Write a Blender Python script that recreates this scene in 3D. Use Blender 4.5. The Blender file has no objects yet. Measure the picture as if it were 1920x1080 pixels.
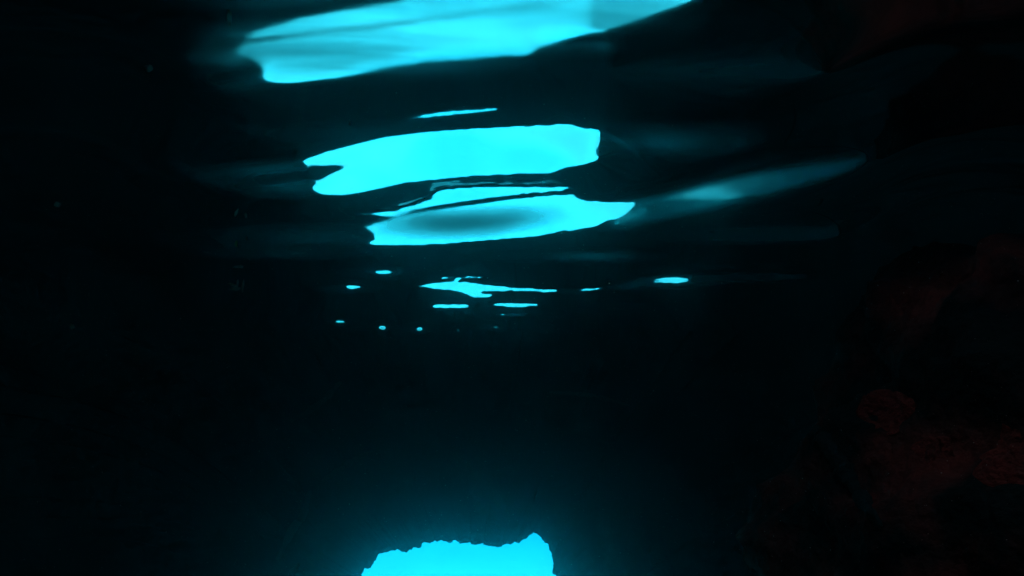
import bpy, math
import numpy as np
from mathutils import noise, Vector

# ------------------------------------------------------------------ camera, sky, sun, exposure
scene = bpy.context.scene
coll = scene.collection
HC = 1.6                                   # the camera floats 1.6 m under the water surface
PITCH = math.radians(8.5)
FPX = 1371.0
cam_data = bpy.data.cameras.new('camera')
cam_data.sensor_width = 36.0
cam_data.lens = 36.0 * FPX / 1920.0
cam_data.clip_start = 0.02
cam_data.clip_end = 600.0
cam = bpy.data.objects.new('camera', cam_data)
cam.location = (0.0, 0.0, -HC)
cam.rotation_euler = (math.pi / 2 + PITCH, 0.0, 0.0)
coll.objects.link(cam)
scene.camera = cam

SUN_EL, SUN_AZ = math.radians(62.0), math.radians(38.0)     # azimuth from +y (open sea) towards +x
world = bpy.data.worlds.new('World')
scene.world = world
world.use_nodes = True
wn = world.node_tree.nodes
sky = wn.new('ShaderNodeTexSky')
sky.sky_type = 'NISHITA'
sky.sun_disc = False
sky.sun_elevation = SUN_EL
sky.sun_rotation = SUN_AZ
world.node_tree.links.new(sky.outputs[0], wn['Background'].inputs[0])
wn['Background'].inputs[1].default_value = 0.1

sun_data = bpy.data.lights.new('sun', 'SUN')
sun_data.energy = 5.0
sun_data.angle = math.radians(0.5)
sun_data.color = (1.0, 0.95, 0.88)
sun = bpy.data.objects.new('sun', sun_data)
sdir = Vector((math.cos(SUN_EL) * math.sin(SUN_AZ), math.cos(SUN_EL) * math.cos(SUN_AZ), math.sin(SUN_EL)))
sun.rotation_euler = sdir.to_track_quat('Z', 'Y').to_euler()
sun.location = (40, 60, 60)
coll.objects.link(sun)

scene.view_settings.view_transform = 'Standard'
scene.view_settings.look = 'None'
scene.view_settings.gamma = 1.0
scene.view_settings.use_curve_mapping = False
scene.view_settings.exposure = 1.42
scene.cycles.use_denoising = True
scene.cycles.max_bounces = 8
scene.cycles.diffuse_bounces = 3
scene.cycles.glossy_bounces = 4
scene.cycles.volume_bounces = 1
scene.cycles.transmission_bounces = 4
scene.cycles.transparent_max_bounces = 16
scene.cycles.sample_clamp_indirect = 3.0

# ------------------------------------------------------------------ helpers
def make_obj(name, verts, faces, mat, parent=None, smooth=True, **props):
    me = bpy.data.meshes.new(name)
    v = np.asarray(verts, dtype=np.float32).reshape(-1, 3)
    f = np.asarray(faces, dtype=np.int32)
    me.vertices.add(len(v)); me.vertices.foreach_set('co', v.ravel())
    k = f.shape[1]
    me.loops.add(f.size); me.loops.foreach_set('vertex_index', f.ravel())
    me.polygons.add(len(f))
    me.polygons.foreach_set('loop_start', np.arange(len(f), dtype=np.int32) * k)
    me.polygons.foreach_set('loop_total', np.full(len(f), k, dtype=np.int32))
    me.update(calc_edges=True); me.validate()
    if smooth:
        me.polygons.foreach_set('use_smooth', np.ones(len(me.polygons), bool))
    me.materials.append(mat)
    o = bpy.data.objects.new(name, me)
    coll.objects.link(o)
    o.parent = parent
    for a, b in props.items():
        o[a] = b
    return o

def grid_faces(nr, nc, wrap=False):
    i = np.arange(nr - 1)[:, None]
    j = np.arange(nc if wrap else nc - 1)[None, :]
    a = i * nc + j; b = i * nc + (j + 1) % nc
    return np.stack([a, b, b + nc, a + nc], -1).reshape(-1, 4)

def new_mat(name):
    m = bpy.data.materials.new(name); m.use_nodes = True
    nt = m.node_tree
    return m, nt, nt.nodes, nt.links

def rock_mat(name, c1, c2, c3, scale=1.0, bump=0.6, rough=0.9):
    m, nt, N, L = new_mat(name)
    b = N['Principled BSDF']; b.inputs['Roughness'].default_value = rough
    b.inputs['Specular IOR Level'].default_value = 0.15
    tc = N.new('ShaderNodeTexCoord')
    n1 = N.new('ShaderNodeTexNoise'); n1.inputs['Scale'].default_value = 0.55 * scale; n1.inputs['Detail'].default_value = 8
    n1.inputs['Roughness'].default_value = 0.65
    n2 = N.new('ShaderNodeTexNoise'); n2.inputs['Scale'].default_value = 6.0 * scale; n2.inputs['Detail'].default_value = 6
    cr = N.new('ShaderNodeValToRGB')
    cr.color_ramp.elements[0].position = 0.34; cr.color_ramp.elements[0].color = (*c1, 1)
    cr.color_ramp.elements[1].position = 0.62; cr.color_ramp.elements[1].color = (*c2, 1)
    e = cr.color_ramp.elements.new(0.74); e.color = (*c3, 1)
    mx = N.new('ShaderNodeMix'); mx.data_type = 'RGBA'; mx.blend_type = 'MULTIPLY'; mx.inputs[0].default_value = 0.6
    bp = N.new('ShaderNodeBump'); bp.inputs['Strength'].default_value = bump; bp.inputs['Distance'].default_value = 0.12
    for n in (n1, n2): L.new(tc.outputs['Object'], n.inputs['Vector'])
    L.new(n1.outputs['Fac'], cr.inputs[0]); L.new(cr.outputs[0], mx.inputs[6]); L.new(n2.outputs['Fac'], mx.inputs[7])
    L.new(mx.outputs[2], b.inputs['Base Color']); L.new(n2.outputs['Fac'], bp.inputs['Height']); L.new(bp.outputs[0], b.inputs['Normal'])
    return m

ROCK = rock_mat('cave_rock', (0.016, 0.016, 0.016), (0.09, 0.088, 0.084), (0.34, 0.33, 0.31), 1.0, 1.0)
FLOOR = rock_mat('cave_floor_rock', (0.035, 0.035, 0.03), (0.08, 0.08, 0.07), (0.12, 0.115, 0.10))
def add_algae(m, amount=0.75, col=(0.20, 0.022, 0.014), lo=0.50, hi=0.66):
    """blotches of red coralline algae on the rock"""
    nt = m.node_tree; N, L = nt.nodes, nt.links
    b = N['Principled BSDF']; src = b.inputs['Base Color'].links[0].from_socket
    tc = N.new('ShaderNodeTexCoord'); nz = N.new('ShaderNodeTexNoise')
    nz.inputs['Scale'].default_value = 0.9; nz.inputs['Detail'].default_value = 5; nz.inputs['Roughness'].default_value = 0.6
    mr = N.new('ShaderNodeMapRange'); mr.inputs['From Min'].default_value = lo; mr.inputs['From Max'].default_value = hi; mr.inputs['To Max'].default_value = amount
    mx = N.new('ShaderNodeMix'); mx.data_type = 'RGBA'; mx.inputs[7].default_value = (*col, 1)
    L.new(tc.outputs['Object'], nz.inputs['Vector']); L.new(nz.outputs['Fac'], mr.inputs['Value'])
    L.new(mr.outputs[0], mx.inputs[0]); L.new(src, mx.inputs[6]); L.new(mx.outputs[2], b.inputs['Base Color'])
add_algae(ROCK)
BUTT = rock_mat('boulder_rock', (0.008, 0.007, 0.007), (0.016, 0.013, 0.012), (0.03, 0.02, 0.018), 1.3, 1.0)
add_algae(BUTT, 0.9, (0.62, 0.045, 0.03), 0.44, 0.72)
BOUNCE_PALE = rock_mat('bounce_slab_rock', (0.66, 0.62, 0.55), (0.74, 0.70, 0.64), (0.78, 0.75, 0.70), 1.5)  # pale so that the added slab throws back more sun
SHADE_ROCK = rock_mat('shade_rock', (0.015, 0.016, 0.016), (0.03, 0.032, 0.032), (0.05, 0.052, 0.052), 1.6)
LEDGE = rock_mat('pale_ledge_rock', (0.18, 0.18, 0.17), (0.36, 0.35, 0.33), (0.5, 0.48, 0.45), 1.6)
RED = rock_mat('red_algae', (0.45, 0.03, 0.02), (0.7, 0.05, 0.035), (0.75, 0.07, 0.05), 4.0, 1.0)
SAND = rock_mat('pale_sand', (0.66, 0.64, 0.58), (0.72, 0.70, 0.64), (0.76, 0.74, 0.68), 0.6, 0.15)
for n in SAND.node_tree.nodes:
    if n.type == 'MIX': n.inputs[0].default_value = 0.08

# water surface: Fresnel mix of mirror and clear, total reflection from below
WATER, nt, N, L = new_mat('water_surface')
N.remove(N['Principled BSDF'])
fr = N.new('ShaderNodeFresnel'); fr.inputs['IOR'].default_value = 1.333
gl = N.new('ShaderNodeBsdfGlossy'); gl.inputs['Roughness'].default_value = 0.0; gl.inputs['Color'].default_value = (1, 1, 1, 1)
tr = N.new('ShaderNodeBsdfTransparent')
ms = N.new('ShaderNodeMixShader')
L.new(fr.outputs[0], ms.inputs[0]); L.new(tr.outputs[0], ms.inputs[1]); L.new(gl.outputs[0], ms.inputs[2])
L.new(ms.outputs[0], N['Material Output'].inputs['Surface'])

# soft patches placed from image pixels roughen the mirror in a few places
geo = N.new('ShaderNodeNewGeometry')
def rough_patch(cx, cy, ax, ay, rot, strength, edge=0.35, streak=None):
    """soft elliptical patch of roughness at (cx, cy) metres with half-axes ax, ay; returns a socket"""
    mp = N.new('ShaderNodeMapping'); mp.vector_type = 'TEXTURE'
    mp.inputs['Location'].default_value = (cx, cy, 0); mp.inputs['Rotation'].default_value = (0, 0, math.radians(rot))
    mp.inputs['Scale'].default_value = (ax, ay, 1e6)
    ln = N.new('ShaderNodeVectorMath'); ln.operation = 'LENGTH'
    mr = N.new('ShaderNodeMapRange'); mr.interpolation_type = 'SMOOTHSTEP'
    mr.inputs['From Min'].default_value = 1.0; mr.inputs['From Max'].default_value = 1.0 - edge
    mr.inputs['To Min'].default_value = 0.0; mr.inputs['To Max'].default_value = strength
    L.new(geo.outputs['Position'], mp.inputs['Vector']); L.new(mp.outputs[0], ln.inputs[0]); L.new(ln.outputs['Value'], mr.inputs['Value'])
    out = mr.outputs[0]
    if streak:
        m2 = N.new('ShaderNodeMapping'); m2.inputs['Rotation'].default_value = (0, 0, math.radians(streak[0]))
        m2.inputs['Scale'].default_value = (streak[1], streak[2], 1)
        nz = N.new('ShaderNodeTexNoise'); nz.inputs['Scale'].default_value = 1.0; nz.inputs['Detail'].default_value = 3
        r2 = N.new('ShaderNodeMapRange'); r2.inputs['From Min'].default_value = 0.32; r2.inputs['From Max'].default_value = 0.72; r2.inputs['To Min'].default_value = 0.3
        mu = N.new('ShaderNodeMath'); mu.operation = 'MULTIPLY'
        L.new(geo.outputs['Position'], m2.inputs['Vector']); L.new(m2.outputs[0], nz.inputs['Vector'])
        L.new(nz.outputs['Fac'], r2.inputs['Value']); L.new(out, mu.inputs[0]); L.new(r2.outputs[0], mu.inputs[1])
        out = mu.outputs[0]
    return out
rough_patches = [(-0.46, 6.74, 1.35, 0.60, -16, 0.64, 0.95), (1.7, 5.55, 1.1, 0.42, -44, 0.2, 0.9), (-1.25, 3.2, 0.42, 0.32, -20, 0.26, 0.95), (-0.4, 2.95, 2.0, 0.85, 0, 0.27, 0.6, (-12, 0.5, 4.5))]  # centres and half-axes worked from image pixels, then adjusted
base_r = N.new('ShaderNodeValue'); base_r.outputs[0].default_value = 0.045
tot = base_r.outputs[0]
for p in rough_patches:
    s_ = rough_patch(*p)
    if tot is None: tot = s_
    else:
        mm = N.new('ShaderNodeMath'); mm.operation = 'MAXIMUM'
        L.new(tot, mm.inputs[0]); L.new(s_, mm.inputs[1]); tot = mm.outputs[0]
L.new(tot, gl.inputs['Roughness'])

# ------------------------------------------------------------------ sea water filling the cave (one closed box round everything)
HAZE, nt, N, L = new_mat('sea_haze')
N.remove(N['Principled BSDF'])
pv = N.new('ShaderNodeVolumePrincipled')
pv.inputs['Color'].default_value = (0.014, 0.21, 0.23, 1)
pv.inputs['Density'].default_value = 0.11
pv.inputs['Anisotropy'].default_value = 0.95
pv.inputs['Absorption Color'].default_value = (0.0, 0.74, 0.988, 1)
pv.inputs['Density Attribute'].default_value = ''
L.new(pv.outputs[0], N['Material Output'].inputs['Volume'])
HAZE.cycles.homogeneous_volume = True
x0, x1, y0, y1, z0, z1 = -66, 66, -34, 96, -12.5, 5.2
bv = [(x, y, z) for z in (z0, z1) for y in (y0, y1) for x in (x0, x1)]
bf = [(0, 2, 3, 1), (4, 5, 7, 6), (0, 1, 5, 4), (2, 6, 7, 3), (0, 4, 6, 2), (1, 3, 7, 5)]
make_obj('haze', bv, bf, HAZE, smooth=False, kind='stuff')

# ------------------------------------------------------------------ water surface with its swell
NR, NT, VA, VB, TH = 180, 204, -110.0, 624.0, 0.9075712110370514
CQ = np.array([
0,0,0,0,-1,0,0,-1,0,-1,-1,0,-1,-1,0,-1,-1,0,-1,-1,0,-1,0,-1,-1,0,0,-1,0,0,0,1,0,1,0,1,2,1,2,3,3,3,4,4,5,5,6,6,7,7,8,8,8,9,8,9,8,8,7,7,6,6,5,4,3,2,1,1,-1,-1,-2,-3,-4,-4,-6,-6,-6,-7,-8,-8,-9,-9,-10,-9,-10,-10,-10,-10,-9,-9,-9,-8,-7,-6,-5,-4,-3,-3,-2,-1,-2,-3,-3,-4,-6,-6,-8,-8,-10,-10,-10,-11,-10,-11,-10,-11,-10,-10,-10,-9,-8,-8,-7,-7,-7,-5,-6,-4,-5,-4,-5,-5,-5,-7,-6,-7,-7,-6,-4,-3,0,2,6,9,11,13,14,15,16,17,18,18,18,18,17,17,15,15,13,12,11,10,8,8,6,5,4,4,2,2,1,0,0,-1,0,-2,-1,-1,-1,-1,-2,-1,0,-1,-1,0,0,0,0,0,1,0,1,1,1,1,1,0,1,1,0,1,0,0,
0,0,0,0,0,0,-1,0,0,-1,0,-1,0,-1,0,-1,0,-1,0,-1,-1,0,-1,0,0,-1,0,0,1,0,1,0,2,1,2,2,2,3,3,4,4,4,5,6,6,6,7,7,8,7,9,8,8,8,8,8,7,7,7,5,5,4,3,2,1,0,-1,-2,-3,-4,-4,-6,-6,-7,-8,-8,-9,-9,-9,-10,-10,-10,-11,-10,-11,-11,-10,-11,-9,-10,-8,-8,-7,-7,-5,-4,-4,-2,-2,0,-1,0,-1,-2,-4,-4,-6,-7,-7,-8,-8,-8,-9,-9,-10,-10,-10,-11,-11,-10,-10,-10,-8,-6,-6,-5,-4,-4,-3,-4,-5,-5,-6,-6,-7,-8,-7,-8,-7,-6,-4,-2,0,4,8,10,13,16,18,20,21,22,21,21,21,19,18,17,16,14,13,11,10,9,7,6,5,3,3,2,1,0,0,-1,-1,-1,-2,-1,-1,-2,-1,-1,-1,-1,0,-1,0,0,0,0,1,0,1,0,1,1,0,1,1,0,1,0,0,0,
0,0,0,0,0,0,0,0,0,0,-1,0,0,-1,0,0,-1,0,-1,0,-1,0,-1,0,0,0,0,0,1,1,1,1,2,2,3,3,3,4,5,4,6,6,6,6,7,8,8,8,8,8,9,8,8,8,8,7,7,6,5,4,4,2,1,1,-1,-3,-3,-4,-6,-6,-8,-8,-9,-9,-10,-10,-11,-11,-11,-11,-12,-11,-12,-12,-11,-11,-11,-11,-10,-10,-9,-8,-7,-6,-6,-5,-3,-2,-1,0,1,1,1,1,-1,-3,-4,-5,-5,-5,-6,-6,-7,-8,-9,-9,-11,-12,-12,-12,-11,-11,-9,-6,-5,-4,-2,-3,-3,-4,-5,-5,-6,-7,-7,-8,-9,-8,-9,-9,-9,-7,-4,-1,3,8,12,17,20,23,24,25,25,24,23,22,21,20,18,17,14,13,12,9,8,7,5,4,3,2,1,0,-1,0,-2,-1,-1,-2,-2,-1,-1,-2,-1,0,-1,-1,0,0,0,0,0,1,0,1,0,1,0,1,0,0,1,0,0,0,
0,0,0,0,0,0,1,0,0,0,0,0,0,-1,0,0,-1,0,0,-1,0,-1,0,0,0,0,1,0,1,1,2,2,3,3,3,4,5,5,5,6,7,7,7,8,8,9,8,9,9,9,9,8,8,8,7,7,6,5,4,3,2,1,-1,-2,-3,-4,-6,-7,-8,-9,-10,-10,-12,-11,-13,-12,-13,-13,-12,-13,-13,-13,-13,-12,-12,-12,-12,-11,-10,-10,-9,-8,-8,-6,-6,-4,-4,-2,-1,1,2,3,3,3,1,-1,-2,-3,-2,-2,-3,-4,-5,-7,-8,-10,-11,-11,-13,-13,-14,-12,-9,-7,-4,-2,-1,-2,-3,-4,-5,-5,-7,-7,-7,-9,-9,-10,-11,-11,-12,-11,-10,-7,-2,4,12,18,23,25,28,28,27,27,27,25,24,22,20,19,17,14,13,11,9,7,5,5,3,2,0,1,-1,-1,-1,-2,-1,-2,-2,-1,-2,-1,-1,-1,-1,0,-1,0,0,0,0,0,1,0,0,1,0,0,0,1,0,0,0,0,
0,0,0,0,1,0,0,1,0,0,0,0,0,0,0,0,0,-1,0,0,-1,0,0,0,0,0,1,1,1,2,2,3,3,4,4,5,5,7,6,7,8,8,9,9,9,10,10,9,10,9,9,9,8,7,7,6,5,4,3,2,0,-1,-2,-4,-5,-7,-7,-10,-10,-12,-12,-13,-14,-14,-15,-14,-15,-14,-15,-14,-14,-15,-13,-14,-13,-12,-12,-11,-11,-10,-9,-9,-7,-6,-5,-5,-3,-2,0,0,3,4,4,4,4,2,0,1,1,1,0,-3,-4,-6,-8,-9,-10,-12,-13,-14,-14,-14,-10,-7,-2,0,-1,-2,-4,-4,-5,-5,-7,-7,-8,-9,-10,-12,-11,-13,-14,-14,-15,-14,-9,0,11,20,25,28,30,30,31,30,29,28,26,25,23,21,18,17,14,11,10,8,6,4,4,1,1,0,0,-1,-2,-1,-2,-2,-2,-1,-2,-1,-2,-1,0,-1,-1,0,0,0,0,0,0,0,0,1,0,0,0,0,0,0,0,0,
0,0,0,1,0,0,1,0,1,0,1,0,0,0,0,0,0,0,0,-1,0,0,0,0,0,1,1,1,1,2,3,3,4,4,6,5,7,7,8,8,9,10,9,11,10,10,11,10,10,10,9,9,8,7,6,5,4,3,2,0,-1,-3,-4,-5,-7,-9,-10,-11,-13,-14,-15,-16,-16,-16,-17,-16,-17,-16,-16,-16,-16,-15,-15,-14,-13,-13,-12,-12,-10,-9,-10,-9,-8,-6,-5,-4,-2,1,-1,0,1,4,4,5,4,7,7,7,4,3,0,-1,-3,-5,-7,-8,-11,-12,-13,-13,-14,-13,-10,-6,-1,-1,-2,-3,-3,-4,-5,-7,-6,-8,-8,-10,-11,-12,-12,-14,-15,-16,-17,-18,-21,-6,12,21,26,29,31,32,33,32,32,31,30,27,26,22,21,17,15,13,10,9,6,5,3,2,1,0,0,-1,-2,-2,-2,-2,-2,-2,-1,-2,-1,-1,-1,-1,0,-1,0,0,0,0,0,0,0,0,0,-1,0,0,0,0,0,0,
0,0,0,1,0,1,1,0,1,1,0,1,0,0,1,0,0,-1,0,0,0,0,0,0,0,1,1,1,2,3,3,3,5,5,6,6,8,8,8,10,10,11,11,11,11,12,11,11,10,10,10,8,8,6,6,4,3,2,0,-1,-3,-4,-6,-7,-9,-11,-12,-14,-15,-16,-17,-18,-18,-18,-19,-18,-18,-18,-18,-17,-17,-17,-15,-15,-14,-13,-12,-12,-10,-8,-9,-10,-9,-6,-5,-1,1,1,3,4,4,5,5,6,8,8,10,7,6,2,1,-1,-2,-5,-6,-8,-11,-12,-13,-14,-13,-12,-9,-5,-1,-1,-2,-3,-3,-5,-5,-6,-7,-8,-9,-10,-11,-12,-14,-14,-15,-17,-18,-19,-21,-17,7,18,24,28,31,34,34,36,35,34,32,30,27,25,21,19,16,14,11,9,7,5,3,2,1,0,0,-2,-1,-2,-2,-3,-2,-2,-1,-2,-1,-1,-1,-1,-1,0,-1,0,0,0,-1,0,0,0,-1,0,0,0,-1,0,0,0,
0,0,0,1,1,0,1,1,1,1,1,1,0,1,0,0,0,0,0,0,-1,0,0,1,0,1,1,2,2,3,3,4,5,6,6,7,8,9,10,10,12,11,12,12,13,12,11,12,11,10,9,8,7,6,5,3,2,0,-1,-2,-5,-6,-8,-9,-11,-12,-14,-16,-16,-18,-20,-19,-20,-20,-20,-20,-19,-20,-20,-19,-18,-17,-17,-15,-14,-13,-11,-12,-10,-9,-6,-4,-2,-2,0,1,3,3,4,5,5,4,6,6,8,8,8,8,5,4,2,-1,-3,-6,-7,-9,-11,-12,-13,-14,-13,-11,-9,-4,-1,-1,-2,-2,-4,-4,-6,-6,-7,-8,-9,-10,-11,-12,-14,-14,-16,-17,-18,-19,-20,-23,0,12,20,26,31,35,37,39,37,37,35,32,29,26,23,20,17,14,12,9,7,5,4,2,1,0,-1,-1,-2,-2,-2,-2,-2,-2,-2,-2,-1,-2,-1,-1,0,-1,0,-1,0,-1,0,0,-1,0,-1,0,-1,0,-1,0,0,0,
0,0,0,1,1,1,1,1,1,1,1,1,1,0,1,0,0,0,0,0,0,0,0,1,0,1,1,2,2,3,4,4,6,6,6,8,9,10,10,11,12,13,12,13,13,13,12,12,11,9,9,8,6,6,3,2,1,-1,-3,-5,-6,-8,-9,-12,-12,-14,-16,-17,-18,-20,-20,-21,-21,-20,-22,-21,-21,-22,-21,-20,-20,-18,-16,-15,-15,-13,-10,-5,-3,-3,-1,1,-1,-1,1,0,2,3,3,5,4,5,6,6,7,8,9,7,6,4,2,-1,-3,-6,-8,-9,-11,-12,-13,-13,-13,-12,-7,-3,-1,-1,-2,-3,-4,-4,-6,-6,-7,-8,-10,-10,-11,-12,-14,-15,-15,-17,-19,-19,-21,-25,-9,10,16,25,32,36,40,41,41,38,37,34,30,27,24,21,18,14,12,10,7,6,4,2,1,0,-1,-1,-2,-2,-2,-3,-2,-2,-2,-2,-1,-2,-1,-1,-1,0,-1,-1,0,-1,0,-1,-1,0,-1,-1,0,-1,0,-1,0,0,
0,0,0,1,1,1,1,2,1,1,1,2,0,1,1,0,0,1,0,0,0,0,0,0,1,1,1,2,3,3,3,5,5,7,7,8,9,10,11,12,12,13,14,13,13,13,13,11,11,9,8,7,6,3,3,0,-1,-3,-4,-6,-9,-9,-12,-13,-14,-16,-17,-17,-19,-19,-21,-20,-22,-22,-23,-23,-23,-24,-22,-21,-20,-20,-16,-12,-7,-4,-2,-2,-1,-2,-1,-1,-2,0,0,1,2,3,3,5,4,5,6,6,7,8,8,8,6,4,1,0,-4,-6,-8,-10,-11,-11,-13,-14,-13,-11,-7,-2,-1,-1,-2,-3,-4,-4,-6,-6,-8,-8,-9,-11,-11,-13,-13,-15,-16,-18,-18,-20,-21,-25,-18,5,15,25,34,39,43,43,43,40,38,35,31,28,24,21,18,16,12,10,7,6,4,3,1,0,-1,-1,-2,-2,-2,-3,-2,-2,-2,-2,-2,-1,-2,-1,-1,-1,0,-1,-1,-1,-1,0,-1,-1,-1,-1,-1,-1,0,-1,0,0,
0,0,0,1,1,1,2,1,2,1,1,2,1,1,0,1,0,1,0,0,0,0,0,1,0,1,2,2,2,3,4,5,5,7,7,8,9,11,11,12,12,14,13,14,13,13,12,11,9,9,7,6,4,2,1,-1,-4,-4,-7,-8,-10,-11,-12,-13,-14,-16,-16,-18,-19,-19,-21,-21,-23,-24,-25,-25,-25,-24,-25,-20,-16,-11,-8,-5,-4,-3,-3,-3,-2,-1,-1,-1,-1,-1,0,1,1,3,4,4,5,5,6,7,7,8,7,7,6,4,2,-1,-4,-6,-8,-10,-11,-11,-13,-15,-13,-10,-6,-2,0,-2,-2,-3,-4,-4,-6,-7,-7,-9,-9,-11,-11,-13,-14,-15,-17,-17,-19,-20,-22,-23,-25,-3,16,29,38,43,45,44,44,41,38,35,31,28,25,21,19,15,12,11,7,6,5,2,2,0,-1,-1,-2,-2,-2,-3,-2,-2,-3,-2,-1,-2,-1,-2,-1,-1,-1,-1,-1,-1,-1,-1,-1,-1,-2,-1,-1,0,-1,-1,0,0,
0,0,0,1,1,1,2,1,2,1,2,1,2,1,1,0,1,0,0,1,0,0,0,1,1,1,1,2,3,3,4,4,5,6,8,8,9,10,10,12,12,13,13,13,13,12,11,10,9,7,5,4,3,0,-1,-3,-4,-6,-6,-9,-9,-10,-12,-13,-15,-15,-17,-18,-18,-20,-21,-22,-24,-26,-28,-29,-26,-21,-15,-12,-9,-7,-8,-6,-5,-4,-2,-3,-1,-2,-1,-1,-1,-1,0,0,2,3,3,4,6,6,6,8,7,8,7,6,5,4,1,0,-3,-5,-7,-11,-12,-13,-14,-15,-12,-9,-7,-1,0,-2,-2,-3,-4,-5,-6,-6,-8,-9,-9,-11,-12,-13,-14,-16,-16,-18,-20,-20,-22,-23,-29,-6,21,35,42,44,45,45,43,41,37,35,31,28,24,22,18,15,13,10,8,6,5,3,1,1,0,-1,-2,-2,-3,-2,-3,-2,-2,-3,-2,-1,-2,-2,-1,-1,-2,-1,-1,-1,-2,-1,-2,-1,-1,-1,-1,-1,-1,-1,0,0,
0,0,0,1,1,1,2,1,2,1,2,1,2,1,1,1,1,0,1,0,0,1,0,1,1,1,1,2,2,3,4,4,5,6,6,8,8,10,10,11,11,12,11,12,11,11,10,8,7,5,4,3,1,1,0,-3,-3,-6,-6,-8,-10,-10,-12,-13,-15,-16,-17,-17,-19,-20,-22,-23,-26,-30,-30,-25,-16,-11,-10,-11,-10,-9,-7,-6,-5,-3,-3,-3,-2,-1,-1,-1,-1,-1,-1,1,2,2,4,5,6,7,8,7,8,7,6,6,4,4,1,-1,-4,-6,-9,-12,-13,-14,-12,-12,-11,-10,-5,-1,0,-2,-2,-3,-4,-5,-6,-7,-8,-9,-10,-11,-12,-14,-14,-16,-17,-18,-19,-21,-24,-24,-17,4,24,34,41,43,44,43,42,39,36,34,30,27,24,21,18,15,13,10,9,6,5,3,2,1,0,-1,-2,-2,-2,-2,-3,-3,-2,-2,-3,-2,-2,-1,-2,-2,-1,-2,-2,-1,-2,-2,-1,-2,-1,-1,-1,-1,-1,-1,0,0,
0,0,0,1,1,1,1,1,2,1,2,1,2,1,2,1,1,0,1,1,0,1,0,1,1,1,2,1,3,2,3,4,5,5,5,7,7,9,9,9,9,10,9,9,9,9,9,8,7,6,4,3,2,1,0,-2,-4,-5,-7,-9,-9,-11,-11,-14,-14,-16,-17,-19,-19,-21,-24,-26,-26,-27,-20,-14,-13,-12,-12,-11,-9,-9,-7,-6,-5,-3,-4,-2,-2,-1,-1,0,0,-1,0,0,1,1,3,5,5,6,7,7,8,7,6,5,4,3,2,-2,-3,-7,-8,-12,-12,-13,-12,-10,-11,-10,-4,-1,0,-2,-3,-3,-4,-5,-6,-7,-9,-9,-10,-11,-13,-13,-15,-16,-17,-19,-21,-22,-16,-6,-1,9,21,30,36,39,41,40,39,37,35,32,28,26,23,21,17,15,13,10,9,6,5,4,2,2,0,0,-2,-1,-3,-2,-3,-3,-2,-3,-2,-3,-2,-2,-3,-2,-2,-2,-2,-2,-2,-1,-2,-2,-1,-2,-1,-1,0,-1,0,0,
0,0,0,0,1,1,1,1,1,1,2,1,2,1,2,1,1,2,1,1,1,0,1,1,1,1,2,1,2,2,3,3,3,5,4,6,6,6,7,7,6,7,7,8,9,10,9,8,7,6,4,3,2,1,0,-2,-4,-5,-7,-9,-9,-11,-12,-13,-15,-16,-18,-21,-22,-23,-22,-21,-18,-16,-16,-18,-14,-11,-11,-10,-11,-9,-8,-5,-4,-3,-2,-2,-3,-2,-2,-1,-2,-1,-1,-1,0,2,3,4,6,6,7,8,8,7,7,5,6,3,1,-1,-2,-7,-8,-11,-12,-13,-13,-12,-11,-9,-4,0,-1,-2,-2,-4,-4,-5,-7,-7,-8,-10,-10,-12,-12,-14,-16,-17,-18,-16,-10,-8,-3,0,6,11,19,25,31,34,36,36,35,34,32,30,27,24,22,19,17,14,13,10,9,7,5,5,2,2,1,0,-1,-1,-2,-3,-2,-3,-3,-3,-3,-3,-3,-3,-2,-3,-3,-2,-3,-2,-2,-2,-2,-2,-1,-1,-1,-1,-1,0,0,0,
0,0,0,0,0,0,1,0,1,1,1,2,1,2,2,1,2,1,2,1,2,1,1,2,1,1,1,2,1,2,1,2,3,2,4,4,4,5,4,5,4,6,6,7,9,9,9,8,7,6,4,3,2,1,0,-2,-4,-6,-6,-9,-9,-11,-13,-13,-16,-19,-21,-21,-16,-16,-14,-14,-14,-15,-16,-16,-16,-14,-14,-11,-11,-8,-8,-6,-5,-4,-3,-4,-4,-3,-1,-2,-1,-1,0,0,2,2,3,5,6,8,7,8,7,8,7,6,5,3,0,-2,-4,-6,-9,-11,-12,-13,-13,-12,-11,-8,-4,0,-1,-2,-2,-4,-4,-6,-7,-7,-9,-9,-11,-12,-14,-14,-12,-8,-4,-4,-4,-3,0,4,8,12,17,21,26,28,31,31,31,30,29,27,25,22,21,18,16,14,12,10,9,7,6,4,4,2,2,1,-1,-1,-1,-3,-2,-3,-4,-3,-4,-3,-4,-3,-4,-3,-4,-3,-3,-2,-3,-2,-2,-2,-1,-1,0,-1,0,0,0,0,
0,0,0,-1,0,-1,0,0,0,1,0,2,1,2,1,2,2,2,3,2,2,2,2,1,2,1,1,1,1,1,0,1,1,1,2,2,2,3,3,3,4,4,6,6,8,8,9,8,7,6,4,3,2,1,0,-3,-3,-6,-6,-9,-11,-11,-15,-17,-16,-16,-12,-12,-11,-12,-12,-13,-14,-15,-16,-17,-17,-16,-16,-13,-12,-10,-9,-8,-5,-4,-3,-3,-3,-1,-1,0,0,0,0,0,0,1,3,5,6,7,8,8,8,8,7,6,5,2,0,-2,-4,-7,-9,-11,-13,-13,-13,-12,-10,-8,-3,0,-1,-2,-3,-3,-5,-6,-6,-8,-10,-10,-11,-8,-4,-1,-1,-2,-1,-1,-1,0,3,5,9,12,15,18,21,23,25,27,26,26,25,24,22,21,18,17,15,13,12,10,8,8,6,5,4,4,2,2,0,0,-1,-2,-3,-3,-4,-4,-4,-5,-4,-5,-4,-5,-4,-4,-3,-3,-3,-2,-2,-1,-1,-1,0,0,1,0,0,0,
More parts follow.
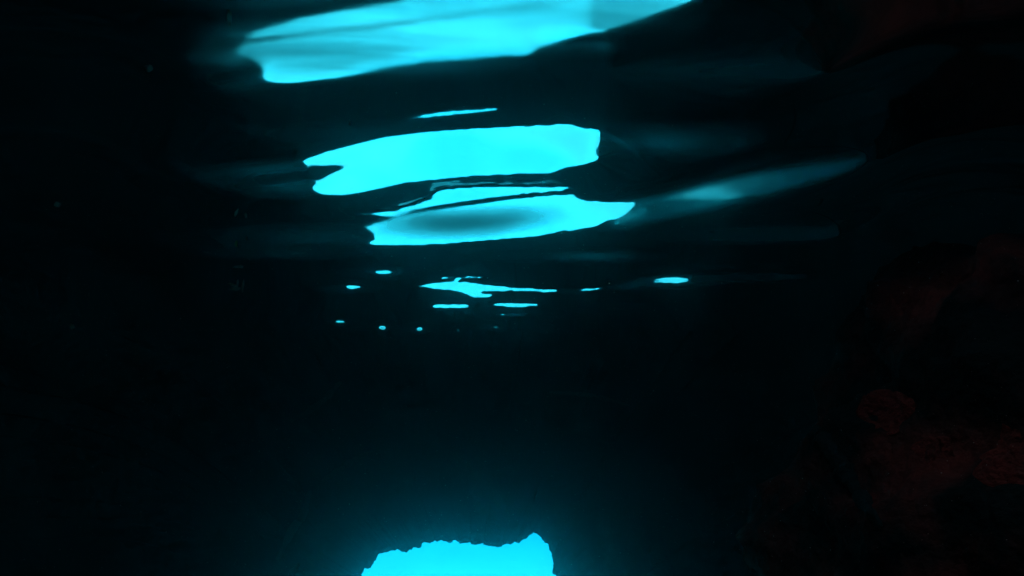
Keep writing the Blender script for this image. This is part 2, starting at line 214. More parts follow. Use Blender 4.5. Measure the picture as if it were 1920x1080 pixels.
0,0,-1,-1,-1,-1,-1,-1,-1,-1,1,0,1,2,2,2,3,2,3,3,3,3,3,2,2,2,1,0,0,-1,0,-1,-1,0,-1,1,0,1,2,2,3,3,5,6,7,8,8,8,7,6,4,3,2,1,-1,-1,-4,-6,-7,-11,-15,-13,-11,-10,-8,-9,-9,-9,-11,-11,-13,-13,-15,-16,-17,-19,-19,-19,-17,-15,-12,-9,-8,-6,-4,-3,-2,-2,-2,-2,-2,-1,0,0,0,0,0,1,3,4,6,8,7,9,8,8,8,6,4,2,0,-3,-4,-8,-9,-11,-12,-13,-13,-12,-10,-7,-3,0,-1,-2,-3,-4,-5,-7,-7,-7,-3,-1,2,2,1,1,1,1,0,1,2,2,4,7,8,11,13,15,16,19,21,21,22,21,22,20,20,18,17,15,14,12,11,10,8,8,6,6,5,4,3,3,1,1,0,-2,-2,-4,-4,-5,-5,-6,-6,-6,-5,-6,-5,-4,-4,-4,-2,-3,-1,-1,0,0,0,1,1,1,0,0,
0,0,-1,-2,-2,-2,-3,-2,-2,-2,0,-1,1,1,2,3,3,4,3,5,4,4,4,3,3,1,1,0,-2,-2,-2,-2,-3,-2,-2,-2,-1,-1,1,1,2,3,5,5,7,7,8,8,7,6,4,3,2,0,-1,-1,-5,-10,-12,-7,-8,-5,-4,-6,-7,-7,-9,-10,-11,-12,-13,-16,-16,-18,-20,-21,-20,-18,-16,-12,-10,-8,-7,-5,-5,-4,-3,-2,-2,-2,-2,-1,-1,0,0,0,1,1,2,5,6,7,7,9,8,8,8,6,5,2,0,-2,-5,-7,-9,-10,-11,-11,-13,-13,-14,-10,-2,-1,0,-1,-3,-4,-3,1,4,5,5,3,4,3,3,2,3,2,2,2,3,4,5,6,7,10,10,12,13,15,16,17,17,18,17,18,16,16,14,14,13,11,10,10,8,8,6,7,5,5,4,4,3,2,0,0,-2,-4,-5,-6,-7,-7,-7,-8,-7,-6,-6,-6,-4,-4,-3,-2,-1,0,1,1,1,2,1,1,1,0,
0,0,-1,-3,-3,-4,-4,-4,-3,-4,-2,-1,0,1,1,3,4,5,5,6,6,5,6,4,3,2,0,-1,-3,-3,-4,-5,-4,-4,-4,-4,-3,-2,-1,0,2,3,4,5,7,7,8,8,7,5,5,2,1,0,-3,-6,-5,-4,-3,0,-2,-3,-5,-6,-7,-7,-9,-11,-12,-15,-15,-18,-18,-19,-19,-20,-18,-16,-13,-12,-11,-10,-7,-5,-5,-3,-4,-2,-2,-2,-2,-1,-1,0,1,0,0,1,2,5,6,7,7,8,9,8,8,7,6,4,0,-2,-5,-6,-7,-9,-8,-9,-10,-10,-11,-13,-10,-8,-4,-1,8,12,9,6,6,5,5,5,6,4,5,4,4,3,3,3,4,4,5,5,6,7,9,9,10,11,12,13,13,14,14,13,14,13,13,11,11,11,9,9,8,8,7,6,6,6,6,4,5,3,2,1,-2,-3,-6,-7,-8,-10,-9,-10,-8,-9,-7,-6,-5,-4,-3,-1,0,1,2,2,2,3,2,2,1,0,
0,0,-2,-3,-5,-5,-6,-6,-5,-5,-4,-3,-2,0,2,3,5,6,7,7,8,8,7,5,4,2,-1,-2,-4,-5,-6,-6,-6,-7,-5,-6,-4,-4,-2,-1,1,2,4,5,7,8,8,8,7,5,5,2,-4,-4,0,1,6,1,1,-1,-3,-3,-4,-6,-8,-9,-12,-12,-15,-16,-16,-16,-17,-17,-18,-17,-18,-17,-15,-13,-11,-9,-6,-6,-4,-4,-4,-2,-2,-2,-2,-1,-1,0,1,0,0,1,2,5,5,7,8,8,8,8,9,9,8,6,2,-1,-3,-4,-4,-7,-5,-7,-10,-10,-9,-7,-3,0,-2,-6,2,11,11,9,8,8,7,7,8,6,6,6,4,4,4,4,3,4,4,4,5,5,6,6,7,8,8,9,10,10,10,11,11,10,11,10,9,9,9,8,8,7,7,7,7,6,7,6,5,5,4,2,0,-3,-6,-9,-10,-12,-12,-12,-11,-9,-9,-7,-6,-3,-2,-1,1,3,3,3,4,4,3,3,1,0,
0,0,-2,-5,-6,-7,-7,-9,-7,-8,-6,-5,-4,-1,2,3,6,7,9,10,10,10,9,7,4,1,-2,-3,-5,-6,-8,-7,-8,-9,-8,-7,-6,-5,-4,-2,0,2,4,5,8,8,9,8,7,6,2,-2,-2,6,11,4,3,3,0,0,-2,-4,-6,-8,-10,-12,-12,-13,-14,-14,-14,-15,-16,-17,-18,-18,-18,-18,-15,-13,-11,-9,-7,-5,-5,-3,-4,-2,-2,-2,-2,-1,-1,0,1,0,0,1,2,4,7,8,9,7,7,8,9,10,10,9,7,4,1,-2,-5,-5,-6,-4,-2,0,-1,-1,-2,-4,-8,-10,-4,6,12,12,12,11,10,11,9,8,8,6,6,4,4,3,3,3,3,3,3,3,3,4,4,4,6,5,7,6,8,7,8,8,9,8,8,7,8,7,7,8,7,7,7,7,7,8,6,7,5,4,1,-2,-6,-10,-12,-14,-15,-15,-13,-12,-11,-8,-5,-4,0,1,2,4,5,5,6,5,4,3,2,0,
0,0,-3,-5,-8,-9,-10,-10,-11,-10,-9,-8,-5,-3,0,3,7,9,12,13,13,12,10,7,4,1,-2,-4,-6,-7,-9,-9,-10,-9,-10,-9,-9,-6,-6,-3,-1,2,4,6,7,10,10,8,5,3,2,7,12,9,7,6,4,2,0,-2,-5,-6,-8,-9,-9,-11,-10,-12,-12,-12,-15,-16,-16,-18,-18,-19,-19,-17,-15,-13,-11,-9,-7,-5,-4,-3,-3,-2,-3,-2,-1,-1,1,0,1,1,0,-1,0,4,11,11,9,7,6,5,8,11,13,11,10,9,3,1,1,5,5,3,2,0,-1,-4,-5,-7,-9,-13,-7,2,10,13,15,14,14,13,12,10,9,7,6,4,4,3,2,2,1,1,1,1,1,1,1,2,2,3,3,4,4,5,5,6,6,6,6,6,7,6,7,7,7,7,8,7,8,8,8,8,7,5,2,-1,-5,-10,-14,-16,-18,-18,-17,-15,-12,-9,-5,-2,1,3,4,6,7,7,7,6,6,4,2,0,
0,0,-3,-7,-9,-11,-12,-13,-14,-13,-12,-11,-9,-5,-2,3,8,12,16,16,16,13,10,7,4,0,-2,-4,-6,-8,-9,-10,-11,-12,-11,-11,-10,-9,-7,-5,-1,1,5,7,8,9,10,7,4,9,14,14,12,9,7,5,1,-1,-2,-4,-4,-6,-7,-6,-9,-8,-11,-11,-13,-14,-15,-15,-17,-18,-19,-19,-20,-17,-15,-13,-10,-9,-6,-4,-3,-1,0,-1,-3,-3,0,1,2,2,1,1,1,2,-1,1,10,11,10,7,5,5,5,10,11,13,14,17,17,15,10,7,4,2,2,-1,-2,-4,-7,-8,-13,-15,-9,0,9,13,17,17,17,15,14,12,9,8,6,4,3,2,1,0,0,-1,-1,-1,-1,-1,-2,-1,0,-1,1,1,1,2,3,3,3,5,4,5,5,6,6,6,7,7,8,8,9,9,9,9,7,6,4,-1,-4,-10,-13,-18,-21,-22,-21,-18,-13,-10,-4,-1,3,5,7,8,9,9,9,8,7,4,3,0,
0,0,-4,-8,-10,-13,-15,-16,-17,-16,-16,-14,-11,-9,-4,2,8,16,21,20,17,13,10,6,3,1,-2,-3,-6,-8,-10,-10,-12,-13,-13,-13,-12,-11,-9,-6,-2,2,6,9,9,9,7,9,15,20,17,12,10,6,3,2,1,0,-2,-2,-3,-4,-5,-7,-8,-10,-11,-12,-13,-14,-15,-17,-16,-18,-19,-20,-19,-18,-15,-11,-7,-6,-5,-1,-1,0,2,1,-1,-2,2,4,2,4,1,0,2,2,0,2,5,8,9,7,7,5,3,5,18,29,25,22,18,12,10,7,5,3,1,-1,-2,-6,-7,-10,-14,-17,-11,0,8,14,18,19,19,17,15,13,10,7,6,3,2,1,0,-1,-1,-3,-3,-3,-3,-4,-4,-3,-3,-3,-3,-2,-1,-1,0,1,1,2,3,3,4,5,5,6,7,7,8,9,9,10,9,10,8,7,3,0,-4,-9,-13,-17,-22,-25,-26,-23,-15,-9,-3,2,5,7,10,10,11,11,11,9,8,6,3,0,
0,0,-5,-8,-13,-15,-17,-19,-19,-20,-19,-18,-15,-11,-7,1,8,21,24,22,17,13,9,7,3,1,-1,-4,-5,-7,-10,-10,-13,-13,-14,-15,-14,-13,-11,-7,-2,3,7,12,12,5,13,25,21,17,8,7,6,6,5,4,3,2,0,-1,-4,-4,-7,-7,-9,-10,-11,-12,-13,-15,-15,-16,-18,-18,-18,-18,-18,-16,-14,-7,-2,-1,-1,2,1,-1,2,1,0,-1,0,3,3,3,2,2,1,3,3,5,8,7,7,5,5,5,9,15,21,26,25,22,18,14,10,8,6,3,2,-1,-3,-6,-7,-11,-17,-19,-12,1,9,15,20,20,20,18,15,13,9,7,5,3,1,0,-1,-3,-3,-4,-4,-5,-6,-5,-6,-6,-6,-6,-5,-5,-4,-4,-2,-2,-1,0,1,2,2,4,4,6,6,7,9,9,10,10,11,9,9,7,3,0,-4,-8,-12,-17,-22,-27,-30,-27,-16,-8,-1,3,7,10,12,13,13,13,13,11,9,6,4,0,
0,0,-5,-10,-14,-17,-19,-22,-23,-23,-23,-20,-19,-14,-8,-1,10,22,27,22,17,13,10,7,3,2,-2,-3,-5,-7,-8,-11,-12,-14,-14,-16,-16,-15,-12,-8,-1,7,9,11,16,13,21,15,12,12,10,13,11,8,7,5,3,1,-1,-2,-4,-5,-6,-8,-9,-10,-11,-13,-13,-15,-15,-17,-17,-17,-16,-15,-13,-11,-9,-2,-1,-1,1,1,1,0,2,1,1,3,2,3,8,6,4,7,5,4,8,5,6,6,6,5,4,6,9,12,16,22,23,22,20,16,12,8,6,4,2,0,-4,-5,-8,-12,-18,-22,-12,2,11,18,20,21,20,17,15,12,9,6,4,2,0,-1,-3,-3,-5,-5,-6,-7,-7,-7,-8,-8,-9,-8,-8,-8,-7,-7,-5,-5,-3,-3,-1,0,2,2,4,5,6,7,9,10,11,11,11,10,9,7,3,0,-4,-7,-12,-17,-22,-27,-32,-29,-17,-8,0,5,9,12,14,16,15,15,15,12,11,7,4,0,
0,0,-6,-11,-15,-19,-22,-24,-26,-26,-26,-24,-21,-17,-10,-1,11,23,27,22,18,13,10,7,4,2,-1,-3,-5,-7,-8,-10,-12,-14,-15,-16,-17,-16,-12,-7,4,10,10,10,9,11,18,14,21,18,16,13,10,8,5,5,2,1,-1,-3,-4,-5,-6,-8,-10,-10,-11,-13,-14,-14,-15,-16,-15,-13,-13,-10,-10,-7,-5,-1,3,3,2,3,5,8,3,1,4,6,4,3,6,6,4,4,4,5,6,7,5,6,6,5,5,6,8,10,13,18,21,22,21,18,14,9,7,4,2,0,-3,-5,-8,-13,-21,-25,-11,5,14,20,21,20,19,16,13,10,8,5,3,1,-1,-2,-3,-5,-5,-7,-7,-8,-8,-10,-9,-11,-10,-11,-11,-11,-10,-10,-9,-8,-6,-5,-3,-2,0,2,2,5,6,8,10,11,12,12,12,11,8,7,3,0,-3,-8,-12,-16,-22,-27,-31,-30,-18,-8,0,7,10,15,16,17,18,18,16,14,11,9,4,0,
0,0,-6,-12,-17,-20,-24,-27,-29,-29,-29,-27,-23,-19,-11,-2,10,24,27,23,18,15,10,8,4,1,0,-4,-5,-7,-8,-10,-12,-14,-15,-16,-17,-15,-11,-2,8,8,5,5,4,22,24,22,18,16,14,11,9,8,6,4,2,1,-1,-3,-4,-5,-7,-8,-10,-11,-11,-13,-12,-13,-13,-13,-12,-10,-9,-6,-5,-1,3,8,9,7,3,3,4,4,2,2,2,4,4,4,5,5,5,4,5,5,7,6,6,6,5,5,5,6,7,9,12,15,18,21,20,20,15,12,7,5,2,0,-3,-5,-8,-14,-23,-27,-11,9,18,21,21,18,16,14,11,8,7,4,2,0,-1,-3,-4,-5,-7,-7,-8,-9,-10,-11,-11,-12,-13,-13,-14,-14,-13,-13,-13,-11,-9,-8,-6,-3,-2,0,2,5,7,9,11,12,13,14,12,12,9,6,3,0,-3,-8,-12,-16,-21,-26,-32,-29,-18,-7,0,7,13,16,18,20,20,19,18,15,13,9,5,0,
0,0,-7,-12,-18,-22,-26,-29,-31,-32,-31,-30,-26,-20,-13,-3,10,24,28,24,20,15,12,8,5,2,-1,-4,-6,-7,-10,-11,-13,-14,-15,-17,-17,-14,-8,1,7,5,5,4,11,30,18,19,18,17,14,12,9,8,6,3,3,0,-1,-3,-5,-6,-7,-9,-10,-10,-11,-10,-10,-11,-11,-9,-5,-3,0,1,4,4,5,6,6,5,5,3,3,3,2,2,3,3,4,4,5,4,5,4,6,6,6,7,6,5,6,5,5,5,7,8,10,13,16,18,20,19,17,14,8,6,3,0,-3,-5,-8,-15,-26,-30,-8,15,20,20,17,15,13,12,9,7,6,3,1,0,-1,-3,-5,-6,-7,-8,-9,-10,-11,-11,-13,-14,-15,-15,-16,-17,-17,-16,-16,-15,-13,-12,-8,-7,-3,-1,2,5,8,11,13,15,15,15,13,12,9,6,3,0,-3,-8,-11,-17,-21,-26,-31,-29,-17,-7,2,8,14,18,21,21,22,21,19,17,14,10,5,0,
0,0,-7,-13,-19,-24,-27,-31,-33,-34,-33,-32,-28,-22,-15,-4,9,25,31,25,22,17,13,9,6,2,-1,-3,-7,-9,-11,-13,-15,-16,-17,-18,-18,-14,-5,4,7,8,9,7,10,21,19,21,18,16,15,12,10,7,6,3,2,0,-2,-3,-5,-6,-8,-9,-10,-9,-7,-6,-8,-6,-2,2,6,4,2,1,2,3,5,6,6,5,5,3,3,3,2,2,3,3,3,4,4,5,5,4,6,7,6,7,6,5,6,5,4,6,6,8,9,10,14,16,18,19,18,14,11,7,3,1,-3,-5,-9,-16,-28,-34,-5,19,18,15,13,13,12,10,8,7,4,3,2,0,-2,-3,-5,-5,-8,-8,-10,-11,-11,-13,-14,-15,-17,-17,-18,-20,-19,-20,-20,-19,-18,-15,-13,-9,-6,-1,2,7,10,14,16,17,17,16,15,12,9,7,3,0,-3,-8,-12,-16,-22,-26,-32,-28,-16,-6,3,10,16,20,22,23,24,23,20,18,15,10,6,0,
0,0,-7,-14,-20,-25,-28,-33,-34,-36,-35,-33,-30,-24,-16,-4,9,26,32,29,23,20,15,11,7,3,0,-4,-7,-10,-13,-15,-18,-20,-20,-22,-21,-15,1,10,9,11,12,15,18,16,1,14,20,17,15,13,9,8,5,3,1,-1,-2,-4,-5,-7,-8,-7,-6,-4,-5,-3,2,9,10,7,3,2,1,2,2,4,5,6,6,5,5,3,3,3,2,2,2,3,3,4,4,4,5,5,6,7,7,6,6,5,6,5,5,5,6,7,8,9,12,14,16,18,17,15,13,8,4,1,-2,-5,-10,-18,-29,-38,-13,12,14,15,13,12,12,10,9,6,6,4,2,0,-1,-3,-4,-6,-7,-9,-10,-11,-13,-13,-15,-17,-18,-18,-20,-22,-22,-23,-23,-23,-23,-21,-17,-14,-7,-3,4,10,14,18,20,20,19,17,16,13,10,8,3,0,-4,-8,-13,-17,-22,-28,-32,-28,-15,-4,4,12,18,22,24,25,25,24,22,19,15,11,6,0,
0,0,-8,-14,-20,-25,-30,-33,-36,-37,-36,-35,-31,-25,-17,-5,10,27,35,32,26,22,17,13,9,5,1,-3,-7,-10,-14,-18,-20,-24,-25,-28,-28,-16,11,13,12,15,17,20,21,15,-1,-9,12,21,17,12,10,6,5,2,1,-1,-3,-5,-5,-6,-4,-3,-2,0,4,11,15,12,7,6,3,2,2,2,3,4,5,6,6,5,5,3,3,2,2,2,2,3,3,3,4,4,5,5,7,7,7,6,6,5,6,5,4,5,6,6,8,8,10,12,15,16,16,15,13,10,6,2,-2,-5,-11,-20,-31,-36,-25,0,10,13,12,11,11,10,9,7,7,5,3,1,-1,-2,-3,-6,-6,-9,-9,-12,-13,-14,-16,-17,-19,-19,-21,-24,-25,-25,-25,-27,-28,-27,-25,-19,-10,-2,7,15,20,23,24,23,22,19,18,14,11,8,3,0,-5,-9,-14,-19,-23,-29,-33,-29,-15,-3,7,14,20,23,26,26,27,25,23,20,16,11,6,0,
0,0,-8,-14,-21,-26,-30,-34,-36,-38,-37,-35,-32,-26,-17,-5,10,30,38,34,29,25,20,15,11,7,2,-1,-6,-11,-14,-18,-22,-26,-30,-33,-35,-23,14,17,18,20,24,25,20,3,-7,-15,1,24,16,11,8,5,4,2,0,-1,-2,-3,-3,-2,1,2,8,13,15,15,12,9,8,6,3,3,2,2,3,4,5,6,6,6,4,4,2,3,1,2,2,2,3,3,4,4,5,6,7,7,6,7,6,5,5,5,5,5,5,6,7,7,9,11,13,14,15,15,13,11,7,3,-1,-6,-12,-22,-33,-33,-27,-12,2,8,9,9,10,8,7,7,6,4,4,1,0,-1,-3,-5,-6,-8,-9,-11,-13,-14,-16,-17,-19,-21,-21,-23,-26,-27,-28,-30,-32,-33,-32,-28,-15,1,15,23,27,29,28,27,25,22,19,15,11,7,3,-1,-6,-11,-16,-20,-26,-30,-35,-30,-14,-1,8,16,21,25,27,28,27,27,23,21,16,12,6,0,
0,0,-8,-14,-21,-26,-31,-34,-36,-38,-37,-36,-32,-26,-17,-5,12,31,41,37,32,28,23,17,14,8,4,0,-6,-9,-14,-18,-23,-27,-32,-35,-37,-24,3,19,26,29,26,15,-1,-10,-8,-10,5,22,11,9,7,5,4,2,1,0,1,0,2,7,13,16,16,14,13,12,11,9,8,6,3,3,2,2,4,4,6,6,6,5,5,3,3,2,2,1,2,2,2,3,3,4,5,7,7,7,7,6,6,6,5,5,4,5,5,6,6,7,8,9,11,14,14,14,12,11,8,5,-1,-5,-13,-25,-32,-32,-26,-17,-7,1,6,6,6,6,5,4,4,3,2,1,0,-2,-3,-6,-6,-9,-9,-12,-12,-14,-16,-18,-19,-21,-22,-23,-26,-27,-29,-30,-33,-34,-37,-38,-26,9,28,34,35,35,32,31,27,23,20,15,11,6,2,-3,-8,-13,-17,-23,-28,-33,-37,-30,-15,0,9,18,22,27,28,29,28,27,24,21,17,12,6,0,
0,0,-8,-14,-21,-26,-31,-34,-36,-37,-37,-35,-32,-25,-17,-4,12,33,43,41,35,30,26,20,15,10,5,1,-4,-8,-14,-18,-23,-27,-32,-35,-32,-21,-2,16,25,21,6,-9,-10,-4,-3,-4,7,16,10,9,8,6,5,4,5,8,8,12,13,15,16,14,14,13,13,11,10,10,8,6,4,2,3,2,4,5,5,7,6,5,4,4,2,2,2,1,2,2,2,2,3,4,5,7,8,7,7,6,6,6,5,5,4,5,4,6,6,6,7,9,10,11,13,14,12,11,9,5,1,-6,-14,-26,-32,-31,-25,-17,-11,-5,0,4,3,4,2,2,1,0,-1,-1,-2,-4,-4,-7,-7,-10,-11,-13,-14,-15,-16,-18,-19,-20,-23,-23,-26,-27,-29,-31,-32,-34,-35,-43,-33,19,43,43,42,39,36,32,28,23,20,14,10,6,0,-5,-10,-15,-20,-25,-31,-36,-39,-31,-14,0,10,19,23,27,29,30,29,27,24,22,17,12,6,0,
0,0,-8,-14,-21,-26,-30,-33,-36,-36,-37,-34,-30,-24,-15,-3,13,32,45,44,38,33,27,22,17,12,7,2,-3,-8,-13,-18,-22,-28,-31,-33,-29,-19,-7,5,11,0,-12,-9,-2,-1,2,2,2,8,11,12,10,10,11,14,18,18,15,14,12,13,14,14,13,13,12,11,11,10,8,6,4,3,2,3,4,5,6,6,6,6,4,4,2,2,1,2,1,2,1,2,3,4,5,8,8,7,7,6,6,5,6,5,4,4,5,5,6,6,6,8,9,10,12,13,13,11,9,6,1,-6,-16,-26,-32,-30,-24,-18,-12,-8,-4,0,1,2,1,1,-1,-1,-3,-4,-4,-6,-7,-7,-10,-11,-12,-14,-15,-17,-18,-20,-21,-21,-24,-24,-26,-28,-30,-31,-34,-35,-39,-34,-11,28,46,49,45,40,37,32,28,24,18,14,9,4,-1,-7,-12,-17,-22,-29,-33,-39,-42,-31,-14,0,11,18,24,28,29,30,29,27,25,21,18,12,6,0,
0,0,-8,-14,-20,-26,-29,-33,-34,-36,-35,-33,-28,-22,-13,-2,14,32,46,46,41,35,29,23,18,13,8,3,-2,-7,-12,-17,-22,-27,-31,-31,-28,-24,-17,-12,-10,-12,-9,-2,0,2,6,9,12,10,10,15,14,15,19,18,17,16,15,14,14,13,14,13,13,13,12,12,11,10,8,6,4,3,3,3,4,6,6,6,6,6,4,3,3,1,2,1,1,2,1,2,2,4,6,7,9,7,7,6,6,6,5,5,4,5,4,5,6,5,6,7,8,10,11,12,12,12,10,6,1,-6,-17,-27,-31,-29,-24,-18,-13,-10,-6,-4,-2,0,-1,0,-1,-2,-4,-5,-6,-7,-8,-9,-11,-12,-13,-15,-17,-18,-19,-21,-23,-24,-25,-26,-28,-29,-31,-33,-33,-32,-28,-15,6,27,42,47,46,41,37,32,27,23,18,12,8,3,-3,-8,-13,-20,-25,-30,-37,-42,-43,-31,-14,0,10,18,24,27,29,30,29,27,25,21,18,12,6,0,
0,0,-7,-15,-19,-25,-29,-32,-33,-34,-34,-31,-26,-20,-11,0,15,32,47,47,43,36,31,24,19,14,9,3,-1,-7,-11,-17,-21,-26,-30,-31,-31,-30,-29,-28,-24,-17,-1,2,3,8,12,15,16,16,17,16,15,15,16,18,18,17,16,15,14,14,13,14,13,13,13,12,11,10,8,6,5,3,3,3,5,6,6,6,7,5,4,4,2,1,2,1,1,1,1,1,3,3,6,8,9,8,7,6,6,5,6,4,5,4,5,4,6,5,6,6,7,9,10,12,12,12,10,7,1,-7,-18,-28,-30,-29,-23,-18,-13,-11,-9,-6,-4,-3,-2,-1,-2,-3,-5,-5,-7,-8,-10,-10,-12,-13,-15,-16,-17,-19,-21,-22,-23,-25,-26,-28,-28,-29,-31,-30,-28,-24,-15,-2,12,26,36,42,43,41,36,31,27,22,16,12,7,2,-4,-10,-14,-21,-27,-33,-39,-44,-44,-31,-15,-1,9,17,23,27,29,29,29,27,25,21,17,12,6,0,
0,0,-7,-14,-19,-24,-28,-31,-32,-33,-31,-29,-25,-18,-10,2,16,33,48,48,44,37,32,25,20,14,9,4,-1,-5,-11,-16,-21,-25,-30,-32,-34,-36,-37,-37,-34,-20,1,8,9,13,15,18,19,19,18,17,16,16,17,19,19,17,17,15,15,14,14,13,14,13,13,12,11,11,8,7,5,3,3,4,5,6,6,7,6,5,5,3,2,1,2,1,1,1,0,1,2,4,6,9,9,8,7,6,6,5,6,5,4,4,5,4,5,5,6,5,6,8,10,12,12,12,10,7,1,-7,-19,-28,-31,-28,-22,-18,-14,-12,-10,-8,-6,-4,-4,-3,-3,-4,-5,-6,-8,-9,-10,-12,-13,-15,-15,-18,-18,-20,-21,-22,-24,-26,-26,-27,-27,-28,-28,-25,-21,-15,-6,4,15,24,32,36,38,38,35,31,26,20,16,11,6,1,-5,-10,-16,-22,-28,-35,-41,-46,-45,-31,-16,-2,8,16,22,26,28,29,28,27,24,21,17,12,6,0,
0,0,-7,-13,-19,-23,-27,-29,-31,-31,-30,-28,-23,-16,-8,3,17,34,49,49,44,39,31,26,20,15,10,4,0,-6,-10,-15,-21,-25,-29,-33,-37,-39,-40,-39,-34,-22,-5,8,12,16,19,19,21,20,19,18,17,17,18,20,19,18,17,16,15,15,14,14,14,13,13,13,11,11,9,7,5,3,3,4,5,7,6,7,6,6,4,3,2,2,1,1,1,1,0,1,1,4,7,9,9,8,7,6,6,5,6,5,5,4,4,5,4,5,5,5,6,7,9,11,12,12,10,7,1,-8,-20,-28,-30,-28,-22,-17,-14,-13,-11,-9,-8,-6,-5,-4,-4,-5,-5,-7,-9,-10,-12,-13,-15,-16,-17,-18,-19,-20,-22,-22,-24,-25,-25,-26,-26,-25,-23,-19,-15,-8,0,7,16,22,27,32,33,34,33,29,25,20,16,10,5,0,-5,-11,-17,-23,-29,-36,-42,-47,-47,-32,-16,-3,7,15,21,25,27,28,27,27,23,21,16,12,6,0,
0,0,-7,-13,-18,-22,-26,-28,-29,-30,-28,-26,-21,-15,-7,5,18,34,50,50,44,39,32,26,21,15,10,4,0,-5,-10,-15,-20,-25,-29,-34,-37,-39,-39,-36,-30,-21,-8,3,11,15,19,19,20,21,19,19,18,18,19,21,20,19,17,17,15,16,14,15,14,13,14,12,12,11,9,7,5,4,4,4,5,7,7,7,6,5,5,3,2,1,1,1,1,0,1,0,1,4,7,10,9,9,7,6,5,6,6,5,4,5,4,4,5,5,4,5,5,6,9,10,12,11,11,7,1,-9,-21,-28,-30,-27,-22,-17,-14,-14,-12,-10,-9,-7,-6,-5,-5,-6,-6,-8,-10,-11,-13,-15,-16,-17,-18,-19,-20,-21,-21,-23,-23,-24,-24,-24,-23,-21,-18,-15,-9,-3,3,9,15,20,24,27,29,31,29,28,24,19,15,9,5,0,-6,-12,-17,-24,-29,-37,-43,-48,-48,-33,-17,-4,6,14,20,24,26,27,27,25,24,19,17,11,6,0,
0,0,-7,-12,-17,-22,-25,-26,-29,-28,-27,-24,-20,-13,-6,6,19,35,50,50,46,38,33,26,21,15,10,5,0,-5,-9,-15,-20,-25,-30,-33,-36,-36,-36,-31,-26,-19,-9,-1,7,13,16,18,19,20,19,20,19,19,20,21,21,20,18,17,16,16,15,15,14,14,14,13,12,11,9,8,5,4,4,4,6,7,7,7,6,6,4,3,2,1,1,1,1,2,0,0,0,3,7,11,12,12,6,3,4,6,6,5,5,4,4,4,5,4,5,4,5,5,8,9,11,12,10,7,1,-9,-22,-29,-30,-26,-20,-17,-16,-14,-13,-11,-9,-8,-7,-6,-6,-7,-8,-9,-10,-13,-14,-15,-17,-18,-19,-20,-21,-21,-22,-22,-23,-22,-22,-22,-20,-17,-15,-10,-6,0,5,9,14,18,22,24,25,27,27,25,22,19,14,9,5,-1,-6,-12,-18,-24,-30,-37,-43,-49,-48,-34,-18,-5,5,13,19,22,26,26,26,24,23,19,16,11,6,0,
0,0,-6,-12,-17,-21,-23,-26,-27,-27,-26,-23,-18,-13,-4,7,19,36,51,50,45,39,33,26,21,16,10,5,1,-5,-10,-15,-19,-25,-29,-32,-33,-33,-31,-28,-22,-17,-9,-3,3,10,13,16,17,19,19,19,20,21,21,21,22,20,19,18,17,16,16,15,15,14,14,13,12,12,9,8,6,4,4,4,6,8,7,7,6,6,5,4,2,0,1,0,2,7,3,1,1,1,7,13,13,11,5,-6,3,8,6,5,4,5,4,4,4,5,4,4,4,5,6,9,10,11,10,7,1,-10,-22,-29,-30,-25,-21,-16,-16,-15,-14,-12,-10,-8,-7,-7,-7,-8,-8,-10,-12,-13,-15,-17,-18,-19,-20,-20,-22,-21,-22,-22,-22,-21,-21,-19,-17,-15,-11,-7,-3,1,5,10,13,16,19,21,23,24,24,23,21,18,13,9,4,-1,-7,-12,-17,-24,-30,-38,-43,-50,-48,-35,-18,-6,4,12,18,22,24,25,25,24,22,18,16,10,6,0,
0,0,-6,-12,-16,-19,-23,-25,-26,-26,-24,-22,-18,-11,-3,7,20,37,50,51,45,39,33,26,21,16,11,5,0,-4,-10,-15,-20,-24,-27,-30,-30,-29,-28,-23,-20,-15,-9,-4,1,7,10,13,16,17,19,19,20,21,22,23,22,21,20,19,17,17,16,16,15,14,14,14,13,11,10,8,6,5,3,5,6,8,8,8,8,5,6,6,6,1,4,-4,-3,0,-3,-1,-1,3,5,9,18,16,10,-3,4,7,7,5,4,4,5,4,4,4,4,4,3,5,5,8,9,11,10,6,1,-11,-23,-29,-30,-24,-20,-17,-16,-16,-14,-12,-10,-9,-8,-7,-8,-8,-9,-11,-13,-14,-15,-18,-19,-20,-21,-21,-22,-23,-22,-22,-21,-20,-20,-17,-15,-12,-9,-5,-2,2,6,9,12,15,17,19,20,22,22,21,19,17,13,9,3,-1,-7,-12,-18,-24,-30,-37,-44,-49,-49,-35,-19,-7,4,11,17,21,23,24,24,23,21,18,15,10,6,0,
0,0,-6,-11,-15,-19,-22,-24,-25,-25,-24,-21,-17,-10,-3,8,21,37,50,51,46,39,32,27,22,15,11,6,0,-5,-10,-15,-19,-24,-26,-27,-27,-26,-24,-20,-17,-13,-9,-5,0,5,8,11,14,16,17,20,20,22,22,24,23,22,21,19,18,18,16,16,15,15,15,13,13,12,11,8,6,5,4,5,6,8,8,12,12,8,6,0,-2,-6,-9,-5,-1,-3,-6,0,-3,0,5,9,15,15,15,25,14,5,5,5,4,4,4,4,4,4,4,4,3,3,5,6,9,10,9,7,1,-12,-24,-30,-29,-24,-19,-17,-17,-16,-14,-12,-10,-9,-8,-8,-8,-9,-10,-11,-13,-15,-17,-18,-20,-21,-22,-22,-23,-23,-23,-22,-21,-20,-18,-16,-14,-10,-8,-4,-1,2,6,8,11,14,16,17,19,20,20,19,18,16,13,8,3,-1,-7,-12,-18,-24,-30,-36,-44,-49,-49,-35,-20,-8,3,11,16,20,22,23,24,22,20,18,14,10,5,0,
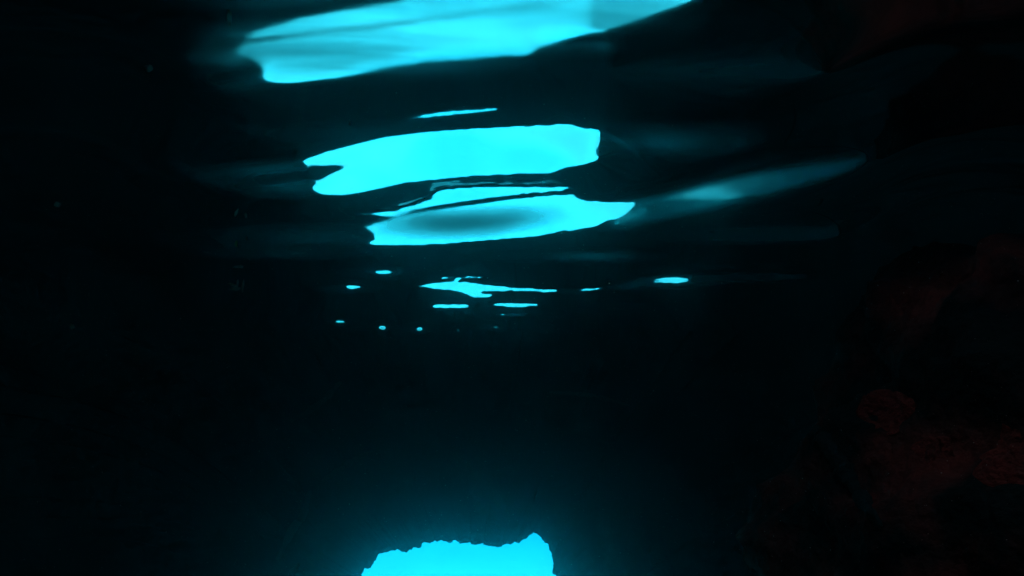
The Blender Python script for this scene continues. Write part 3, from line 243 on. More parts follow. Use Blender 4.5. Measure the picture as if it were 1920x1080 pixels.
0,0,-6,-10,-15,-18,-21,-24,-24,-24,-23,-20,-17,-10,-2,8,22,37,51,51,45,39,33,27,22,16,10,6,0,-5,-10,-15,-19,-23,-24,-24,-25,-23,-21,-18,-15,-12,-8,-4,-1,3,7,9,13,15,17,19,20,23,23,24,24,23,22,20,19,17,17,17,16,15,14,14,14,12,10,9,6,5,4,5,6,10,14,13,3,0,-5,-5,-5,-7,-6,-5,-3,-2,-3,-1,3,4,8,17,19,17,18,23,13,7,5,4,5,4,4,4,4,4,3,3,3,3,4,6,7,9,9,6,0,-12,-24,-30,-29,-23,-19,-17,-18,-16,-14,-12,-10,-8,-8,-8,-8,-10,-10,-12,-14,-15,-18,-19,-21,-22,-23,-23,-24,-24,-24,-22,-22,-20,-18,-15,-13,-10,-7,-4,0,2,5,8,11,13,14,17,17,18,19,18,17,15,12,8,3,-1,-7,-12,-18,-24,-29,-37,-43,-49,-49,-35,-20,-8,2,10,15,19,22,22,23,21,20,17,13,10,5,0,
0,0,-5,-11,-14,-18,-20,-22,-24,-23,-23,-20,-16,-10,-2,9,21,38,51,51,46,39,33,27,22,16,11,5,1,-6,-10,-15,-19,-21,-23,-22,-23,-20,-19,-16,-14,-10,-8,-4,0,2,6,9,12,14,17,19,20,23,24,25,25,24,22,21,19,19,17,17,16,16,14,15,13,13,10,9,7,5,4,3,14,17,-4,-6,-1,-1,-6,-3,-3,-6,-5,4,1,2,8,3,5,9,10,13,15,16,18,18,13,8,5,4,5,4,4,4,4,3,4,3,4,3,4,4,6,7,7,6,-1,-13,-25,-30,-28,-23,-18,-18,-17,-16,-14,-11,-10,-8,-8,-8,-8,-10,-11,-12,-15,-16,-18,-20,-22,-23,-24,-24,-26,-25,-24,-24,-22,-21,-18,-15,-13,-10,-7,-4,0,2,5,8,10,12,14,16,16,17,18,17,16,14,12,7,3,-1,-7,-12,-18,-23,-30,-36,-43,-48,-49,-36,-20,-8,2,9,15,19,20,22,22,20,19,17,13,9,5,0,
0,0,-5,-10,-14,-17,-20,-21,-23,-23,-22,-20,-16,-10,-2,9,21,38,51,51,46,40,33,28,22,16,11,5,0,-5,-11,-15,-18,-20,-22,-21,-20,-19,-17,-15,-12,-9,-7,-3,-1,3,6,9,11,14,17,19,21,23,25,26,25,25,23,21,21,19,18,17,17,16,15,15,13,12,11,8,8,5,4,6,8,-5,-13,-3,3,1,3,0,3,6,2,6,4,2,2,4,5,9,10,12,13,15,16,16,13,8,6,4,5,4,4,4,4,4,5,4,5,4,3,3,3,4,4,4,-1,-13,-26,-31,-28,-21,-18,-18,-17,-15,-14,-11,-10,-8,-8,-8,-8,-10,-11,-13,-15,-17,-19,-21,-22,-24,-24,-26,-27,-26,-26,-25,-24,-21,-19,-17,-13,-11,-7,-4,0,2,5,8,10,12,14,15,16,16,17,16,15,13,11,8,3,-2,-7,-12,-18,-23,-29,-36,-42,-48,-49,-35,-21,-8,2,9,14,18,20,22,21,19,19,15,13,9,5,0,
0,0,-5,-9,-14,-16,-20,-21,-22,-23,-21,-20,-15,-11,-2,8,21,38,51,52,47,39,34,28,22,17,11,5,-1,-5,-11,-15,-18,-19,-20,-20,-19,-18,-15,-14,-11,-9,-6,-3,0,4,6,9,12,15,17,19,21,24,25,27,27,25,24,22,21,20,19,18,18,17,16,14,13,12,10,8,8,7,5,2,-13,-11,9,7,0,5,8,5,3,5,4,4,3,2,2,4,6,8,9,12,13,13,13,13,12,10,5,5,5,5,5,5,5,4,6,6,7,6,2,1,-1,-1,0,1,-2,-13,-26,-31,-28,-21,-18,-16,-17,-15,-13,-13,-10,-9,-8,-8,-8,-10,-12,-13,-16,-18,-19,-21,-22,-24,-26,-27,-27,-28,-28,-26,-25,-23,-21,-18,-14,-11,-7,-4,-1,3,5,8,10,13,13,15,15,16,16,15,14,13,10,8,2,-1,-7,-12,-18,-23,-29,-36,-42,-48,-48,-35,-20,-8,2,9,14,17,20,20,21,19,18,15,13,8,5,0,
0,0,-5,-9,-13,-16,-19,-20,-22,-22,-22,-19,-16,-10,-3,8,20,37,52,53,46,41,34,28,23,16,11,5,-1,-6,-11,-15,-17,-19,-19,-19,-17,-17,-15,-12,-11,-8,-5,-3,1,4,7,10,13,15,18,20,22,24,27,27,28,26,24,23,21,21,20,20,20,18,16,15,13,11,9,8,7,6,4,1,-4,-1,2,3,3,5,9,8,7,5,4,3,2,0,4,6,5,7,8,10,14,13,8,10,11,10,8,6,5,7,8,7,5,3,5,8,9,8,2,-1,-5,-7,-6,-2,-4,-14,-26,-32,-27,-20,-16,-16,-15,-16,-15,-15,-12,-10,-9,-8,-9,-11,-12,-13,-17,-18,-20,-20,-22,-24,-25,-27,-29,-29,-29,-28,-27,-25,-22,-19,-16,-11,-8,-4,0,3,6,9,11,12,13,15,15,15,15,15,13,12,10,6,3,-2,-7,-12,-17,-23,-29,-36,-42,-47,-48,-34,-20,-7,2,9,13,18,19,20,20,19,17,15,12,8,5,0,
0,0,-5,-9,-12,-16,-18,-20,-22,-22,-21,-19,-15,-10,-4,7,20,36,52,53,47,41,35,29,22,17,11,4,-1,-6,-12,-14,-17,-18,-19,-18,-17,-15,-14,-12,-10,-8,-5,-2,1,4,8,11,14,17,19,21,23,25,28,28,28,27,25,23,22,21,21,22,21,20,17,15,13,11,9,7,6,4,4,0,-1,2,2,4,6,8,9,11,11,5,3,5,0,-4,4,13,4,6,7,6,14,16,3,8,10,13,11,5,6,7,10,12,3,2,2,7,15,10,-1,-1,-6,-14,-16,-7,-4,-14,-27,-33,-27,-19,-14,-14,-16,-18,-19,-17,-15,-13,-11,-10,-10,-11,-13,-14,-16,-18,-19,-19,-22,-23,-24,-27,-28,-29,-30,-30,-29,-27,-23,-21,-16,-12,-7,-4,1,4,7,9,11,13,14,14,14,15,14,14,12,11,9,7,2,-2,-7,-12,-18,-23,-29,-35,-42,-47,-47,-34,-18,-7,2,9,14,17,19,19,20,19,17,14,12,9,4,0,
0,0,-5,-8,-13,-15,-18,-20,-21,-21,-21,-19,-15,-10,-3,6,19,34,51,54,48,42,36,29,22,17,10,5,-1,-7,-12,-15,-17,-17,-18,-17,-17,-15,-13,-11,-10,-7,-5,-2,1,5,8,12,15,18,20,22,25,27,28,29,29,27,26,24,22,22,21,23,22,20,19,16,14,11,9,6,5,3,3,0,0,3,7,8,11,10,6,14,17,3,1,9,5,-4,-6,2,5,8,8,6,3,13,16,11,10,14,11,4,7,5,10,15,0,3,1,5,16,6,2,1,1,-11,-28,-20,-7,-13,-28,-33,-26,-16,-15,-16,-18,-20,-20,-20,-19,-16,-16,-13,-11,-11,-13,-15,-16,-18,-19,-20,-21,-22,-23,-24,-26,-28,-30,-31,-30,-28,-25,-21,-17,-11,-7,-2,2,5,8,10,12,13,13,14,14,13,14,12,12,10,8,6,2,-2,-7,-13,-17,-23,-29,-36,-41,-48,-46,-31,-17,-7,2,9,14,17,18,20,19,19,17,14,12,9,4,0,
0,0,-4,-9,-12,-15,-18,-19,-21,-21,-20,-19,-15,-10,-4,7,18,34,49,54,49,43,36,29,23,16,11,4,-2,-7,-12,-15,-17,-17,-17,-17,-16,-14,-13,-11,-9,-6,-5,-2,1,4,8,13,16,18,21,24,26,29,29,29,29,28,27,24,23,22,22,22,23,21,19,16,14,12,10,8,5,3,1,1,2,6,14,15,10,16,5,3,3,8,3,-10,-9,-2,-6,-16,-1,8,10,11,9,9,11,13,14,13,4,6,9,8,13,7,0,3,5,5,3,1,9,6,4,5,-1,-11,-11,-15,-30,-34,-28,-16,-16,-17,-19,-21,-22,-22,-22,-20,-20,-15,-13,-12,-14,-15,-16,-18,-20,-20,-22,-23,-24,-24,-25,-27,-27,-30,-30,-29,-25,-21,-16,-10,-5,0,4,7,9,10,12,12,13,13,13,13,12,11,11,8,8,4,2,-2,-7,-13,-17,-23,-29,-36,-41,-47,-44,-30,-17,-6,2,9,14,17,19,20,19,19,17,15,11,9,4,0,
0,0,-4,-9,-12,-14,-18,-19,-20,-21,-20,-19,-15,-10,-3,6,18,32,49,54,50,43,36,30,23,16,10,4,-2,-8,-12,-15,-17,-17,-17,-16,-15,-13,-12,-10,-9,-6,-4,-2,1,4,7,11,15,20,23,26,27,30,29,30,29,28,27,25,23,22,23,23,23,21,20,17,14,13,10,7,4,4,5,12,5,6,2,7,2,-1,9,5,-10,2,4,-2,-8,-5,-5,-7,-3,2,6,8,9,8,10,11,11,10,6,7,8,9,8,5,3,3,4,4,3,7,6,4,5,2,4,3,0,2,-32,-39,-14,-16,-20,-18,-20,-22,-24,-25,-24,-25,-25,-19,-15,-14,-15,-15,-16,-17,-19,-20,-22,-23,-24,-25,-25,-27,-27,-28,-29,-29,-25,-20,-13,-7,-1,3,6,7,10,10,12,11,12,12,11,12,10,10,9,7,6,4,1,-2,-8,-12,-17,-23,-29,-36,-41,-47,-43,-28,-16,-6,4,9,15,17,20,20,20,19,17,14,12,9,4,0,
0,0,-4,-8,-12,-15,-17,-19,-20,-21,-20,-18,-15,-11,-3,6,17,32,49,55,50,43,37,30,22,17,10,3,-3,-8,-13,-15,-16,-17,-16,-16,-14,-13,-11,-10,-7,-5,-4,-1,1,4,7,9,15,20,25,27,30,29,30,30,29,28,27,24,23,23,22,24,23,22,20,18,15,11,11,13,6,6,2,-2,-5,-9,-6,1,11,8,9,6,1,0,0,-2,-4,-5,-6,-5,-4,-1,1,4,6,7,7,8,9,8,7,7,8,6,6,4,3,3,3,4,6,7,6,6,4,3,1,0,0,-5,-29,-26,12,1,-19,-23,-22,-24,-26,-27,-28,-28,-28,-24,-19,-17,-16,-16,-17,-17,-18,-19,-20,-22,-23,-24,-25,-26,-27,-28,-29,-29,-24,-16,-9,-1,3,5,8,8,10,9,10,10,11,10,9,9,9,8,7,6,5,2,1,-3,-7,-12,-18,-23,-29,-35,-41,-47,-42,-28,-14,-4,4,11,15,19,20,21,21,19,17,15,12,9,4,0,
0,0,-4,-8,-12,-14,-17,-19,-20,-21,-20,-18,-15,-11,-4,6,17,31,49,56,50,44,37,30,23,16,9,3,-3,-9,-12,-16,-16,-17,-16,-15,-13,-12,-10,-9,-6,-4,-2,0,2,4,7,11,15,20,24,28,30,31,30,29,29,28,27,24,23,23,22,23,23,23,19,16,17,20,9,0,0,-8,-8,-12,-5,-4,1,6,12,14,11,6,1,1,0,-1,-4,-5,-6,-5,-4,-1,-1,1,2,3,5,7,6,7,8,6,6,5,3,3,2,1,3,3,6,7,6,6,4,2,2,1,0,-11,-27,-22,2,21,7,-13,-26,-28,-27,-29,-30,-31,-31,-28,-23,-21,-19,-18,-17,-18,-18,-19,-19,-20,-21,-22,-23,-25,-26,-27,-29,-31,-22,-9,-1,5,7,8,8,9,8,8,7,8,8,7,7,6,6,6,5,4,4,2,0,-3,-8,-12,-18,-23,-29,-34,-42,-46,-42,-26,-14,-2,6,13,17,20,22,22,21,20,18,15,12,9,4,0,
0,0,-4,-8,-11,-15,-16,-19,-20,-21,-20,-18,-16,-11,-4,5,17,31,50,55,52,44,37,30,22,16,10,2,-4,-9,-13,-15,-16,-17,-15,-15,-12,-11,-9,-7,-5,-3,0,1,4,6,9,12,15,20,24,27,30,30,30,29,29,29,26,25,22,22,22,22,23,21,24,22,14,-1,-8,-12,-7,-7,-8,-8,-4,2,7,12,15,16,11,6,2,1,0,-1,-4,-5,-6,-5,-4,-1,-1,-1,0,2,2,5,5,7,7,5,5,3,2,1,0,0,0,2,3,5,6,5,4,3,2,1,-1,-15,-27,-19,6,16,13,9,-10,-27,-31,-30,-32,-34,-34,-30,-26,-25,-22,-20,-19,-19,-19,-18,-19,-20,-19,-20,-21,-22,-24,-26,-28,-31,-14,0,6,9,10,9,9,7,6,5,5,4,4,3,3,3,3,3,3,2,3,1,0,-3,-7,-12,-18,-23,-29,-35,-41,-46,-42,-25,-12,0,9,14,20,22,23,24,22,21,18,16,12,9,4,0,
0,0,-4,-8,-11,-14,-17,-18,-20,-21,-20,-19,-16,-11,-5,5,16,32,50,56,52,44,37,30,23,16,8,3,-5,-9,-13,-16,-16,-16,-15,-14,-12,-9,-8,-5,-3,-1,1,4,6,8,11,14,17,19,23,26,27,30,30,29,28,29,27,24,24,24,25,26,29,24,5,0,-8,-12,-11,-10,-8,-8,-6,-3,0,7,13,16,19,16,12,6,3,1,0,-1,-4,-5,-6,-5,-4,-2,0,-1,-1,0,2,3,5,6,7,5,3,2,1,0,-1,-3,-2,-2,0,1,3,4,4,3,2,1,-2,-17,-29,-12,19,11,8,8,7,-9,-28,-33,-33,-35,-36,-33,-29,-26,-24,-23,-21,-21,-20,-19,-19,-19,-18,-19,-20,-20,-21,-27,-30,-17,0,8,11,11,11,8,8,5,3,2,0,-1,-2,-2,-2,-2,-1,0,1,1,2,2,0,-3,-7,-12,-18,-23,-29,-34,-41,-46,-42,-24,-9,2,12,18,22,24,25,25,24,22,19,16,12,9,4,0,
0,0,-4,-8,-11,-13,-17,-18,-20,-21,-21,-19,-16,-12,-5,4,17,31,50,57,52,45,38,29,23,15,9,2,-5,-10,-14,-15,-16,-16,-14,-13,-11,-8,-6,-4,-1,2,4,6,9,11,14,15,18,20,22,23,25,27,28,28,29,29,27,27,28,31,32,25,4,-8,-14,-5,-4,-11,-12,-10,-8,-7,-5,1,6,12,18,20,21,17,13,7,2,2,0,-2,-4,-5,-6,-5,-4,-2,-1,-1,-1,0,2,3,4,6,6,5,4,1,1,-1,-3,-4,-5,-5,-4,-4,-1,1,2,3,3,1,-5,-18,-28,-8,15,12,13,10,8,6,-11,-29,-34,-36,-37,-36,-32,-27,-25,-24,-24,-21,-21,-19,-19,-19,-19,-18,-19,-21,-25,-24,-11,3,9,11,10,11,9,7,5,3,0,-3,-6,-8,-9,-10,-8,-8,-5,-4,-1,1,3,3,1,-3,-7,-12,-17,-23,-28,-35,-41,-46,-41,-23,-6,5,15,21,25,28,27,27,25,23,19,16,13,9,4,0,
0,0,-4,-7,-11,-14,-16,-19,-20,-21,-20,-20,-16,-13,-5,4,16,32,50,58,52,45,38,30,22,15,8,1,-5,-10,-14,-15,-16,-16,-14,-12,-9,-7,-5,-1,1,4,7,10,12,14,17,18,20,20,21,21,22,22,25,26,29,29,30,35,36,27,10,-8,-14,-11,-6,-5,-8,-11,-12,-10,-9,-5,-2,5,11,17,22,24,23,18,13,8,3,1,0,-2,-3,-6,-6,-6,-4,-2,-1,-1,-2,0,2,3,5,6,6,5,3,2,0,-1,-3,-4,-6,-8,-8,-8,-6,-4,-1,1,1,1,-7,-16,-31,-24,25,18,18,15,11,10,4,-16,-31,-36,-36,-38,-35,-29,-25,-24,-24,-22,-22,-20,-20,-20,-20,-21,-22,-20,-12,0,7,9,9,9,9,7,7,5,3,0,-5,-8,-13,-17,-18,-19,-18,-15,-11,-7,-2,3,5,5,2,-2,-6,-11,-16,-22,-28,-34,-42,-47,-40,-21,-4,10,18,25,28,30,30,29,26,24,20,16,13,9,4,0,
0,0,-4,-7,-11,-13,-17,-18,-20,-21,-21,-20,-17,-12,-6,3,16,32,51,58,53,45,38,29,23,14,8,1,-6,-11,-14,-15,-16,-15,-13,-11,-9,-5,-3,1,4,7,10,13,16,17,20,21,21,22,20,19,18,18,19,23,27,31,40,41,16,-6,-12,-9,-7,-8,-8,-9,-9,-11,-12,-10,-8,-4,3,8,16,21,25,27,25,19,14,8,4,1,0,-2,-4,-5,-7,-6,-4,-2,-1,-2,-2,-1,2,3,6,6,6,5,3,1,1,-1,-3,-4,-6,-8,-9,-11,-11,-10,-6,-4,-3,-1,-5,-22,-31,-19,29,23,21,18,15,12,9,-2,-21,-34,-36,-37,-35,-33,-28,-25,-23,-23,-22,-22,-22,-22,-20,-16,-11,-2,3,7,8,8,8,8,6,6,4,3,-1,-4,-10,-14,-21,-26,-30,-32,-30,-24,-17,-8,0,7,8,7,5,1,-4,-8,-15,-21,-28,-36,-42,-48,-41,-18,-1,13,23,28,32,32,32,31,28,24,21,16,13,9,4,0,
0,0,-4,-7,-10,-14,-16,-18,-20,-21,-21,-20,-18,-13,-6,3,16,32,51,58,53,46,37,30,22,15,7,0,-6,-11,-15,-16,-15,-15,-13,-10,-7,-4,0,3,7,10,13,17,19,21,23,23,23,23,20,18,14,12,11,17,32,41,30,4,-8,-6,-4,-6,-7,-9,-10,-12,-11,-11,-12,-10,-6,-1,6,13,19,24,28,30,27,21,14,9,4,1,-1,-1,-4,-6,-7,-6,-4,-3,-2,-1,-3,-1,1,4,6,6,6,5,3,1,1,-2,-2,-4,-6,-7,-9,-12,-13,-13,-13,-12,-9,-3,-8,-25,-21,12,20,19,20,19,17,14,11,7,-9,-28,-35,-37,-36,-33,-31,-28,-25,-23,-23,-21,-19,-14,-10,-5,0,3,4,6,6,7,8,7,6,4,2,0,-5,-9,-16,-21,-29,-36,-42,-47,-46,-38,-21,-5,7,13,13,12,9,6,-1,-6,-14,-21,-29,-37,-44,-49,-42,-17,3,16,26,32,35,35,35,32,28,25,22,17,12,9,4,0,
0,0,-4,-7,-10,-13,-16,-18,-20,-21,-21,-21,-18,-13,-7,3,15,32,51,59,53,46,38,30,22,14,7,-1,-6,-12,-15,-16,-16,-15,-12,-9,-6,-2,2,6,9,13,17,20,22,24,25,26,24,23,20,16,12,7,4,15,38,20,-4,-5,-2,-2,-4,-6,-7,-11,-12,-14,-13,-12,-11,-8,-4,2,9,15,22,27,31,32,29,23,15,10,3,1,0,-2,-4,-6,-7,-7,-4,-3,-3,-2,-3,-1,1,4,6,7,6,4,3,2,0,-1,-3,-4,-5,-7,-10,-11,-13,-15,-17,-23,-23,-7,2,10,4,5,6,13,16,17,17,15,12,11,1,-18,-33,-38,-36,-33,-31,-29,-27,-22,-20,-16,-11,-7,-1,1,2,2,4,5,6,6,7,6,5,4,0,-4,-10,-16,-23,-31,-38,-45,-53,-60,-64,-58,-21,6,18,22,22,20,15,10,3,-6,-14,-22,-31,-40,-47,-52,-42,-16,5,20,29,35,37,38,36,33,30,25,22,17,12,9,4,0,
0,0,-4,-6,-10,-13,-16,-18,-20,-21,-21,-21,-18,-14,-7,2,15,32,51,59,54,46,38,29,22,14,7,-1,-7,-13,-16,-17,-16,-14,-12,-8,-5,0,4,8,12,16,20,22,25,27,27,26,24,21,18,13,8,3,2,8,10,-1,1,3,0,-2,-5,-7,-12,-11,-12,-13,-14,-12,-10,-6,-2,4,10,18,24,29,33,34,31,25,17,10,4,1,-1,-2,-4,-7,-7,-7,-5,-3,-3,-2,-4,-2,1,4,7,7,6,4,3,2,0,-1,-3,-4,-5,-7,-8,-12,-19,-21,-16,-11,-11,1,9,12,4,1,2,7,12,14,15,14,14,12,6,-6,-25,-35,-37,-34,-33,-29,-25,-21,-15,-10,-4,0,2,2,1,3,3,5,5,6,6,5,4,3,-3,-9,-17,-25,-34,-41,-49,-57,-63,-69,-74,-74,-15,24,33,34,32,27,21,12,3,-6,-16,-25,-35,-42,-51,-55,-43,-15,7,22,31,38,39,39,37,34,30,26,22,17,13,8,4,0,
0,0,-3,-7,-10,-12,-16,-17,-20,-21,-21,-21,-19,-14,-8,1,14,32,51,59,55,46,38,30,22,14,6,-1,-8,-14,-16,-18,-17,-15,-12,-8,-3,1,6,10,15,19,22,25,27,27,27,25,21,17,12,8,4,2,-5,-13,10,5,3,0,-4,-2,-14,-15,-4,-6,-11,-13,-12,-12,-9,-5,-1,5,11,19,26,31,35,35,34,27,19,10,4,1,-1,-2,-5,-7,-7,-8,-5,-4,-3,-2,-4,-4,2,5,7,6,6,5,3,2,0,-2,-2,-4,-5,-5,-10,-22,-16,-2,2,1,-8,-8,0,8,8,3,2,2,6,10,12,13,14,12,9,1,-14,-28,-34,-36,-33,-28,-23,-17,-11,-4,0,3,3,1,2,3,3,4,5,5,5,4,4,-1,-8,-18,-27,-38,-45,-55,-61,-68,-74,-75,-79,-62,5,41,48,45,39,31,22,13,1,-8,-19,-29,-38,-46,-55,-57,-44,-15,8,24,33,39,40,40,38,34,31,26,21,17,13,8,4,0,
0,0,-3,-7,-9,-12,-15,-18,-19,-21,-21,-21,-19,-15,-8,0,13,31,51,60,54,47,39,30,22,13,6,-1,-9,-14,-18,-19,-18,-16,-12,-8,-3,3,7,12,17,21,24,26,27,26,24,21,17,13,10,5,1,-2,-5,-12,-17,-8,3,1,-11,-19,1,11,0,-6,-10,-12,-11,-9,-7,-5,0,4,10,18,26,33,37,38,36,30,21,11,4,1,-2,-3,-5,-7,-7,-9,-5,-3,-5,-1,-8,-15,1,11,13,10,-4,5,5,3,2,0,-2,-3,-6,-8,-17,-7,11,14,1,-8,-11,-9,-2,6,8,5,1,1,2,6,8,10,12,12,11,5,-5,-20,-29,-33,-32,-27,-20,-13,-6,0,3,2,3,2,2,2,3,4,5,4,4,4,0,-9,-18,-30,-42,-51,-59,-66,-72,-75,-77,-79,-75,-25,32,55,56,51,42,32,21,11,0,-12,-21,-32,-42,-51,-58,-60,-44,-13,9,24,33,39,41,40,38,34,31,26,21,17,12,8,4,0,
0,0,-3,-6,-10,-12,-14,-17,-19,-21,-21,-20,-19,-15,-9,-1,12,29,51,60,55,48,39,30,22,14,5,-2,-9,-15,-19,-20,-20,-18,-14,-8,-3,3,9,14,19,21,25,25,24,23,21,19,15,9,5,2,-2,-6,-12,-18,-27,-17,1,-6,-15,6,24,10,-4,-9,-9,-9,-9,-6,-5,-3,-2,3,7,14,28,34,37,40,41,33,24,11,5,1,-3,0,-7,-11,-2,-15,-12,-4,-9,-11,-4,3,1,9,5,8,10,4,4,2,1,0,-2,-3,-6,-8,7,18,12,6,-3,-8,-10,-10,-4,2,7,6,3,0,0,2,4,7,9,10,11,8,0,-11,-23,-29,-28,-23,-16,-9,-2,1,3,3,3,2,2,3,3,4,3,5,4,-2,-11,-22,-35,-46,-55,-62,-69,-73,-75,-77,-80,-75,-41,15,49,62,58,51,42,32,20,9,-3,-13,-25,-34,-45,-55,-61,-62,-41,-13,9,23,33,38,40,39,38,34,30,26,21,16,12,8,4,0,
0,0,-3,-6,-9,-12,-14,-17,-18,-20,-21,-20,-19,-15,-9,-1,11,27,48,60,57,49,39,31,22,13,6,-3,-9,-16,-20,-23,-22,-19,-16,-11,-4,3,10,15,20,21,23,22,23,21,18,14,9,5,0,-3,-7,-11,-15,-20,-27,-21,-6,-10,17,19,12,5,-2,-6,-7,-5,-5,-3,-3,-2,-4,1,6,10,23,35,36,42,47,37,32,12,3,4,-11,-6,-7,-13,-5,2,0,-3,0,0,1,12,5,0,0,5,17,13,2,-5,-2,-1,-1,-1,1,1,6,9,5,0,-5,-8,-10,-10,-7,1,5,5,3,1,0,-1,1,3,5,8,9,8,4,-5,-16,-22,-22,-18,-11,-5,0,3,3,3,3,2,3,2,3,4,5,4,-4,-16,-29,-41,-50,-57,-65,-69,-72,-73,-77,-79,-75,-45,1,37,56,61,57,51,42,30,19,7,-4,-16,-26,-37,-47,-57,-63,-62,-39,-13,7,22,31,37,39,38,37,34,29,25,21,16,12,7,4,0,
0,0,-3,-6,-8,-12,-14,-16,-18,-20,-20,-20,-19,-15,-9,-1,11,26,45,60,57,49,41,31,22,13,5,-2,-11,-16,-21,-24,-24,-23,-19,-14,-7,2,9,16,20,21,20,21,19,16,14,9,4,0,-4,-8,-11,-14,-16,-18,-23,-26,-14,15,25,15,7,2,-1,-2,-2,-1,0,0,1,-4,-9,-3,13,24,30,24,24,37,42,42,30,13,8,0,5,-5,3,16,-3,3,7,-2,-2,0,2,5,5,3,3,6,10,9,5,0,0,-1,-1,0,0,2,5,6,1,-5,-8,-10,-12,-11,-7,-2,3,5,3,1,-1,-1,-2,0,2,3,6,8,5,-1,-9,-15,-14,-10,-6,-1,2,2,3,4,3,3,3,2,4,6,3,-8,-24,-38,-46,-52,-60,-64,-67,-69,-72,-75,-78,-73,-47,-8,26,45,56,58,58,50,41,29,17,5,-5,-17,-27,-39,-48,-58,-65,-61,-39,-13,6,20,30,35,37,38,35,33,29,24,20,16,11,7,4,0,
0,0,-3,-5,-9,-11,-13,-16,-18,-19,-20,-20,-19,-15,-9,-1,10,25,44,59,57,50,41,32,22,13,5,-3,-10,-17,-23,-25,-26,-25,-22,-19,-12,-3,6,16,19,20,18,17,16,14,11,1,-3,-5,-7,-10,-12,-12,-15,-15,-15,-18,-1,16,14,9,3,1,2,1,2,3,5,2,-5,-1,4,14,33,33,29,25,27,33,32,33,16,20,26,7,10,6,2,3,1,2,3,-1,-1,0,1,4,4,4,5,6,8,7,5,3,1,-1,0,0,2,3,5,3,-1,-6,-12,-14,-15,-14,-10,-3,2,3,3,1,-1,-3,-3,-2,-2,0,3,5,5,1,-2,-5,-5,-3,0,1,3,3,3,4,3,4,4,4,4,-3,-18,-34,-43,-47,-53,-59,-61,-64,-67,-71,-73,-74,-69,-47,-13,16,35,46,53,58,57,49,39,27,16,4,-7,-17,-29,-39,-49,-59,-65,-62,-39,-13,5,19,29,33,36,36,34,32,27,24,19,15,11,8,3,0,
0,0,-3,-5,-8,-11,-13,-15,-18,-19,-20,-20,-18,-15,-10,-1,9,24,43,59,58,50,41,32,23,13,5,-3,-11,-17,-23,-26,-28,-27,-26,-23,-18,-11,0,13,20,18,18,18,17,11,-1,-11,-10,-7,-7,-8,-10,-10,-10,-10,-13,-16,11,13,8,4,0,1,3,5,4,4,10,8,7,20,27,23,26,27,28,28,29,33,34,33,28,21,18,9,5,4,2,2,2,2,2,-1,-1,0,1,3,3,6,7,6,5,6,6,5,1,0,0,1,3,3,4,2,-1,-7,-13,-19,-21,-18,-12,-5,0,2,2,0,-1,-3,-4,-5,-3,-2,1,3,5,4,4,3,3,3,4,3,4,2,4,4,5,5,4,-4,-15,-29,-38,-42,-49,-53,-56,-58,-61,-65,-68,-70,-69,-62,-43,-17,7,25,37,45,52,57,55,48,36,25,13,3,-7,-18,-29,-39,-50,-60,-66,-62,-39,-13,5,18,27,32,35,34,33,30,27,22,19,14,11,7,3,0,
0,0,-3,-5,-7,-11,-12,-16,-17,-19,-19,-20,-19,-15,-10,-3,9,23,42,59,58,51,42,32,23,14,5,-4,-11,-17,-24,-26,-29,-28,-28,-26,-23,-18,-11,5,20,23,21,20,13,0,-13,-17,-16,-10,-7,-4,-2,-3,-5,-8,-12,-19,6,15,5,-2,1,3,2,11,8,25,24,23,25,23,23,23,23,24,27,28,31,33,35,35,30,23,17,10,4,3,2,0,0,3,1,2,1,-1,1,2,0,6,9,7,3,6,7,6,2,1,1,2,3,4,3,1,-3,-7,-13,-24,-28,-24,-14,-6,-1,0,1,0,-2,-3,-6,-5,-4,-1,1,4,6,8,8,8,8,7,7,4,3,4,5,4,3,-5,-16,-26,-31,-38,-43,-48,-50,-53,-56,-58,-62,-66,-66,-63,-54,-37,-17,1,17,28,35,44,51,56,53,44,34,22,12,2,-9,-18,-29,-40,-50,-59,-66,-63,-39,-14,4,18,26,31,33,33,32,29,25,22,18,13,10,7,3,0,
0,0,-2,-5,-8,-10,-12,-15,-17,-19,-19,-20,-19,-16,-11,-3,7,23,42,58,59,52,42,33,23,14,5,-4,-11,-17,-24,-27,-28,-30,-28,-27,-25,-20,-14,-3,11,21,24,17,1,-12,-16,-15,-12,-9,-5,0,-2,-2,-5,-6,-6,-5,-15,-5,2,5,6,12,21,24,31,30,25,23,23,23,23,23,23,23,25,27,30,34,36,37,34,26,16,7,2,6,8,-5,-2,9,3,-10,-7,-3,0,8,11,10,10,5,-2,5,10,6,1,-1,0,4,5,5,3,-1,-5,-6,-7,-35,-37,-27,-16,-7,-3,-1,-1,0,-2,-5,-4,-4,-1,0,4,6,8,9,11,11,11,9,7,5,4,4,1,-7,-17,-25,-29,-33,-39,-42,-45,-48,-50,-53,-55,-60,-62,-61,-55,-45,-32,-16,-1,11,20,28,34,43,50,53,50,41,31,20,10,1,-10,-18,-29,-40,-50,-60,-66,-62,-40,-15,4,17,26,30,32,32,30,28,24,21,16,14,9,6,3,0,
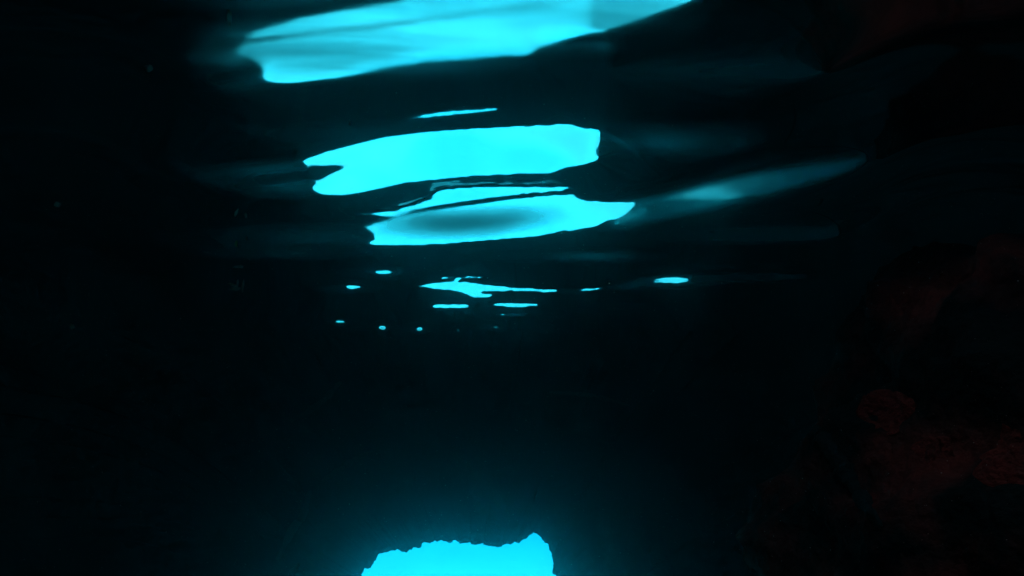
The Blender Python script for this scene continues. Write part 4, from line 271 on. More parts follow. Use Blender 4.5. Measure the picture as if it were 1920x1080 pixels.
0,0,-2,-5,-7,-10,-12,-14,-17,-19,-20,-20,-19,-17,-12,-4,7,22,41,59,59,53,43,33,23,14,5,-3,-11,-18,-23,-27,-28,-29,-28,-27,-24,-19,-14,-5,4,12,13,5,-10,-17,-15,-11,-9,-6,-2,-1,0,0,-1,-2,-3,0,2,3,9,10,8,12,22,25,26,27,25,23,24,23,24,23,24,23,23,25,28,33,37,40,37,28,18,15,0,-12,-5,0,-3,-16,-16,-6,-8,-4,-1,13,17,15,17,14,11,8,10,10,16,9,-3,3,6,1,2,-2,-3,-20,-26,-30,-36,-26,-17,-8,-4,-3,-2,-2,-3,-3,-1,0,2,5,6,8,9,11,12,12,11,9,7,3,0,-6,-17,-24,-28,-33,-37,-40,-41,-42,-45,-47,-50,-53,-57,-57,-53,-48,-37,-25,-13,-2,7,15,20,27,34,41,49,50,46,37,28,18,8,-1,-9,-19,-30,-39,-50,-60,-66,-62,-40,-15,4,16,24,30,31,31,29,26,24,19,16,13,9,5,3,0,
0,0,-2,-5,-6,-10,-12,-14,-17,-18,-20,-21,-20,-17,-13,-5,6,21,41,59,60,53,43,34,24,14,5,-3,-10,-18,-23,-26,-27,-28,-27,-25,-22,-18,-13,-8,-2,0,-1,-8,-16,-21,-15,-4,-5,-3,-1,1,1,1,2,3,7,13,13,11,9,9,10,12,18,22,23,25,24,24,24,24,25,25,25,23,22,22,25,30,36,42,46,42,13,-22,-8,-28,-25,-5,-2,-3,-6,-8,-7,-4,-1,2,5,11,19,13,13,9,9,19,16,13,10,5,4,8,10,-2,-21,-35,-16,7,-26,-31,-18,-8,-6,-4,-3,-4,-2,1,3,5,7,8,8,9,9,11,10,11,9,7,2,-6,-14,-20,-26,-31,-37,-39,-40,-40,-42,-44,-45,-48,-50,-53,-49,-47,-39,-29,-19,-9,-2,6,10,16,20,26,34,40,45,46,42,34,25,15,7,-1,-11,-19,-29,-40,-49,-60,-66,-62,-40,-15,3,16,24,28,30,30,28,26,22,19,15,12,8,5,3,0,
0,0,-2,-4,-7,-9,-12,-14,-16,-19,-20,-21,-21,-18,-14,-6,5,20,41,60,60,53,44,34,25,14,6,-3,-10,-18,-22,-25,-26,-26,-25,-23,-20,-17,-14,-10,-9,-8,-11,-16,-19,-22,-19,-11,-4,0,1,5,7,10,15,17,16,15,12,11,8,9,10,12,15,19,21,22,23,24,25,25,26,27,25,23,20,20,22,26,34,44,53,22,-26,-33,-19,-9,-9,-9,-4,-1,-5,-9,-5,-4,-2,-6,6,4,14,9,12,7,10,16,1,18,15,7,0,10,7,5,-8,7,15,-10,-33,-29,-17,-10,-7,-6,-4,-3,0,4,8,11,11,11,8,7,8,7,7,7,2,-2,-9,-15,-21,-27,-33,-37,-38,-40,-41,-42,-43,-46,-47,-48,-46,-43,-38,-30,-22,-13,-6,0,5,8,12,16,20,26,33,38,41,41,37,31,22,14,6,-3,-11,-19,-29,-40,-49,-59,-66,-63,-40,-15,3,16,23,28,29,29,28,24,22,17,15,11,8,5,2,0,
0,0,-2,-4,-6,-9,-11,-14,-17,-19,-21,-21,-21,-20,-14,-8,4,20,41,60,61,54,44,35,24,15,6,-2,-10,-17,-21,-24,-25,-25,-23,-21,-18,-17,-14,-13,-13,-14,-17,-18,-19,-20,-17,-12,-3,4,8,11,16,15,16,16,15,13,12,11,8,9,9,12,13,17,18,21,22,23,25,26,28,26,25,22,21,19,19,23,28,41,40,-17,-27,-20,-17,-11,-8,-8,-3,0,-3,-20,-5,-6,-4,-3,11,17,14,12,19,4,21,11,8,32,0,-1,9,20,15,2,7,13,10,-25,-48,-25,-15,-11,-7,-5,-4,-3,2,6,11,14,14,10,6,4,3,2,1,-2,-6,-10,-16,-21,-27,-31,-33,-36,-38,-41,-42,-44,-45,-46,-45,-42,-37,-30,-21,-14,-8,-3,1,4,8,9,12,16,20,26,32,35,36,36,32,28,20,12,5,-3,-11,-20,-29,-39,-49,-59,-65,-63,-40,-15,3,15,23,27,29,28,27,23,21,17,13,11,7,5,2,0,
0,0,-2,-4,-6,-8,-11,-14,-17,-19,-21,-22,-22,-20,-16,-8,3,19,40,60,62,55,45,35,25,15,7,-2,-10,-16,-21,-23,-23,-23,-21,-20,-18,-16,-15,-15,-15,-17,-18,-18,-17,-16,-11,-5,1,5,9,12,14,14,15,16,15,13,12,10,9,8,9,10,13,14,17,19,21,23,25,26,27,27,24,22,19,19,19,21,21,25,12,-25,-22,-19,-17,-7,-4,-13,-6,-12,-1,-6,-2,13,15,8,10,12,17,14,20,6,12,11,4,12,0,5,-11,-2,13,9,8,5,9,7,-13,-31,-21,-6,-3,-5,-6,-3,1,5,8,11,10,6,2,0,-2,-3,-5,-8,-13,-18,-20,-23,-26,-29,-32,-36,-38,-41,-44,-46,-45,-41,-38,-31,-21,-12,-8,-4,0,1,5,6,7,10,13,16,21,25,29,31,31,31,29,24,19,11,4,-4,-11,-20,-29,-38,-49,-58,-65,-63,-40,-15,2,15,23,26,29,27,26,23,20,16,13,10,7,4,2,0,
0,0,-2,-3,-6,-8,-11,-14,-17,-19,-21,-23,-23,-21,-16,-10,2,18,41,60,62,56,46,35,25,16,7,-2,-9,-16,-20,-21,-23,-21,-20,-19,-17,-16,-16,-15,-16,-17,-16,-16,-15,-11,-8,-2,1,6,9,12,14,15,15,15,15,13,12,9,8,8,8,10,11,13,15,18,20,23,24,26,27,25,24,22,19,17,18,23,25,1,-28,-24,-20,-14,-20,-13,-12,2,-2,8,13,12,-5,3,-6,-9,3,18,7,8,11,8,14,3,-1,10,6,4,-1,4,9,10,8,7,6,7,11,2,-4,1,0,-14,-12,-4,-2,-1,-3,-2,3,1,-1,-2,-6,-9,-11,-14,-16,-18,-20,-21,-25,-28,-31,-35,-38,-42,-44,-43,-40,-34,-23,-12,-5,-2,-1,1,2,4,4,7,8,11,14,17,20,23,25,26,28,26,25,22,17,11,3,-4,-12,-19,-29,-38,-48,-58,-64,-63,-40,-15,2,15,22,26,28,27,25,22,19,16,12,10,6,4,2,0,
0,0,-2,-3,-6,-8,-10,-14,-17,-19,-22,-23,-23,-22,-18,-11,1,18,40,61,63,56,46,36,26,16,7,-1,-9,-15,-19,-21,-22,-20,-20,-18,-16,-16,-15,-15,-15,-15,-15,-13,-11,-9,-5,-1,2,7,9,12,14,15,15,15,14,13,11,10,7,6,7,8,10,12,14,17,20,22,24,25,25,25,25,22,18,16,19,19,-2,-31,-28,-24,-28,-18,-3,0,18,14,1,-3,-12,-3,-11,-9,-3,4,5,11,10,8,8,9,7,5,4,4,4,5,5,5,4,6,7,6,6,4,3,7,8,5,2,-1,1,-3,-4,-5,-9,-9,-6,-10,-5,-7,-7,-10,-11,-13,-15,-17,-19,-22,-24,-26,-31,-34,-39,-39,-39,-37,-28,-14,-4,0,1,1,1,2,2,4,6,7,10,11,14,16,19,20,21,23,23,24,22,20,15,10,3,-4,-11,-20,-28,-38,-47,-57,-64,-63,-40,-15,2,15,21,26,27,27,24,22,19,15,12,9,6,3,2,0,
0,0,-1,-4,-5,-8,-10,-14,-17,-19,-22,-24,-24,-23,-19,-11,0,17,40,62,63,57,47,36,26,17,7,-1,-8,-15,-19,-20,-21,-20,-19,-18,-16,-15,-14,-14,-13,-13,-12,-10,-8,-6,-4,0,3,7,11,12,14,15,15,14,14,12,11,9,6,5,5,6,9,11,14,16,18,22,24,24,25,24,24,21,18,19,14,-14,-39,-34,-20,-23,-2,14,15,-7,-9,-6,-12,-12,-4,-1,-4,-6,-3,2,7,8,9,9,9,8,6,6,3,3,2,3,4,4,4,3,4,5,4,4,3,1,0,2,1,2,-2,-2,-4,-5,-6,-5,-12,-7,-4,-8,-8,-8,-10,-12,-15,-16,-19,-21,-23,-27,-31,-33,-32,-34,-31,-18,-4,2,2,1,1,1,2,2,3,4,7,8,10,12,13,14,16,18,18,19,20,21,20,18,15,10,3,-4,-12,-19,-27,-37,-47,-56,-64,-62,-40,-16,2,15,21,26,27,26,24,21,18,15,11,8,6,4,1,0,
0,0,-1,-3,-5,-8,-10,-14,-16,-20,-22,-25,-24,-24,-20,-12,-1,16,40,62,65,57,47,37,27,16,8,0,-8,-15,-18,-21,-20,-20,-19,-17,-16,-14,-13,-12,-11,-10,-9,-7,-6,-4,-1,1,4,9,10,13,14,15,15,14,13,12,9,8,6,3,2,3,7,12,14,14,18,21,24,25,24,21,25,30,19,0,-31,-43,-33,-9,-6,17,0,-10,-11,-22,-15,-2,0,-5,-5,-3,-3,-6,-4,2,7,9,9,9,9,7,6,5,2,2,0,1,2,4,3,3,2,2,2,2,2,2,1,-1,-1,-2,-1,-2,-4,-6,-6,-11,-6,-3,-9,-8,-11,-6,-10,-12,-13,-16,-19,-22,-25,-26,-25,-26,-27,-20,-5,4,3,2,1,0,1,2,2,2,4,5,7,9,9,11,11,12,14,14,15,17,18,18,19,18,14,10,3,-3,-11,-19,-27,-36,-46,-56,-63,-62,-40,-16,2,14,22,26,26,26,24,21,17,14,11,8,6,3,1,0,
0,0,-1,-3,-5,-7,-10,-13,-17,-20,-22,-25,-26,-24,-21,-13,-2,16,40,63,65,58,47,38,26,17,9,-1,-8,-14,-18,-21,-20,-20,-19,-16,-15,-13,-12,-10,-9,-7,-6,-4,-3,-2,1,3,6,9,11,13,15,14,15,13,12,11,9,7,5,2,-1,-1,3,10,18,13,12,24,23,30,26,11,27,26,-15,-38,-39,-20,7,20,-1,-17,-28,-21,-10,-10,-7,-5,-2,-4,-5,-2,-4,-6,-4,2,7,9,10,9,9,7,6,4,2,1,-1,-3,-1,2,3,2,1,2,1,0,0,-1,0,-1,-2,-3,-5,-5,-4,-5,-9,-5,-4,-8,-6,-10,-9,-7,-10,-12,-15,-17,-20,-19,-19,-21,-22,-14,-3,5,5,3,1,1,0,1,1,2,2,3,4,6,7,8,7,9,9,9,10,12,13,14,16,18,19,18,15,10,4,-3,-10,-17,-26,-36,-45,-56,-63,-62,-40,-16,2,14,22,26,26,26,24,20,17,14,11,7,5,3,1,0,
0,0,-1,-2,-5,-7,-10,-13,-16,-20,-23,-25,-26,-26,-22,-14,-2,15,40,64,65,59,48,37,28,17,8,0,-8,-14,-19,-20,-21,-20,-18,-16,-14,-12,-10,-8,-7,-4,-3,-2,0,1,4,5,8,10,11,14,14,14,14,13,12,9,9,6,3,1,-3,-4,-4,2,17,18,9,24,29,36,27,5,7,-17,-35,-22,3,14,2,-16,-30,-30,-8,-13,-9,-9,-7,-4,-2,-4,-4,-3,-4,-6,-5,2,7,9,10,10,8,7,6,4,2,1,-2,-4,-6,-2,2,3,0,-1,0,1,-1,-2,-4,-3,-1,-4,-4,-7,-10,-9,-2,-4,-7,-7,-10,-8,-8,-9,-12,-13,-13,-12,-14,-17,-17,-7,5,9,6,3,1,1,1,1,0,1,1,2,3,3,5,5,5,5,5,5,6,6,7,9,11,13,16,18,19,20,17,11,6,-2,-9,-16,-26,-35,-45,-55,-64,-62,-40,-16,3,14,23,26,26,26,24,20,17,13,10,7,4,3,1,0,
0,0,-1,-2,-4,-7,-9,-13,-16,-20,-23,-25,-27,-27,-23,-15,-3,14,41,64,66,59,49,38,27,18,8,0,-8,-14,-19,-21,-21,-19,-18,-16,-13,-11,-8,-7,-4,-2,-1,2,3,4,7,7,10,11,12,13,14,14,14,12,11,9,7,5,2,0,-3,-6,-9,-14,-24,3,19,17,29,43,33,27,-24,-27,-14,27,6,-17,-22,-29,-20,-15,-13,-11,-9,-7,-6,-5,-2,-3,-4,-4,-4,-6,-5,0,7,10,10,10,8,7,6,4,2,0,-2,-5,-7,-8,-2,2,1,-1,-2,-3,-1,-1,-3,-7,-5,-3,-8,-10,-2,-5,-8,-7,-7,-8,-8,-10,-10,-9,-7,-8,-11,-12,-7,2,10,12,8,4,2,2,1,1,1,0,0,0,2,2,3,3,4,4,2,1,1,0,1,3,4,6,9,13,17,20,23,22,19,14,8,0,-7,-15,-26,-35,-45,-56,-64,-63,-40,-15,3,16,23,26,27,26,23,20,17,13,9,7,4,2,1,0,
0,0,-1,-2,-3,-7,-9,-12,-16,-19,-23,-26,-28,-27,-24,-17,-4,14,41,65,67,59,49,39,27,18,8,0,-8,-14,-19,-22,-21,-20,-17,-15,-13,-9,-7,-4,-2,0,2,4,6,8,9,11,11,12,12,14,14,13,13,12,9,8,6,4,2,-1,-4,-8,-12,-14,-12,1,6,-2,3,18,27,17,-2,2,19,-2,-25,-24,-18,-15,-14,-15,-13,-9,-8,-6,-6,-5,-2,-3,-4,-5,-4,-6,-6,0,7,10,10,10,8,7,5,4,2,0,-3,-5,-7,-11,-9,0,1,-1,-4,-6,-6,-4,2,-2,-8,-20,-9,16,-6,-12,-9,-9,-10,-8,-7,-4,-6,-9,-5,1,6,11,11,9,7,6,4,3,2,2,0,1,0,-1,0,1,1,2,4,3,2,0,-3,-4,-6,-5,-4,-2,0,4,9,15,19,25,27,26,24,17,12,3,-6,-15,-25,-36,-47,-57,-65,-64,-40,-14,4,17,24,28,27,26,24,19,16,12,9,7,3,2,1,0,
0,0,-1,-1,-4,-5,-9,-12,-15,-19,-23,-26,-28,-28,-25,-18,-6,13,41,65,68,60,50,39,28,17,9,0,-9,-14,-20,-22,-21,-20,-17,-15,-11,-9,-5,-2,0,2,5,7,9,11,13,13,12,13,13,14,13,14,12,10,9,7,5,3,1,-2,-5,-9,-12,-15,-12,-7,-2,3,10,15,15,11,-6,-11,-2,-4,-21,-17,-14,-13,-13,-15,-12,-9,-7,-5,-5,-5,-3,-3,-4,-5,-4,-7,-6,-1,7,10,10,9,8,7,5,3,2,0,-4,-6,-7,-11,-13,-7,1,-1,-6,-6,-15,-15,1,-12,-10,8,27,1,-23,-16,-10,-9,-5,-5,-6,-1,4,13,15,12,9,9,6,6,6,6,3,3,1,1,0,0,-1,0,-1,1,1,3,3,1,-1,-6,-9,-12,-14,-12,-11,-7,-3,3,10,18,26,31,35,33,29,23,14,6,-5,-16,-26,-38,-48,-59,-67,-65,-40,-12,6,19,26,28,28,26,23,19,15,12,9,5,4,1,1,0,
0,0,0,-2,-3,-5,-8,-11,-15,-19,-23,-26,-28,-28,-26,-20,-7,12,40,66,69,61,50,39,28,18,8,0,-8,-16,-20,-22,-22,-20,-17,-14,-10,-7,-4,-1,3,5,7,10,13,13,15,16,14,13,14,13,14,13,11,10,7,6,4,3,0,-3,-5,-9,-12,-17,-19,-18,-5,11,20,20,-7,-20,-14,-5,-5,-9,-14,-13,-11,-11,-13,-15,-12,-7,-5,-5,-5,-6,-3,-2,-5,-6,-5,-6,-8,-1,7,10,10,9,8,6,5,3,1,0,-4,-7,-8,-12,-13,-15,-7,6,-6,-11,-24,-13,2,6,16,18,9,-11,-25,-22,-11,-6,-3,1,11,17,18,16,11,9,7,8,7,7,6,4,2,1,1,1,0,-1,-1,-1,0,0,2,3,0,-3,-8,-13,-17,-20,-22,-23,-19,-13,-6,3,15,26,36,42,44,42,36,27,17,7,-5,-17,-28,-40,-51,-62,-69,-66,-38,-10,9,20,27,29,28,26,23,19,15,11,8,5,3,2,0,0,
0,0,0,-1,-3,-5,-7,-11,-15,-18,-22,-25,-28,-29,-26,-21,-9,10,38,66,70,62,51,40,28,18,8,-1,-8,-16,-21,-22,-22,-20,-17,-14,-10,-5,-2,1,5,7,11,13,15,16,18,17,15,14,14,13,14,12,11,9,6,5,3,2,0,-3,-6,-10,-14,-21,-26,-25,-3,28,2,-21,-20,-6,-4,-4,-7,-11,-11,-10,-9,-11,-13,-14,-11,-6,-5,-4,-5,-6,-4,-2,-6,-6,-4,-7,-9,-2,7,10,10,9,8,6,5,2,1,-1,-6,-6,-7,-18,-10,-23,-15,7,-15,0,9,14,11,7,7,4,-5,-18,-26,-21,-8,1,7,11,17,18,17,15,12,9,8,8,7,6,5,3,2,0,0,1,-1,0,-2,-1,0,1,0,-3,-5,-11,-15,-20,-25,-28,-32,-33,-29,-21,-9,7,25,40,51,57,55,50,41,30,18,6,-6,-18,-30,-42,-55,-65,-72,-65,-35,-7,11,22,27,29,29,26,22,19,14,11,7,5,3,1,0,0,
0,0,0,-1,-2,-5,-7,-10,-14,-17,-22,-25,-27,-29,-26,-21,-10,8,34,65,71,64,52,40,28,18,8,-1,-9,-17,-21,-23,-22,-20,-17,-13,-9,-5,0,3,7,11,13,16,18,19,19,18,16,15,14,14,12,12,10,8,6,4,5,1,-3,-6,-11,-18,-20,-24,-25,-13,-7,-12,-21,-10,-3,-3,-6,-4,-7,-10,-9,-6,-9,-11,-12,-14,-11,-4,-4,-5,-5,-6,-4,-2,-6,-7,-5,-7,-9,-3,7,10,11,8,5,6,6,1,1,3,-15,-16,-9,-14,-13,14,13,-2,-10,7,12,10,8,7,4,-4,-14,-26,-24,-7,2,2,5,9,16,18,18,16,13,9,7,8,7,6,6,3,0,0,0,1,0,-1,0,-1,-3,-6,-7,-10,-14,-18,-23,-28,-32,-35,-39,-41,-41,-33,-11,20,43,62,70,69,64,55,43,31,19,5,-7,-20,-32,-45,-57,-68,-73,-63,-31,-6,12,22,28,30,29,25,23,18,14,10,7,4,2,1,0,0,
0,0,0,-1,-2,-4,-6,-10,-13,-17,-20,-25,-27,-28,-26,-21,-10,7,32,61,72,64,52,41,28,18,7,-1,-10,-16,-22,-24,-22,-21,-16,-13,-8,-4,1,5,10,13,16,19,21,21,21,19,17,15,13,14,13,12,13,7,4,-1,-6,-7,-11,-13,-15,-18,-22,-21,-29,-31,-22,-17,-2,0,-3,-4,-3,-3,-8,-8,-5,-6,-9,-10,-13,-14,-9,-3,-4,-5,-4,-8,-4,-3,-6,-6,-6,-7,-10,-4,10,1,10,11,-3,5,7,2,-17,-1,-1,-4,5,16,4,9,9,1,-3,3,8,10,8,6,1,-6,-14,-21,-18,-11,-3,0,4,8,16,22,23,20,12,10,8,8,7,7,6,1,-3,-1,0,-1,-1,-3,-4,-9,-13,-15,-18,-18,-21,-27,-31,-33,-36,-40,-42,-45,-48,-51,-11,48,74,83,84,77,68,56,45,31,18,5,-8,-22,-34,-47,-59,-70,-74,-60,-29,-5,13,24,29,30,29,25,22,18,13,10,6,4,2,0,0,0,
0,0,0,0,-2,-3,-6,-9,-13,-16,-20,-24,-26,-28,-26,-21,-10,6,29,60,71,64,53,40,29,17,8,-2,-10,-17,-22,-24,-23,-21,-16,-13,-8,-3,2,7,12,16,19,22,24,24,22,19,17,16,16,17,11,3,-3,-4,-7,-5,-8,-7,-9,-12,-14,-18,-20,-25,-33,-41,-29,-14,8,-1,-1,-1,-2,-4,-7,-5,-4,-6,-8,-10,-14,-14,-8,-1,-4,-5,-5,-7,-5,0,-6,-13,-2,-8,-23,-8,14,12,1,9,10,5,1,7,13,-4,8,18,9,6,5,7,5,2,-1,2,7,8,7,5,1,-7,-15,-19,-18,-11,-4,0,2,7,19,22,1,-4,3,8,9,7,8,8,5,4,4,3,1,-3,-5,-9,-11,-14,-16,-20,-22,-26,-28,-31,-34,-36,-39,-41,-43,-43,-51,-56,7,82,98,95,89,80,69,58,45,31,18,4,-9,-23,-35,-49,-61,-71,-74,-60,-27,-2,15,25,29,31,29,25,21,18,12,9,6,4,1,0,0,0,
0,0,0,0,-1,-3,-6,-8,-12,-15,-20,-23,-26,-27,-26,-21,-12,4,29,58,71,64,53,40,29,17,8,-2,-10,-18,-23,-24,-23,-21,-17,-12,-8,-2,2,8,14,17,22,25,27,27,24,21,19,16,5,-4,-5,-5,-4,-3,-3,-4,-5,-7,-9,-12,-15,-18,-22,-29,-30,-24,-29,-36,11,-2,1,-1,-1,-4,-5,-2,-4,-6,-8,-10,-13,-13,-7,1,-8,-5,-1,-14,-18,-11,-1,7,-6,-4,13,1,2,29,13,3,15,10,3,2,7,2,4,9,9,7,7,6,4,1,1,1,6,7,6,4,-1,-7,-14,-18,-17,-11,-5,-2,2,5,5,-6,-16,-4,2,3,5,6,6,6,5,3,1,-1,-2,-4,-6,-9,-12,-15,-18,-21,-24,-27,-30,-32,-35,-38,-39,-42,-48,-53,-52,-11,57,89,96,94,90,81,71,58,45,32,17,4,-10,-23,-37,-49,-62,-72,-75,-60,-25,0,17,26,31,31,29,25,21,16,13,8,6,2,1,0,0,0,
0,0,0,0,-1,-2,-5,-8,-11,-15,-18,-23,-26,-27,-26,-23,-12,2,27,59,70,64,53,41,28,18,7,-2,-10,-18,-23,-24,-23,-21,-17,-13,-8,-3,3,8,14,19,23,27,28,28,23,16,6,-3,-4,-3,-2,-1,-2,-3,-4,-4,-5,-7,-9,-12,-16,-19,-24,-27,-25,-25,-36,-34,11,-1,3,0,-1,-5,-1,0,-4,-7,-5,-14,-21,-23,-8,7,3,-14,-3,6,8,2,10,24,2,-6,-1,0,6,16,13,9,9,7,4,4,4,4,5,8,8,7,6,5,4,1,1,2,4,6,5,4,-2,-7,-14,-17,-15,-11,-6,-2,1,-1,-9,-21,-23,-15,-6,0,3,4,4,3,2,3,1,-2,-4,-7,-9,-11,-14,-16,-20,-22,-25,-28,-31,-34,-38,-41,-44,-49,-49,-32,1,34,57,77,88,92,89,81,71,58,45,31,18,3,-9,-24,-37,-50,-63,-72,-76,-59,-24,2,19,28,31,32,29,25,20,16,12,8,5,2,1,-1,0,0,
0,0,0,1,-1,-2,-4,-7,-11,-14,-18,-23,-25,-28,-27,-23,-14,1,26,58,71,64,53,41,29,17,8,-2,-10,-18,-23,-25,-24,-21,-17,-13,-9,-4,2,7,13,19,23,26,27,21,13,3,0,0,-1,-1,-2,-3,-3,-3,-3,-4,-5,-7,-9,-12,-16,-20,-22,-22,-20,-25,-39,-33,8,-1,3,1,-3,-2,0,-3,-10,-16,-13,4,-20,-8,3,-4,18,18,3,11,10,6,8,12,4,-4,-5,-1,7,14,14,10,8,7,4,4,3,4,5,6,8,6,6,5,3,2,1,2,3,6,4,3,-1,-8,-12,-16,-15,-10,-6,-2,0,-5,-12,-22,-28,-30,-23,-13,-5,1,-1,2,0,1,0,-2,-4,-9,-12,-14,-16,-18,-22,-24,-26,-31,-35,-36,-41,-40,-35,-25,-12,0,11,26,50,72,85,89,87,80,71,58,45,31,17,4,-10,-23,-36,-50,-63,-74,-76,-59,-23,4,20,29,33,31,30,25,20,15,11,8,4,2,0,0,-1,0,
0,0,1,0,0,-2,-4,-6,-10,-14,-18,-21,-26,-28,-28,-24,-16,0,25,58,71,65,53,41,29,17,8,-1,-11,-18,-23,-25,-24,-21,-18,-14,-9,-5,-1,5,10,16,20,22,19,12,7,5,2,0,-2,-2,-3,-3,-3,-3,-3,-4,-4,-6,-9,-12,-16,-18,-17,-19,-28,-55,-53,-3,1,5,8,1,2,3,-2,-4,-5,-1,-7,17,13,2,0,0,9,13,8,9,9,7,9,11,5,-3,-8,-3,8,13,13,10,8,6,4,3,3,4,5,6,7,6,6,5,3,2,1,2,4,5,4,3,-1,-7,-12,-14,-14,-10,-6,-2,-1,-5,-12,-20,-25,-28,-27,-24,-19,-15,-10,-7,-10,-5,-2,-9,-10,-10,-12,-16,-18,-22,-23,-20,-25,-27,-25,-24,-22,-18,-18,-17,-11,-5,7,25,48,68,81,86,85,78,70,57,45,30,18,4,-9,-22,-36,-50,-63,-73,-77,-59,-22,4,22,30,33,32,30,24,20,15,10,7,4,1,0,0,-1,0,
0,0,1,0,0,-1,-3,-6,-9,-14,-17,-22,-25,-29,-28,-26,-17,-1,24,57,72,65,53,41,30,18,8,-1,-11,-18,-23,-26,-24,-22,-18,-14,-11,-7,-3,0,5,9,14,16,13,10,9,4,1,-1,-1,-3,-4,-3,-3,-2,-2,-2,-3,-5,-9,-12,-14,-14,-15,-24,-35,-39,-33,-8,7,11,5,2,4,7,13,9,-3,-2,3,6,6,1,-2,2,9,14,11,9,9,9,9,18,7,-3,-17,-8,8,13,12,10,8,6,4,3,3,3,5,6,6,7,6,4,4,2,2,3,4,5,4,3,-1,-6,-10,-13,-12,-10,-5,-2,-2,-5,-13,-19,-25,-26,-25,-23,-21,-18,-12,-11,-10,-10,-13,-19,-16,-13,-14,-16,-17,-16,-11,-10,-18,-23,-22,-22,-22,-22,-21,-19,-14,-5,8,24,44,64,77,83,83,76,68,57,43,31,18,5,-8,-21,-35,-50,-62,-74,-76,-60,-22,5,23,30,34,32,29,25,19,14,10,7,3,1,0,-1,-1,0,
0,0,1,1,0,-1,-3,-5,-9,-12,-18,-21,-26,-29,-29,-27,-18,-3,23,58,71,66,54,41,30,18,9,-1,-10,-18,-24,-26,-25,-23,-19,-15,-12,-9,-7,-5,-2,0,6,12,13,11,8,3,1,-1,-3,-3,-4,-3,-2,-1,0,-1,-2,-4,-8,-10,-10,-11,-16,-24,-28,-24,-16,-10,-2,8,17,20,11,7,8,4,-1,-2,1,6,6,2,-1,1,7,14,15,15,8,10,5,-5,-10,-12,3,13,13,11,11,10,7,6,4,3,3,3,5,6,6,7,6,5,4,4,3,3,4,5,5,3,0,-4,-9,-11,-12,-8,-5,-3,-2,-5,-12,-19,-24,-26,-25,-23,-21,-17,-12,-10,-9,-11,-14,-16,-16,-15,-14,-16,-16,-15,-13,-15,-19,-23,-24,-24,-23,-23,-22,-19,-14,-5,6,23,42,60,74,80,79,74,66,55,43,31,18,6,-7,-20,-34,-48,-62,-73,-77,-60,-22,6,22,31,34,32,29,24,19,14,9,6,3,0,0,-1,-1,0,
0,0,1,1,1,-1,-2,-5,-8,-13,-16,-22,-26,-29,-30,-28,-20,-4,22,58,72,66,54,42,30,19,9,0,-10,-18,-24,-27,-26,-24,-20,-18,-13,-12,-10,-9,-10,-8,-3,9,14,11,8,4,0,-2,-3,-4,-3,-2,0,1,1,1,-1,-3,-6,-6,-7,-10,-16,-18,-18,-19,-15,-2,5,17,23,17,10,7,6,4,0,-1,1,4,5,1,-1,0,8,21,12,-7,-13,-3,8,-13,-10,3,31,26,13,10,11,9,8,6,4,3,2,4,5,6,6,7,7,6,5,4,4,5,5,6,5,4,1,-3,-7,-10,-10,-8,-5,-2,-3,-6,-12,-18,-23,-25,-26,-24,-21,-17,-12,-11,-9,-12,-14,-17,-16,-15,-16,-16,-16,-16,-14,-16,-19,-22,-24,-24,-24,-24,-22,-20,-14,-6,6,22,39,58,70,76,76,71,64,54,42,31,18,7,-6,-18,-33,-47,-61,-73,-78,-60,-22,6,23,31,33,33,28,24,18,13,9,5,3,0,-1,-1,-1,0,
0,0,1,1,1,0,-2,-4,-8,-12,-16,-21,-26,-30,-31,-29,-21,-6,22,57,73,66,55,42,31,19,10,0,-9,-18,-25,-27,-28,-25,-23,-20,-17,-14,-13,-12,-14,-14,-11,2,17,12,7,3,-1,-2,-2,-4,-1,-1,2,3,3,2,1,-1,-3,-3,-5,-9,-11,-13,-16,-17,-12,14,24,12,18,16,10,6,5,3,0,0,1,3,4,1,0,-1,0,-2,-9,-16,-4,4,9,10,11,22,21,17,13,11,9,9,7,5,5,2,2,4,6,6,7,7,7,7,6,6,5,6,6,7,6,4,2,-1,-6,-8,-9,-7,-4,-3,-3,-7,-12,-18,-23,-25,-25,-25,-22,-17,-13,-10,-11,-12,-15,-16,-17,-16,-16,-17,-16,-16,-15,-16,-20,-22,-24,-25,-24,-24,-23,-19,-14,-6,6,20,38,55,67,72,72,68,61,52,41,31,19,8,-5,-17,-32,-45,-61,-72,-78,-62,-22,6,23,32,33,32,28,23,18,12,8,5,2,0,-1,-1,-1,0,
0,0,1,1,2,0,-2,-4,-7,-11,-16,-21,-26,-30,-32,-30,-23,-7,21,57,73,67,56,43,31,20,11,0,-9,-18,-25,-29,-28,-28,-25,-24,-21,-19,-17,-14,-13,-13,-13,-8,5,16,10,1,0,-1,-2,-1,0,3,4,5,5,4,3,0,0,-2,-4,-6,-10,-12,-15,-12,-10,3,28,38,24,14,9,5,5,2,1,0,1,3,2,1,1,-1,-9,-25,-18,0,22,15,-12,-8,9,20,22,21,15,11,8,8,6,6,5,7,7,6,7,9,9,11,10,8,7,7,6,7,8,7,7,5,4,0,-3,-8,-8,-6,-5,-3,-4,-7,-12,-18,-23,-25,-26,-25,-23,-18,-13,-11,-11,-13,-15,-17,-17,-17,-17,-16,-17,-16,-15,-17,-19,-22,-24,-25,-24,-24,-22,-19,-14,-6,6,20,36,52,64,68,68,64,57,50,41,31,19,8,-3,-17,-30,-45,-59,-73,-78,-61,-22,6,23,32,33,32,27,22,17,12,8,4,2,0,-1,-2,-1,0,
